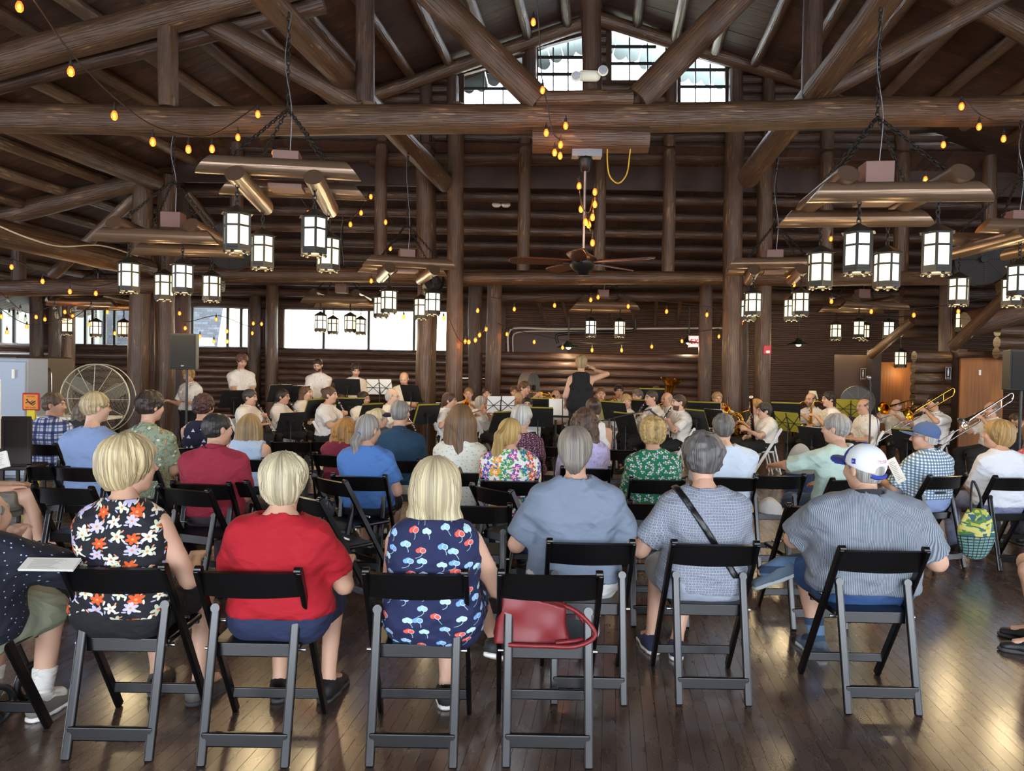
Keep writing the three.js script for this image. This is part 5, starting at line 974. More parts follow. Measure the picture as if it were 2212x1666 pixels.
function trombone(p, label, m, drop = .35, mt = M.brass) {
  const t = inst(p, 'trombone', label, 'trombone'), f = V(.04, -Math.sin(drop), -Math.cos(drop)), s = V(1, 0, 0), o = m.clone(), P = (k, x = 0, u = 0) => o.clone().addScaledVector(f, k).addScaledVector(s, x).add(V(0, u, 0));
  part('slide', [tubeLine(P(0), P(.95), .0075), tubeLine(P(.05, .0, -.09), P(.95, 0, -.09), .0075), tube([P(.95), P(1.0, 0, -.01), P(1.02, 0, -.045), P(1.0, 0, -.08), P(.95, 0, -.09)], .0075, 16), tubeLine(P(.3), P(.3, 0, -.09), .006), tubeLine(P(.08), P(.08, 0, -.09), .006)], M.silver, t);
  part('bell_tube', [tubeLine(P(.05, -.12), P(-.32, -.12), .009), tube([P(-.32, -.12), P(-.39, -.12, .0), P(-.42, -.12, .06), P(-.39, -.12, .115), P(-.32, -.12, .12)], .0095, 20), tubeLine(P(-.32, -.12, .12), P(.12, -.12, .12), .01, .013), tubeLine(P(-.2, -.12), P(-.2, -.12, .12), .006), tubeLine(P(.05, 0), P(.05, -.12), .006)], mt, t);
  part('bell', orient(lathe([[.013, -.2], [.02, -.04], [.032, .08], [.06, .16], [.1, .2], [.107, .2], [.062, .155]], 26), P(.1, -.12, .12), P(.5, -.12, .12)), mt, t);
}
const TRB = (m, drop) => ({ L: [-.09, m.y - .06, -.24, [-.9, -.7, .2], 'grip', [.4, .4, -.8], [-1, .2, 0]], R: [.09, m.y - .03 - Math.sin(drop) * .42, -.16 - Math.cos(drop) * .3, [.9, -.7, .2], 'grip', [-.5, .2, -.8], [1, .2, 0]] });
function sax(p, label, m) {
  const t = inst(p, 'saxophone', label, 'saxophone'), q = (x, y, z) => V(x, m.y + y, m.z + z);
  part('neck', tube([m, q(.01, .03, -.06), q(.03, .02, -.12), q(.05, -.05, -.15)], .009, 20), M.brass, t);
  const a = q(.05, -.05, -.15), e = q(.14, -.55, -.12);
  part('body', [tubeLine(a, e, .014, .03), tube([e, q(.15, -.62, -.13), q(.14, -.66, -.18), q(.12, -.62, -.24), q(.11, -.54, -.26)], .033, 24, 10)], M.brass, t);
  part('bell', orient(lathe([[.034, -.1], [.04, 0], [.055, .07], [.075, .1], [.05, .06]], 22), q(.11, -.56, -.255), q(.09, -.36, -.29)), M.brass, t);
  const k = []; for (let i = 0; i < 14; i++) k.push(new THREE.CylinderGeometry(.013, .013, .01, 8).rotateX(1.57).translate(...a.clone().lerp(e, .1 + i * .06).add(V(i % 2 ? .02 : -.012, 0, -.028)).toArray())); part('keys', k, M.brass, t);
}
const SAX = (m) => ({ L: [-.01, m.y - .2, -.26, [-.9, -.7, .2], 'grip', [.6, .1, -.7], [-.6, .6, .3]], R: [.16, m.y - .38, -.22, [.9, -.6, .3], 'grip', [-.6, .1, -.7], [.7, .6, .2]] });
function horn(p, label, m) {
  const t = inst(p, 'french_horn', label, 'horn'), c = m.clone().add(V(.14, -.18, -.16));
  part('coil', [new THREE.TorusGeometry(.13, .011, 8, 30).rotateY(.7).translate(c.x, c.y, c.z), new THREE.TorusGeometry(.1, .01, 8, 28).rotateY(.7).translate(c.x + .01, c.y, c.z + .02), new THREE.TorusGeometry(.07, .009, 8, 24).rotateY(.7).translate(c.x, c.y, c.z)], M.brass, t);
  part('leadpipe', tube([m, m.clone().add(V(.02, -.03, -.1)), c.clone().add(V(.0, .13, 0))], .006, 16), M.brass, t);
  part('bell', orient(lathe([[.02, -.14], [.03, -.04], [.07, .07], [.15, .14], [.08, .07]], 24), c.clone().add(V(.02, -.05, .06)), c.clone().add(V(.2, -.22, .2))), M.brass, t);
}
const HRN = (m) => ({ L: [-.02, m.y - .2, -.24, [-.9, -.7, .2], 'grip', [.7, .2, -.6], [-.5, .6, .3]], R: [.24, m.y - .34, -.05, [.9, -.6, .3], 'grip', [.2, -.1, -.9]] });
function bassoon(p, label, m) {
  const t = inst(p, 'bassoon', label, 'bassoon'), dk = mat(0x2c0d10, .25), b = V(.24, .42, -.02), u = V(-.2, m.y + .3, -.34), L = (k) => b.clone().lerp(u, k);
  part('long_joint', tubeLine(L(0), L(.97), .026, .02), dk, t); part('wing_joint', tubeLine(L(.05).add(V(-.05, -.01, -.02)), L(.62).add(V(-.045, -.01, -.02)), .021, .016), dk, t);
  part('bell_ring', orient(new THREE.TorusGeometry(.022, .009, 8, 18).rotateX(1.5708), L(.97), L(1.0)), mat(0xe9e0c4, .4), t);
  part('bocal', tube([L(.62).add(V(-.045, -.01, -.02)), L(.68).add(V(-.06, .01, -.05)), m.clone().add(V(-.03, .04, -.14)), m.clone().add(V(0, .01, -.03)), m], .0045, 24), M.silver, t);
  const k = []; for (let i = 0; i < 14; i++) k.push(tubeLine(L(.12 + i * .05).add(V(.0, .0, -.03)), L(.15 + i * .05).add(V(.006, 0, -.034)), .006)); part('keys', k, M.silver, t);
}
const BAS = (m) => ({ L: [-.02, m.y - .22, -.3, [-.9, -.7, .2], 'grip', [-.3, .3, -.8], [-.8, .3, .3]], R: [.16, .64, -.2, [.9, -.6, .3], 'grip', [-.4, .2, -.8], [.8, .4, .2]] });
function tuba(p, label, m) {
  const t = inst(p, 'tuba', label, 'tuba');
  part('body', [tube([V(.12, m.y - .05, -.2), V(.1, .6, -.22), V(-.1, .5, -.22), V(-.2, .75, -.2), V(-.2, m.y + .02, -.18)], .06, 40, 10), tube([m, V(.02, m.y - .05, -.18), V(-.05, m.y - .2, -.26), V(.1, .8, -.28)], .012, 20), tube([V(-.1, .62, -.28), V(.0, .95, -.28), V(.08, .7, -.28), V(-.04, .6, -.28)], .02, 24, 8, true)], M.brass, t);
  part('bell', orient(lathe([[.06, -.17], [.075, -.05], [.12, .08], [.2, .165], [.21, .17], [.12, .07]], 28), V(-.2, m.y, -.18), V(-.24, m.y + .34, -.24)), M.brass, t);
}
const TUB = (m) => ({ L: [-.2, .95, -.3, [-.9, -.6, .2], 'grip'], R: [.1, .85, -.34, [.9, -.6, .2], 'grip'] });
const KIND = { clarinet: [CLA, clarinet], flute: [FLU, flute], trumpet: [TRU, trumpet], trombone: [TRB, trombone], sax: [SAX, sax], horn: [HRN, horn], bassoon: [BAS, bassoon], tuba: [TUB, tuba] };
let bandCount = 0;
function player(px, py, d, turn, kind, label, o = {}) {
  const top = at(px, py, d).y - PF, m = V(0, top - .182, -.128), n = bandCount++;
  const arms = o.arms ?? (kind ? KIND[kind][0](m, o.drop ?? .35) : undefined);
  const p = person({ label, px, py, d, turn, floor: PF, q: 1.3, shirt: { mat: o.cloth ?? whiteShirt[n % 4], hem: .58, collar: o.collar === 0 ? undefined : true, sleeve: o.sleeve ?? .8, folds: .02 }, skin: 'abca'[n % 4], arms, ...o });
  if (kind) KIND[kind][1](p, o.inst ?? `${kind === 'sax' ? 'gold saxophone' : kind === 'horn' ? 'brass horn' : kind} played by the ${label.split(' playing')[0].split(',')[0]}`.split(' ').slice(0, 15).join(' '), m, kind === 'trombone' ? o.drop ?? .35 : o.gold, o.metal);
  chair(p.group.position.x, p.group.position.z, turn, `white folding chair under the ${label.split(' playing')[0].split(',')[0]}`.split(' ').slice(0, 15).join(' '), true, PF);
  return p;
}
const R = -1.75, RR = -2.2, F = Math.PI, LF = 1.75, LL = 2.2;   // facings: right, right towards us, us, left
player(541, 843, 11.61, R, 'clarinet', 'grey-bearded man playing clarinet, leftmost of the clarinets', { hair: ['short', '#4d4a48'], stache: '#6b6764', w: 1.1 });
player(612, 842, 12.16, R, 'clarinet', 'young clarinettist with dark tied-back hair and glasses', { female: 1, hair: ['lowtail', '#2f2420'], glasses: 1 });
player(661, 834, 12.82, R, 'clarinet', 'clarinettist with long wavy brown hair behind the yellow folder', { hair: ['wavy', '#6a4c36', [.85, .8, .85]] });
player(714, 837, 11.39, R, 'clarinet', 'broad woman playing clarinet with brown tied hair', { female: 1, w: 1.3, hair: ['bun', '#5d4230'], collar: 0 });
player(738, 851, 13.37, RR, 'clarinet', 'small player half hidden behind the broad clarinettist', { hair: ['short', '#5b4636'] });
player(787, 847, 12.49, RR, 'clarinet', 'young woman with black hair behind music stands', { female: 1, hair: ['bun', '#1d1715'], skin: 'd' });
player(848, 841, 11.5, R, 'clarinet', 'bald older man with glasses at the end of the clarinets', { hair: ['bald', '#cfcac2'], glasses: 1 });
player(972, 849, 11.5, R, 'flute', 'woman with a brown ponytail playing a gold flute', { female: 1, hair: ['lowtail', '#54372a'], glasses: 1, gold: 1 });
player(1012, 838, 13.7, F, 'trumpet', 'man with glasses playing trumpet behind the centre post', { hair: ['crop', '#8a6a48'], glasses: 1 });
player(1041, 857, 12.32, RR, 'flute', 'grey-haired woman playing a silver flute', { female: 1, hair: ['layered', '#b5b0a6', [.9, .9, .9]], glasses: 1, w: 1.1 });
player(1052, 838, 14.47, F, null, 'player with dark brown hair far behind the white music sheets', { hair: ['short', '#3f2d24'] });
player(1112, 834, 14.36, F, null, 'boy with brown hair left of the man in black glasses', { hair: ['short', '#6b4d36'], face: .95 });
player(1134, 825, 13.48, RR, 'trumpet', 'man with black glasses and swept brown hair', { hair: ['mop', '#6b4a31', [.9, .92, .9]], glasses: 1 });
player(1119, 848, 12.82, F, null, 'fair-haired player below the man in black glasses', { female: 1, hair: ['bob', '#c5a672', [.85, .85, .85]] });
player(1139, 859, 12.16, F, 'flute', 'woman with dark hair tied back and round glasses', { female: 1, hair: ['bun', '#2e211d'], glasses: 1 });
player(1201, 843, 13.92, F, null, 'bald older man left of the conductor', { hair: ['bald', '#c9c2b8'] });
player(1298, 838, 13.37, F, 'trumpet', 'man with cropped hair right of the conductor', { hair: ['crop', '#7a5b41'] });
player(1337, 833, 14.36, F, 'horn', 'man with black hair and glasses holding a brass horn', { hair: ['short', '#16120f'], glasses: 1 });
player(1353, 853, 12.71, F, null, 'fair curly-haired player behind the black stand', { female: 1, hair: ['curly', '#c9a56a', [.9, .9, .9]] });
player(1377, 843, 13.54, LL, 'horn', 'grey man seen behind the glasses-wearing flute player', { hair: ['short', '#6e6259'] });
player(1407, 844, 12.0, 1.9, 'clarinet', 'man in glasses playing a black woodwind beside the microphone', { hair: ['crop', '#4a3a30'], glasses: 1, sleeve: 1.8, w: 1.1 });
player(1440, 848, 12.82, LL, 'horn', 'bald man behind the bearded clarinettist', { hair: ['bald', '#b7aca0'], glasses: 1 });
player(1466, 853, 11.28, LF, 'clarinet', 'bearded man in a white polo playing clarinet', { hair: ['crop', '#4f3c2e'], beard: '#5a4232' });
player(1418, 836, 14.36, F, 'tuba', 'tuba player hidden behind the bearded man', { hair: ['short', '#5b4636'] });
player(1550, 848, 13.48, F, 'trumpet', 'man with sandy hair half behind the log post', { hair: ['short', '#a98c66'], glasses: 1 });
player(1632, 863, 12.27, LF, 'horn', 'blond woman playing a brass horn behind the bassoonist', { female: 1, hair: ['layered', '#b78a52', [.9, .9, .9]], collar: 0 });
player(1650, 872, 11.5, LF, 'bassoon', 'dark-haired bassoon player with short hair and glasses', { female: 1, hair: ['short', '#3a322d', [1.06, 1.04, 1.06]], glasses: 1, w: 1.15 });
player(1751, 849, 12.82, LL, 'sax', 'bald bearded man with glasses playing saxophone', { hair: ['bald', '#6a5a4a'], glasses: 1, beard: '#7b6650' });
player(1790, 847, 12.16, LF, 'sax', 'young man with curly dark hair playing saxophone', { hair: ['mop', '#2c211b', [.95, .95, .95]], glasses: 1 });
player(1866, 862, 11.39, LF, null, 'balding man with a grey goatee in a white polo', { hair: ['bald', '#6f655c'], stache: '#8d857c', glasses: 1, w: 1.1 });
player(1936, 863, 12.93, LL, 'trombone', 'balding man with glasses playing trombone, left of three', { hair: ['bald', '#6c6258'], glasses: 1, drop: .15 });
player(2017, 854, 11.72, 1.8, 'trombone', 'dark-haired man playing trombone, middle of three', { hair: ['short', '#1f1814'], w: 1.2, sleeve: .95, drop: .5 });
player(2141, 868, 11.17, 1.7, 'trombone', 'bald man with glasses playing a silver trombone on the right', { hair: ['bald', '#8b7a6a'], glasses: 1, w: 1.1, drop: .55, metal: M.silver });
// standing players and the conductor
const standing = (px, py, d, turn, label, o = {}) => person({ label, px, py, d, turn, floor: PF, stand: 1, q: 1.3, shirt: { mat: o.cloth ?? whiteShirt[0], collar: true, sleeve: o.sleeve ?? .8 }, ...o });
standing(407, 796, 12.82, F - .4, 'woman with glasses standing behind the loudspeaker pole', { female: 1, hair: ['layered', '#b9955c', [.9, .9, .9]], glasses: 1, head: [.3, -.3, 0], arms: { L: [-.2, 1.0, -.25], R: [.2, 1.0, -.25] } });
standing(523, 766, 13.37, -2.5, 'young man with a brown mop of hair standing at the percussion', { hair: ['mop', '#6a4630'], head: [0, -.35, 0], arms: { L: [-.12, 1.0, -.28], R: [.12, 1.0, -.28] } });
standing(687, 776, 14.03, F, 'bearded man with a pendant standing at the back', { hair: ['crop', '#3a2f29'], beard: '#2b211c', head: [0, -.3, 0], arms: { L: [-.12, .95, -.28], R: [.12, .95, -.28] } });
standing(769, 786, 13.92, -2.6, 'young man with dark hair leaning over the drums', { hair: ['mop', '#3a2820', [.95, .95, .95]], head: [-.2, -.35, 0], arms: { L: [-.1, 1.0, -.3], R: [.35, 1.05, -.25] } });
standing(873, 805, 13.7, F, 'bald man in white standing by the black stand', { hair: ['bald', '#9a9084'], head: [0, -.4, 0], arms: { L: [-.12, .95, -.28], R: [.12, .95, -.28] } });
const cond = person({ label: 'conductor in a sleeveless black dress seen from behind, arm raised', px: 1256, py: 769, d: 11.9, turn: -.08, floor: .16, stand: 1, female: 1, w: 1.12, hair: ['layered', '#b39a72', [.86, .9, .88]], shirt: { mat: C(0x0c0c10), sleeve: 0, armhole: .14, hem: .45, neck: .05, wide: 1.2, name: 'dress' }, pants: { mat: C(0x0c0c10) }, arms: { R: [.23, 1.5, -.2, [1, -.05, .35], 'grip', [-.5, .6, -.4]], L: [-.24, .95, -.12] } });
{ const t = inst(cond, 'baton', 'white conducting baton in the raised hand', 'baton'); const w = cond.A.R.W; part('shaft', rod(w.clone().add(V(-.03, .03, -.06)), w.clone().add(V(-.3, .16, -.2)), .003, .0015), M.white, t); part('grip', new THREE.SphereGeometry(.012, 8, 6).scale(1, 1, 1.6).translate(w.x - .03, w.y + .03, w.z - .06), mat(0x8a5a30, .5), t); }
// ---------------------------------------------------------------- music stands
const standBlack = mat(0x0f1012, .5), yellow = mat(0x948a24, .7);
function musicStand(px, py, d, turn, label, o = {}) {
  const c = at(px, py, d), t = thing('music_stand', label, 'music stand', V(c.x, PF, c.z), turn), h = c.y - PF, w = (o.w ?? .5) * .94, hh = o.h ?? .31, tilt = o.tilt ?? .35;
  const desk = new THREE.Group();
  const place = (m) => { m.rotation.x = tilt; m.position.y = h; return m; };   // top leans away from the player
  if (o.wire) {
    const g = []; for (const s of [-1, 1]) g.push(rod(V(0, -.12, 0), V(s * w / 2, .12, 0), .005), rod(V(0, .1, 0), V(s * w / 2, -.1, 0), .005), rod(V(0, 0, .0), V(s * w / 2, 0, 0), .005)); g.push(rod(V(0, -.14, 0), V(0, .16, 0), .007), rod(V(-w / 2, -.13, -.02), V(w / 2, -.13, -.02), .005));
    place(part('wire_desk', g, standBlack, t));
  } else place(part('desk', [rbox(w, hh, .006, .003), rbox(w, .012, .05, .004, 0, -hh / 2, -.025), rbox(.12, .06, .03, .004, 0, 0, .015)], standBlack, t));
  if (o.folder) place(part('folder', rbox(w * .98, hh * 1.02, .004, .002, o.fx ?? 0, hh * .05, -.008), yellow, t));
  if (o.sheet) { place(part('sheet', rbox(w * .46, hh * .92, .002, .001, -w * .25, .01, -.013), M.paper, t)); place(part('sheet', rbox(w * .46, hh * .92, .002, .001, w * .24, .015, -.013), M.paper, t)); }
  part('pole', [rod(V(0, .12, 0), V(0, h * .6, 0), .014), rod(V(0, h * .6, 0), V(0, h, 0), .009)], standBlack, t);
  for (let i = 0; i < 3; i++) { const a = i * 2.094 + .5; part('foot', rod(V(0, .15, 0), V(Math.cos(a) * .24, .012, Math.sin(a) * .24), .009), standBlack, t); }
  return t;
}
for (const [px, py, d, turn, label, o] of [
  [505, 862, 12.27, .85, 'black music stand below the young man with the mop of hair'], [604, 850, 12.6, 1.0, 'black stand with white paper edge left of the back pair', { sheet: 1 }], [640, 851, 13.15, .3, 'black stand under the bearded standing man', { sheet: 1 }], [751, 836, 13.26, -.1, 'black stand in front of the man at the drums'],
  [628, 912, 10.95, 1.0, 'low black stand in front of the young clarinettist with glasses'], [684, 884, 11.39, 1.1, 'black stand with a yellow folder edge left of the broad clarinettist', { folder: 1, fx: -.02 }], [757, 880, 12.38, .3, 'black stand behind the right arm of the broad clarinettist', { folder: 1 }], [800, 895, 10.95, 1.05, 'stand with yellow folder and white sheets before the visor woman', { folder: 1, sheet: 1 }],
  [820, 838, 12.93, -.15, 'wire stand with white pages by the bald standing man', { wire: 1, sheet: 1 }], [888, 850, 12.82, -.7, 'black stand touching the thick log post'], [924, 896, 11.17, .9, 'black stand with yellow folder below the thick log post', { folder: 1, fx: -.03 }],
  [1082, 876, 11.94, .2, 'wire stand with two white pages left of centre', { wire: 1, sheet: 1 }], [1082, 912, 11.06, .9, 'wide black stand before the silver flute player', { folder: 1 }], [1162, 902, 11.39, -.05, 'black stand behind the white-haired audience member', { folder: 1 }], [1164, 880, 12.82, -.1, 'small black stand below the man in black glasses', { folder: 1 }],
  [1328, 890, 11.28, -.8, 'large black stand right of the conductor', { folder: 1, fx: -.05 }], [1352, 915, 10.84, -1.05, 'narrow stand with gold-edged folder seen from its side', { folder: 1 }], [1392, 884, 12.6, -.5, 'black stand between the flute player and the curly-haired one', { folder: 1 }], [1505, 908, 11.06, -1.15, 'black stand right of the bearded clarinettist', { folder: 1 }],
  [1520, 888, 12.93, -.3, 'wide black stand left of the log post', { folder: 1, w: .6 }], [1545, 905, 11.39, -1.2, 'black stand seen at a slant beside the log post', { sheet: 1 }], [1697, 890, 12.6, -.4, 'black stand right of the bassoon player', { folder: 1 }], [1702, 914, 11.17, -1.1, 'wire stand with a yellow sheet before the saxophones', { wire: 1, folder: 1 }],
  [1754, 944, 10.84, -1.15, 'low black stand in front of the young saxophonist', { sheet: 1 }], [1838, 884, 12.49, -.5, 'wire stand with a yellow folder behind the goatee man', { wire: 1, folder: 1 }], [1960, 950, 10.95, -1.1, 'black stand left of the navy cap', { folder: 1 }], [1408, 858, 13.7, -.2, 'distant black stand with a yellow top edge', { folder: 1 }], [1215, 882, 12.16, Math.PI, 'conductor stand with pale score', { sheet: 1 }],
]) musicStand(px, py, d, turn, label, o);
{ const g = cond.group.position, t = thing('podium', 'low carpeted podium under the conductor', 'podium', V(g.x, 0, g.z)); part('top', rbox(.9, .04, .9, .01, 0, .14, 0), mat(0x2a2422, .8), t); part('base', box(.86, .12, .86, 0, .06, 0), M.logDark, t); }
// ---------------------------------------------------------------- left side: appliances, fan, signs
{
  const p = at(100, 860, 11), t = thing('refrigerator', 'stainless side-by-side refrigerator at the left', 'refrigerator', V(hX(101, 11.2) - .3, 0, -11.32), 1.15), ss = mat(0x5f5952, .4, { metalness: .75 }), h = at(100, 771, 11).y;
  part('cabinet', rbox(.86, h, .6, .02, 0, h / 2, -.02), ss, t);
  for (const s of [-1, 1]) { const d = part('door', rbox(.424, h - .06, .05, .015, s * .215, h / 2 + .02, .3), ss, t); part('handle', tube([V(s * .04, h * .52, .33), V(s * .04, h * .56, .37), V(s * .04, h * .86, .37), V(s * .04, h * .9, .33)], .013, 20), M.steel, d); if (s < 0) { part('dispenser', rbox(.22, .13, .02, .004, -.24, h * .72, .325), M.black, d); part('dispenser_recess', rbox(.22, .12, .016, .004, -.24, h * .63, .323), mat(0x9a948c, .5), d); } }
  const q = at(14, 860, 10.2), f = thing('chest_freezer', 'white upright freezer at the left edge with a latch', 'freezer', V(q.x - .1, 0, q.z), .0), fh = at(20, 773, 10.2).y;
  part('body', rbox(.72, fh, .46, .02, 0, fh / 2, -.28), mat(0x8d96a3, .45), f); part('door', rbox(.7, fh - .1, .05, .015, 0, fh / 2, -.03), mat(0x98a3b2, .4), f); part('latch', rbox(.035, .13, .03, .008, .2, fh - .22, .01), M.white, f);
}
{
  const c = at(205, 862, 9.6), r = 75 / FOCAL * 9.6, t = thing('pedestal_fan', 'big round industrial fan with a wire cage at the left', 'fan', V(c.x, 0, c.z)), wire = mat(0xa9a48e, .45, { metalness: .5 }), g = [];
  const y = c.y; for (let i = 1; i <= 26; i++) g.push(new THREE.TorusGeometry(r * i / 26, .0016, 4, 40).translate(0, y, .03 * (1 - (i / 26) ** 2)));
  part('cage_wires', g, wire, t); part('cage_rim', [new THREE.TorusGeometry(r, .009, 8, 48).translate(0, y, 0), new THREE.TorusGeometry(r, .007, 8, 48).translate(0, y, -.16)], wire, t);
  const sp = []; for (let i = 0; i < 12; i++) { const a = i / 12 * 6.283; sp.push(rod(V(Math.cos(a) * .05, y + Math.sin(a) * .05, .035), V(Math.cos(a) * r, y + Math.sin(a) * r, 0), .004)); } part('spokes', sp, wire, t);
  part('hub_badge', cyl(.055, .05, .02, 0, 0, 0, 20).rotateX(1.5708).translate(0, y, .045), mat(0x3d6fc0, .4), t);
  const bs = new THREE.Shape(); bs.moveTo(.03, -.03); bs.quadraticCurveTo(.18, -.12, r * .9, -.06); bs.quadraticCurveTo(r * .95, .06, r * .7, .1); bs.quadraticCurveTo(.15, .08, .03, .03);
  for (let i = 0; i < 3; i++) part('blade', new THREE.ExtrudeGeometry(bs, { depth: .006, bevelEnabled: false }).rotateX(.4).rotateZ(i * 2.094 + .4).translate(0, y, -.08), mat(0x77756c, .4, { metalness: .6 }), t);
  part('motor', cyl(.07, .07, .18, 0, 0, 0, 16).rotateX(1.5708).translate(0, y, -.2), M.darkMetal, t); part('pole', rod(V(0, .04, -.2), V(0, y, -.2), .022), M.darkMetal, t); part('base', cyl(.26, .24, .04, 0, .02, -.2, 24), M.darkMetal, t);
}
{
  const c = at(69, 868, 8.2), t = thing('wet_floor_sign', 'yellow stand with a red-framed orange caution wet floor sign', 'caution sign', V(c.x, 0, c.z)), w = 34 / FOCAL * 8.2, y = c.y;
  part('stand', [bar(V(0, 0, -.1), V(0, y, 0), .08, .012), bar(V(0, 0, .1), V(0, y - .05, .01), .09, .012)], mat(0xd8c510, .5), t);
  part('frame', rbox(w + .02, w + .02, .02, .01, 0, y, .012), mat(0xb3261e, .5), t);
  const tx = canvasTex(256, 256, (g) => { g.fillStyle = '#e08a1e'; g.fillRect(0, 0, 256, 256); g.fillStyle = '#3a2312'; g.font = 'bold 34px sans-serif'; g.textAlign = 'center'; g.fillText('CAUTION', 128, 44); g.fillText('WET FLOOR', 128, 242); g.beginPath(); g.arc(64, 92, 19, 0, 6.3); g.fill(); g.lineWidth = 26; g.lineCap = 'round'; g.strokeStyle = '#21150c'; g.beginPath(); g.moveTo(82, 120); g.lineTo(135, 165); g.lineTo(205, 120); g.stroke(); g.lineWidth = 14; g.beginPath(); g.moveTo(92, 125); g.lineTo(40, 150); g.moveTo(120, 140); g.lineTo(165, 108); g.moveTo(140, 168); g.lineTo(165, 190); g.lineTo(215, 150); g.stroke(); });
  part('sign_face', new THREE.PlaneGeometry(w * .9, w * .9).translate(0, y, .023), mat(0xffffff, .6, { map: tx }), t);
}
{
  const c = at(-26, 890, 6.6), t = thing('easel_board', 'white notice board on a wooden easel at the left edge', 'notice board', V(c.x, 0, c.z), .25);
  const tx = canvasTex(256, 384, (g) => { g.fillStyle = '#dfe0d6'; g.fillRect(0, 0, 256, 384); g.fillStyle = '#5f9a3e'; g.fillRect(0, 0, 256, 16); g.fillStyle = '#555'; for (let i = 0; i < 14; i++) g.fillRect(20, 60 + i * 22, 120 + hash(i, 3) * 90, 5); });
  part('board', rbox(.44, .62, .02, .005, -.12, c.y - .02, 0), M.white, t); part('notice', new THREE.PlaneGeometry(.42, .6).translate(-.12, c.y - .02, .012), mat(0xffffff, .8, { map: tx }), t);
  for (const s of [-1, 1]) part('easel_leg', bar(V(-.12 + s * .22, 0, .05), V(-.12 + s * .05, c.y + .3, -.03), .025, .02), mat(0x5a3320, .6), t); part('ledge', rbox(.42, .02, .05, .004, -.12, c.y - .29, .02), mat(0x5a3320, .6), t); part('easel_leg', bar(V(-.12, 0, -.4), V(-.12, c.y + .2, -.04), .025, .02), mat(0x5a3320, .6), t);
}
{
  const c = at(130, 905, 10.4), t = thing('serving_table', 'long dark serving table with a white top at the left', 'table', V(c.x, 0, c.z)); const y = .86;
  part('table_top', rbox(1.5, .04, .5, .01, 0, y, 0), M.white, t); for (const [x, z] of [[-.7, -.2], [.7, -.2], [-.7, .2], [.7, .2]]) part('leg', box(.05, y, .05, x, y / 2, z), M.darkMetal, t); part('skirt_panel', box(1.44, .45, .02, 0, y - .25, .2), mat(0x2a1a14, .6), t);
}
// ---------------------------------------------------------------- loudspeakers
function loudspeaker(label, px, py, d, w, h, turn, led) {
  const c = at(px, py, d), t = thing('loudspeaker', label, 'loudspeaker', c, turn), s = thing('speaker_stand', `tripod stand under the ${label}`, 'speaker stand', V(c.x, 0, c.z), turn);
  const b = mat(0x0b0c0e, .6), prof = new THREE.Shape(); prof.moveTo(-w / 2, w * .42); prof.lineTo(w / 2, w * .42); prof.lineTo(w * .3, -w * .42); prof.lineTo(-w * .3, -w * .42);
  part('cabinet', new THREE.ExtrudeGeometry(prof, { depth: h, bevelEnabled: true, bevelSize: .008, bevelThickness: .008, bevelSegments: 2 }).rotateX(Math.PI / 2).scale(1, 1, -1).translate(0, h / 2, 0).rotateY(Math.PI).scale(-1, 1, 1), b, t);
  part('grille', rbox(w * .94, h * .94, .01, .004, 0, 0, w * .42 + .01), mat(0x101113, .8), t);
  const tx = canvasTex(64, 24, (g) => { g.fillStyle = '#101112'; g.fillRect(0, 0, 64, 24); g.fillStyle = '#e8e8e0'; g.font = 'bold 20px sans-serif'; g.textAlign = 'center'; g.fillText('QSC', 32, 19); });
  part('badge', new THREE.PlaneGeometry(w * .2, w * .075).translate(0, -h * .41, w * .42 + .017), mat(0xffffff, .5, { map: tx }), t);
  if (led) part('indicator_light', new THREE.SphereGeometry(.008, 8, 6).translate(0, -h * .47, w * .42 + .017), mat(0x40a0ff, .4, { emissive: new THREE.Color(.1, .5, 1), emissiveIntensity: 4 }), t);
  part('pole', rod(V(0, .3, 0), V(0, c.y - h / 2, 0), .017), M.blackPlastic, s); part('collar', cyl(.03, .03, .08, 0, .62, 0), M.blackPlastic, s);
  for (let i = 0; i < 3; i++) { const a = i * 2.094 + .6; part('leg', rod(V(0, .62, 0), V(Math.cos(a) * .42, .015, Math.sin(a) * .42), .013), M.blackPlastic, s); }
}
loudspeaker('black loudspeaker on a pole at the left of the band', 404, 760, 10.4, .34, .48, .05);
loudspeaker('black loudspeaker with a blue light at the right edge', 2207, 800, 8.6, .4, .45, -.15, true);
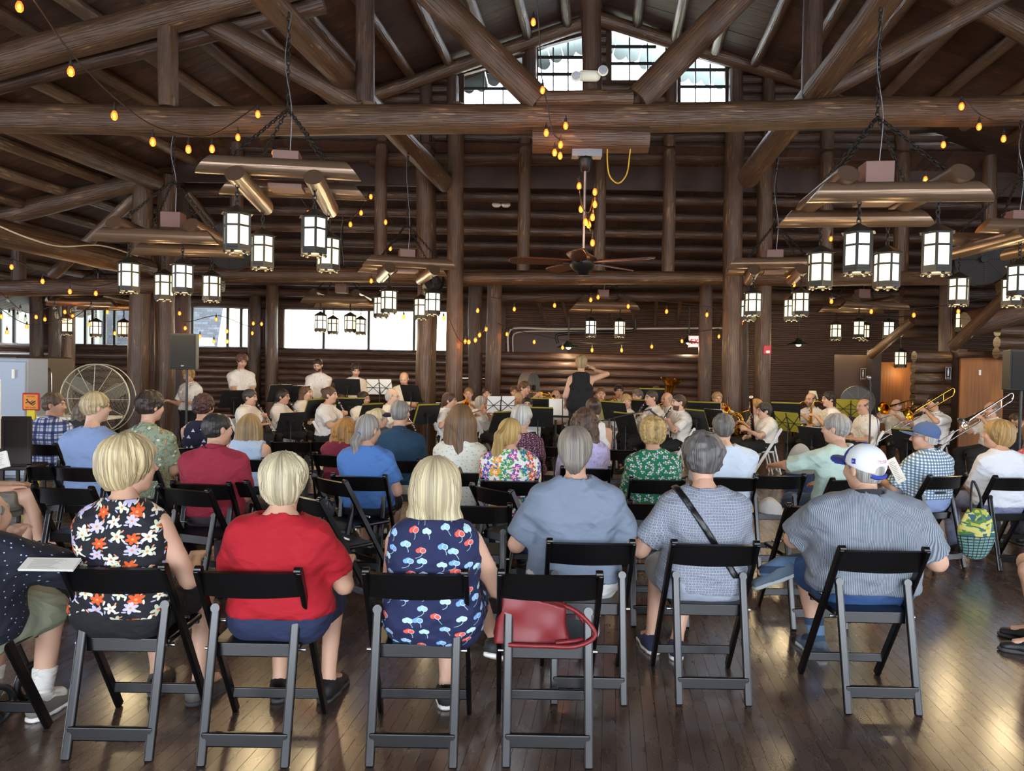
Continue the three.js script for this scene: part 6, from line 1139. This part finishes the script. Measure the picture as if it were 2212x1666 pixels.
// ---------------------------------------------------------------- restroom block on the right
{
  const w = struct('wall_restroom', 'stacked log corner and walls of the restroom entrance', 'wall');
  const d = 11.5, top = bay(2010, 757, d).y; for (let y = .11; y < top; y += .215) part('log', logGeo(V(bX(1972, d), y, -d * BAY), V(bX(2062, d), y, -d * BAY), .115, undefined, 12, .03), M.log, w);
  const d2 = 10.8; for (let y = 2.1; y < 4; y += .215) part('log', logGeo(V(bX(2150, d2), y, -d2 * BAY), V(bX(2290, d2), y + .03, -d2 * BAY), .115, undefined, 12, .03), M.log, w);
  for (let y = 2.6; y < 3.8; y += .215) part('log', logGeo(bay(1968, 0, 12.2).setY(y), bay(2056, 0, 12.2).setY(y), .115, undefined, 12, .03), M.logDark, w);
  part('corner_trim', box(.17, 2.2, .25, bX(2066, 11.4), 1.1, -14.76), mat(0x3b2a25, .6), w); part('corner_trim', box(.2, 2.2, .25, bX(1880, 12.5), 1.1, -16.12), mat(0x2a1f1c, .6), w);
  part('panel', box(bX(1868, 12.8) - bX(1800, 12.8), 2.1, .06, bX(1836, 12.8), 1.05, -16.64), mat(0x4a382e, .6), w);
  part('head_log', logGeo(bay(2066, 768, 11.2), bay(2175, 764, 11.2), .065, undefined, 12), M.logDark, w);
  logPart('sloped_rail', bay(1880, 768, 12.2), bay(1972, 692, 11.4), .09, .09, M.log, w, 14); logPart('sloped_rail', bay(2058, 750, 11), bay(2176, 636, 10.2), .11, .11, M.log, w, 14); logPart('brow_log', bay(2088, 700, 10.9), bay(2260, 655, 10.7), .26, .26, M.log, w, 16);
  const dm = (a, b) => mat(0xffffff, .6, { map: dataTex(256, 256, (u, v) => { const k = vnoise2(u * 5, v * 5, 5, 5) * .5 + vnoise2(u * 30, v * 4, 30, 4) * .3 + vnoise2(u * 90, v * 6, 90, 6) * .2; return [mix(a[0], b[0], k), mix(a[1], b[1], k), mix(a[2], b[2], k)]; }) });
  const door = (n, x0, x1, ty, dd, label) => { const o = struct(`door_${n}`, label, 'door'), y = bay((x0 + x1) / 2, ty, dd).y; part('door_leaf', rbox(bX(x1, dd) - bX(x0, dd), y, .05, .005, (bX(x0, dd) + bX(x1, dd)) / 2, y / 2, -dd * BAY), dm([.42, .24, .06], [.68, .42, .13]), o); return o; };
  door(1, 1893, 1972, 783, 12.5, 'orange-brown wooden restroom door, left of two'); const r = door(2, 2072, 2166, 772, 11.2, 'orange-brown wooden restroom door on the right'); part('door_plate', rbox(.045, .1, .012, .005, bX(2113, 11.2), bay(2113, 805, 11.2).y, -14.52), M.white, r);
  const sg = canvasTex(64, 128, (g) => { g.fillStyle = '#17181a'; g.fillRect(0, 0, 64, 128); g.strokeStyle = '#e5e5e0'; g.lineWidth = 4; g.strokeRect(4, 4, 56, 120); g.fillStyle = '#f0f0ea'; g.beginPath(); g.arc(32, 24, 8, 0, 6.3); g.fill(); g.fillRect(23, 36, 18, 34); g.fillRect(24, 70, 7, 24); g.fillRect(33, 70, 7, 24); g.font = 'bold 13px sans-serif'; g.textAlign = 'center'; g.fillText('MEN', 32, 116); });
  for (const [px, py, dd, label] of [[2048, 806, 11.36, 'black restroom sign on the log corner by the right door'], [1864, 808, 12.72, 'black restroom sign left of the left door']]) { const o = thing('restroom_sign', label, 'sign', bay(px, py, dd)); part('plate', rbox(.125, .26, .008, .002), M.black, o); part('pictogram', new THREE.PlaneGeometry(.118, .25).translate(0, 0, .006), mat(0xffffff, .5, { map: sg }), o); }
}
// ---------------------------------------------------------------- signs, alarm, detectors, emergency light
function exitSign(label, px, py, d, turn) {
  const o = thing('exit_sign', label, 'exit sign', bay(px, py, d), turn), tx = canvasTex(128, 80, (g) => { g.fillStyle = '#efe9e4'; g.fillRect(0, 0, 128, 80); g.fillStyle = '#e01038'; g.font = 'bold 56px sans-serif'; g.textAlign = 'center'; g.fillText('EXIT', 64, 60); });
  part('housing', rbox(.39, .26, .06, .006), M.white, o); part('face', new THREE.PlaneGeometry(.365, .235).translate(0, 0, .032), mat(0xffffff, .5, { map: tx, emissiveMap: tx, emissive: new THREE.Color(1, 1, 1), emissiveIntensity: .6 }), o);
  lampLight(bay(px, py, d).add(V(0, 0, .15)), .03, 0xff6a6a);
}
exitSign('lit red EXIT sign beside the log partition post', 1506, 738, 12.9, 0); exitSign('EXIT sign behind the distant right chandelier', 1806, 656, 13.0, .5);
{
  const o = thing('fire_alarm', 'red fire alarm with strobe on the log post', 'fire alarm', bay(1657, 756, 10.975)); o.scale.setScalar(BAY); part('case', rbox(.115, .135, .05, .008), mat(0xb5323a, .5), o); part('strobe', rbox(.06, .045, .03, .008, 0, -.03, .03), M.white, o);
  const e = thing('emergency_light', 'cream twin-headed emergency light on the king post', 'emergency light', bay(1272, 164, DT - .02)); e.scale.setScalar(BAY); part('housing', new THREE.CapsuleGeometry(.055, .12, 6, 16).rotateZ(1.5708).scale(1, 1, .7), mat(0xd6d6c0, .5), e);
  for (const s of [-1, 1]) { const h = part('lamp_head', cyl(.05, .035, .06, 0, 0, 0, 18).rotateX(-1.4).translate(s * .13, .03 * s + .0, .04), mat(0xd6d6c0, .5), e); part('reflector', new THREE.CircleGeometry(.042, 18).rotateX(.17).translate(s * .13, .03 * s + .005, .072), M.silver, h); }
  part('mount', rod(V(0, 0, -.12), V(0, 0, 0), .02), M.greyMetal, e);
  for (const [px, py, d, label] of [[1082, 442, 12.0, 'pair of white smoke detectors on the dark roof left of the fan'], [1692, 430, 11.9, 'pair of white smoke detectors right of centre']]) { const s = thing('smoke_detector', label, 'smoke detector', bay(px, py, d)); s.scale.setScalar(BAY); for (const x of [-.07, .08]) part('detector', lathe([[.001, -.035], [.05, -.035], [.075, -.01], [.07, .02], [.001, .02]], 20).rotateX(.5).scale(1, 1, 1).translate(x, 0, 0), M.cream, s); part('conduit', rod(V(-.2, .05, 0), V(.2, .05, 0), .012), M.boxBrown, s); }
}
function pendant(label, px, py, d, len) { const o = thing('pendant_lamp', label, 'pendant lamp', bay(px, py, d)); o.scale.setScalar(BAY); part('shade', lathe([[.02, .1], [.045, .08], [.06, .04], [.2, -.02], [.205, -.03], [.19, -.025], [.05, .03], [.02, .06]], 24), mat(0x1d2422, .4), o); part('bulb', new THREE.SphereGeometry(.05, 12, 8).translate(0, -.005, 0), glowBulb, o); part('stem', rod(V(0, .09, 0), V(0, len, 0), .012), M.black, o); lampLight(bay(px, py, d).add(V(0, -.12, 0)), 1.6, 0xffe8c0); }
pendant('black pendant lamp with lit underside over the band', 1228, 748, 12.8, .5); pendant('black pendant lamp near the exit sign', 1488, 738, 13.0, .6); pendant('black pendant lamp right of the fire alarm post', 1725, 742, 13.35, 1.0);
{
  const pp = solo('pipe', [tube([bay(1098, 762, 14.6), bay(1098, 722, 14.6), bay(1104, 712, 14.6), bay(1200, 711, 14.6), bay(1400, 710, 14.6), bay(1560, 709, 14.6)], .028, 50), tube([bay(1108, 762, 14.6), bay(1109, 724, 14.6), bay(1116, 719, 14.6), bay(1300, 717, 14.6)], .018, 40)], mat(0xb5aca2, .5), 'pale conduits over the log partition', 'pipe');
  solo('pipe', tube([bay(1205, 742, 14.3), bay(1202, 726, 14.3), bay(1212, 722, 14.3), bay(1360, 716, 14.3), bay(1371, 712, 14.3), bay(1372, 690, 14.3)], .038, 50, 8), M.black, 'black waste pipe over the log partition', 'pipe');
  const l = at(1755, 862, 13.6), t = thing('table_lamp', 'table lamp with a cream pleated shade behind the saxophonist', 'lamp', V(l.x, .75, l.z)); part('shade', lathe([[.085, .2], [.05, .02 + .2 + .13], [.045, .35], [.08, .2]].map(([r, y]) => [r * 1.2, y + (l.y - .95)]), 24), mat(0xd8cfae, .8), t); part('base', lathe([[.001, 0], [.07, 0], [.06, .03], [.02, .08], [.03, .2], [.012, .3], [.012, l.y - .7], [.001, l.y - .7]], 16), M.brass, t);
  const st = thing('side_table', 'small dark side table under the table lamp', 'table', V(l.x, 0, l.z)); part('table_top', cyl(.25, .25, .03, 0, .735, 0, 24), M.logDark, st); part('leg', cyl(.03, .03, .72, 0, .36, 0), M.logDark, st); part('base', cyl(.18, .16, .03, 0, .015, 0, 20), M.logDark, st);
}
function roundFan(label, px, py, d, r, turn, hang) {
  const c = bay(px, py, d), t = thing(hang ? 'hanging_fan' : 'drum_fan', label, 'fan', V(c.x, hang ? c.y : 0, c.z), turn), y = hang ? 0 : c.y, g = [], wm = mat(0x8b8b86, .5, { metalness: .4 });
  for (let i = 1; i <= 14; i++) g.push(new THREE.TorusGeometry(r * i / 14, .0022, 4, 32).translate(0, y, 0)); for (let i = 0; i < 8; i++) { const a = i / 8 * 6.283; g.push(rod(V(0, y, 0), V(Math.cos(a) * r, y + Math.sin(a) * r, 0), .003)); }
  part('cage', g, hang ? M.darkMetal : wm, t); part('drum', new THREE.CylinderGeometry(r, r, .2, 30, 1, true).rotateX(1.5708).translate(0, y, -.1), hang ? M.darkMetal : wm, t); part('back_plate', cyl(r * .95, r * .95, .02, 0, 0, 0, 30).rotateX(1.5708).translate(0, y, -.12), mat(hang ? 0x2a2724 : 0x55534f, .6), t); part('motor', cyl(.06, .06, .1, 0, 0, 0, 14).rotateX(1.5708).translate(0, y, -.02), M.darkMetal, t);
  if (hang) part('hanger', rod(V(0, r, -.1), V(0, r + .5, -.1), .015), M.darkMetal, t); else { part('pole', rod(V(0, .03, -.1), V(0, y - r, -.1), .025), M.darkMetal, t); part('base', cyl(.25, .23, .04, 0, .02, -.1, 20), M.darkMetal, t); }
}
roundFan('grey round drum fan turned edge-on by the log partition', 1152, 838, 11.6, .32, 1.1); roundFan('grey round drum fan behind the goatee man', 1853, 868, 11.2, .31, -.3);
roundFan('dark round fan hung behind the near left lanterns', 496, 532, 10.4, .44, .3, 1); roundFan('dark round fan hung by the right edge lanterns', 2126, 560, 10.2, .47, -.3, 1); roundFan('dark round fan hung at the thick log post', 938, 606, 10.78, .21, .5, 1);
// ---------------------------------------------------------------- microphones
{
  const t = thing('boom_microphone', 'microphone on a boom stand before the woodwinds', 'microphone', V(hX(1318, 10.4), 0, -10.4)), o = t.position, l = (x, y, d = 10.4) => at(x, y, d).sub(o);
  part('stand', [rod(V(0, .02, 0), l(1316, 906), .012), cyl(.13, .12, .025, 0, .012, 0, 20)], M.blackPlastic, t); part('boom', rod(l(1288, 912), l(1408, 884), .009), M.blackPlastic, t); part('microphone', [rod(l(1402, 884), l(1424, 902), .012, .018)], M.blackPlastic, t); part('windscreen', new THREE.SphereGeometry(.036, 12, 10).translate(...l(1428, 904).toArray()), mat(0x555a60, .6), t);
  const u = thing('stand_microphone', 'tall microphone stand right of the goatee man', 'microphone', V(hX(1882, 10.6), 0, -10.6)), k = (x, y) => at(x, y, 10.6).sub(u.position);
  part('stand', [rod(V(0, .02, 0), k(1881, 850), .012), cyl(.14, .13, .025, 0, .012, 0, 20)], M.blackPlastic, u); part('clip', rod(k(1881, 850), k(1878, 826), .008), M.blackPlastic, u); part('microphone', rod(k(1881, 836), k(1878, 820), .012, .017), M.blackPlastic, u); part('windscreen', new THREE.SphereGeometry(.034, 12, 10).translate(...k(1877, 816).toArray()), M.greyMetal, u); part('cable', tube([k(1880, 835), k(1890, 880), k(1897, 930), k(1888, 990), V(.1, .02, .1)], .005, 30), M.black, u);
}
{ const c = at(565, 905, 12.2), t = thing('marimba', 'black percussion keyboard frame before the standing players', 'marimba', V(c.x, PF, c.z)), y = c.y - PF; part('frame', [rbox(1.5, .05, .4, .01, 0, y, 0), box(.06, y, .35, -.68, y / 2, 0), box(.06, y, .35, .68, y / 2, 0)], M.black, t); for (let i = 0; i < 22; i++) part('key_bar', rbox(.05, .02, .38 - i * .008, .004, -.66 + i * .063, y + .04, 0), mat(0x5a2f22, .35), t);
  const q = at(1222, 902, 12.6), k = thing('electric_keyboard', 'pale electric keyboard beside the conductor', 'keyboard', V(q.x, PF, q.z)), ky = q.y - PF; part('case', rbox(.4, .07, .26, .01, 0, ky, 0), M.white, k); part('keys', rbox(.36, .02, .12, .003, 0, ky + .04, .05), M.paper, k); part('screen_panel', rbox(.3, .12, .01, .004, 0, ky + .1, -.1), mat(0xcfd4d6, .4), k); for (const s of [-1, 1]) part('leg', box(.03, ky, .2, s * .17, ky / 2, 0), M.black, k); }
// ---------------------------------------------------------------- bags, hats, papers, bottles
{
  const leather = mat(0x74161b, .48, { bumpMap: woodBump, bumpScale: .001 }), cx = hX(1197, 3.08), t = thing('handbag', 'red leather handbag lying on the empty front chair', 'handbag', V(cx - .07, .468, -3.24));
  part('bag_body', nets((x, y, z) => { const k = 1 - clamp(y / .3) * .25; const bx = Math.abs(x) - .145 * k, bz = Math.abs(z) - .055 * k, by = Math.abs(y - .1) - .1; return Math.max(Math.hypot(Math.max(bx, 0), Math.max(bz, 0), Math.max(by, 0)) + Math.min(0, Math.max(bx, bz, by)) - .02 + (vnoise3(x * 13, y * 13, z * 10) - .5) * .022, .002 - y, y - .195 + x * .22); }, [-.2, -.02, -.14], [.2, .26, .14], .008), leather, t);
  part('handle', [tube([V(.1, .17, .02), V(.2, .14, .06), V(.27, .06, .1), V(.2, .02, .12), V(.05, .015, .12), V(-.1, .01, .1)], .010, 40, 8), tube([V(.1, .16, -.04), V(.2, .12, .0), V(.24, .04, .06), V(.1, .02, .1)], .010, 30, 8)], leather, t); part('zip', tube([V(-.14, .2, .02), V(0, .205, .0), V(.12, .17, 0)], .005, 20), M.brass, t); part('ring', new THREE.TorusGeometry(.018, .004, 6, 16).translate(-.13, .17, .05), M.brass, t);
  const tx = canvasTex(256, 256, (g) => { g.fillStyle = '#7fa9a8'; g.fillRect(0, 0, 256, 256); for (let i = 0; i < 60; i++) { g.strokeStyle = ['#c9c84a', '#3a6a78', '#e0dc82', '#5e8a4a'][i % 4]; g.lineWidth = 10 + hash(i, 1) * 12; g.beginPath(); g.moveTo(hash(i, 2) * 256, hash(i, 3) * 150); g.quadraticCurveTo(hash(i, 4) * 256, hash(i, 5) * 150, hash(i, 6) * 256, hash(i, 7) * 150); g.stroke(); } g.strokeStyle = '#23302a'; g.lineWidth = 4; for (let i = 0; i < 9; i++) { g.beginPath(); g.moveTo(i * 32, 150); g.lineTo(i * 20 + 40, 256); g.moveTo(0, 150 + i * 14); g.lineTo(256, 150 + i * 14); g.stroke(); } });
  const b = at(2108, 1142, 6.3), bag = thing('tote_bag', 'green and yellow printed tote bag hanging from a chair', 'tote bag', b); const bg = nets((x, y, z) => Math.max(ell(x, y, z, 0, -.02, 0, .15 - y * .12, .24, .06) + (vnoise3(x * 12, y * 12, 3) - .5) * .02, y - .17), [-.22, -.28, -.1], [.22, .2, .1], .012), bp = bg.attributes.position, bu = new Float32Array(bp.count * 2); for (let i = 0; i < bp.count; i++) { bu[i * 2] = bp.getX(i) * 2.6 + .5; bu[i * 2 + 1] = bp.getY(i) * 2.2 + .55; } bg.setAttribute('uv', new THREE.BufferAttribute(bu, 2)); part('bag_body', bg, mat(0xffffff, .8, { map: tx }), bag); part('strap', [tube([V(-.06, .14, .02), V(-.05, .28, 0), V(0, .4, -.06), V(.05, .28, -.04), V(.06, .14, -.02)], .01, 30)], M.black, bag);
  const h = at(1668, 1098, 6.3), hat = thing('sun_hat', 'crumpled off-white sun hat on an empty chair seat', 'hat', V(h.x, .468, h.z)); part('hat_body', nets((x, y, z) => Math.max(smin(ell(x, y, z, -.02, .03, 0, .1, .1, .1), ell(x, y, z, .04, .0, 0, .17, .03, .13), .03) + (vnoise3(x * 16, y * 16, z * 16) - .5) * .03, -y), [-.22, -.02, -.18], [.25, .17, .18], .01), mat(0xcfccc4, .85), hat);
  const g2 = at(1728, 1010, 7.2), gb = thing('backpack', 'tall grey and blue backpack standing on a chair', 'backpack', V(g2.x, 0, g2.z)); const H2 = at(1728, 958, 7.2).y; part('lower_bag', nets((x, y, z) => Math.max(ell(x, y, z, 0, H2 * .45, 0, .135, H2 * .75, .1), y - H2 * .72, -y), [-.17, -.02, -.14], [.17, H2, .14], .014), mat(0x33406a, .8), gb); part('top_flap', nets((x, y, z) => Math.max(ell(x, y, z, 0, H2 * .72, 0, .135, H2 * .28, .1), H2 * .7 - y), [-.17, H2 * .6, -.14], [.17, H2 * 1.05, .14], .012), mat(0x9a9a98, .8), gb);
  const paper = (label, px, py, d, rx, ry, rz, w = .15, hh = .21) => { const o = thing('program_sheet', label, 'paper', at(px, py, d)); const tx2 = paper.tx ??= canvasTex(128, 180, (g) => { g.fillStyle = '#e6e3d8'; g.fillRect(0, 0, 128, 180); g.fillStyle = '#77736a'; for (let i = 0; i < 12; i++) g.fillRect(18, 24 + i * 12, 50 + hash(i, 9) * 40, 3); }); part('page', rbox(w, hh, .002, .001), mat(0xffffff, .8, { map: tx2 }), o); part('back_page', rbox(w, hh, .002, .001, .004, -.004, -.004), M.paper, o); o.rotation.set(rx, ry, rz); };
  paper('printed program held by the man in gingham', 1936, 1016, 6.3, -.5, .5, .45); paper('folded program on the lap of the dotted-shirt man', 108, 1218, 3.0, -1.35, .1, .2, .2, .1); paper('program held at the far left edge', 0, 994, 5.4, -.6, .3, .5, .1, .13);
  const bottle = (label, px, d, c) => { const o = thing('water_bottle', label, 'bottle', V(hX(px, d), 0, -d)); part('bottle_body', lathe([[.001, 0], [.03, .002], [.031, .03], [.028, .06], [.031, .09], [.031, .13], [.022, .165], [.012, .18], [.012, .19]], 16), phys(0xf2f6f8, .05, { transmission: .9, thickness: 0 }), o); part('label', new THREE.CylinderGeometry(.0318, .0318, .045, 16, 1, true).translate(0, .1, 0), mat(c, .5), o); part('cap', cyl(.014, .014, .016, 0, .197, 0), M.white, o); };
  bottle('clear water bottle standing on the floor left of the white-cap man', 1695, 6.6, 0xb9c8c0); bottle('water bottle with a blue label under the gingham man chair', 2012, 6.9, 0x3b6fb8);
  const w = thing('rollator_walker', 'black wheeled walker beside the left edge chair', 'walker', V(hX(24, 3.4), 0, -3.45)); for (const z of [-.12, .16]) { const q = part('wheel', [new THREE.TorusGeometry(.085, .016, 8, 24).rotateY(1.2).translate(0, .1, z)], M.blackPlastic, w); part('spokes', [0, 1, 2].map((i) => bar(V(0, .1, z).add(V(Math.cos(i * 1.05) * .03, Math.sin(i * 1.05) * .08, -Math.cos(i * 1.05) * .074)), V(0, .1, z).add(V(-Math.cos(i * 1.05) * .03, -Math.sin(i * 1.05) * .08, Math.cos(i * 1.05) * .074)), .012, .012)), M.darkMetal, q); } part('frame', [rod(V(0, .1, -.12), V(-.12, .62, .02), .012), rod(V(0, .1, .16), V(-.12, .62, .02), .012)], M.darkMetal, w);
}
// a boy looking on from the doorway
person({ label: 'boy in a dark shirt standing by the right doorway', px: 2196, py: 893, d: 12.0, turn: F + .2, stand: 1, hair: ['short', '#5a4432'], face: .95, hs: .9, sh: .75, limb: .75, w: .75, q: 1.3, arm: .85, shirt: { mat: C(0x1c1a1e), sleeve: .8 }, arms: { L: [-.05, .95, -.22, [-.8, -1, .2], 'grip'], R: [.06, .95, -.22, [.8, -1, .2], 'grip'] } });
{ const c = at(36, 905, 7.2), t = thing('wooden_chair', 'dark wooden high-backed chair at the far left', 'chair', V(c.x, 0, c.z), .2), m = mat(0x21150f, .55), y = c.y;
  part('top_rail', rbox(.26, .05, .03, .008, 0, y, 0), m, t); for (const s of [-1, 1]) { part('back_post', bar(V(s * .12, 0, .02), V(s * .12, y, 0), .035, .03), m, t); part('front_leg', bar(V(s * .12, 0, -.34), V(s * .12, .6, -.32), .035, .03), m, t); } part('back_panel', rbox(.22, y - .66, .015, .004, 0, (y + .62) / 2, .005), m, t); part('seat', rbox(.3, .04, .38, .01, 0, .6, -.16), m, t); part('stretcher', rbox(.24, .03, .02, .004, 0, .25, .01), m, t); }
solo('power_cable', tube([bay(1312, 322, 7.25), bay(1312, 350, 7.25), bay(1318, 382, 7.25), bay(1335, 396, 7.25), bay(1352, 380, 7.25), bay(1362, 322, 7.25)], .009, 40, 6), mat(0xb89a2e, .5), 'yellow cable loop hanging under the bolster by the fan', 'cable');
solo('power_cable', tube([bay(-20, 498, 6.9), bay(60, 530, 7.5), bay(130, 548, 8.2), bay(220, 545, 9.2), bay(300, 566, 10.5)].map((p) => p.add(V(0, .1, .05))), .012, 40, 6), mat(0xc9c6bc, .6), 'white cable lying along the left aisle log', 'cable');
renderer.render(scene, camera);
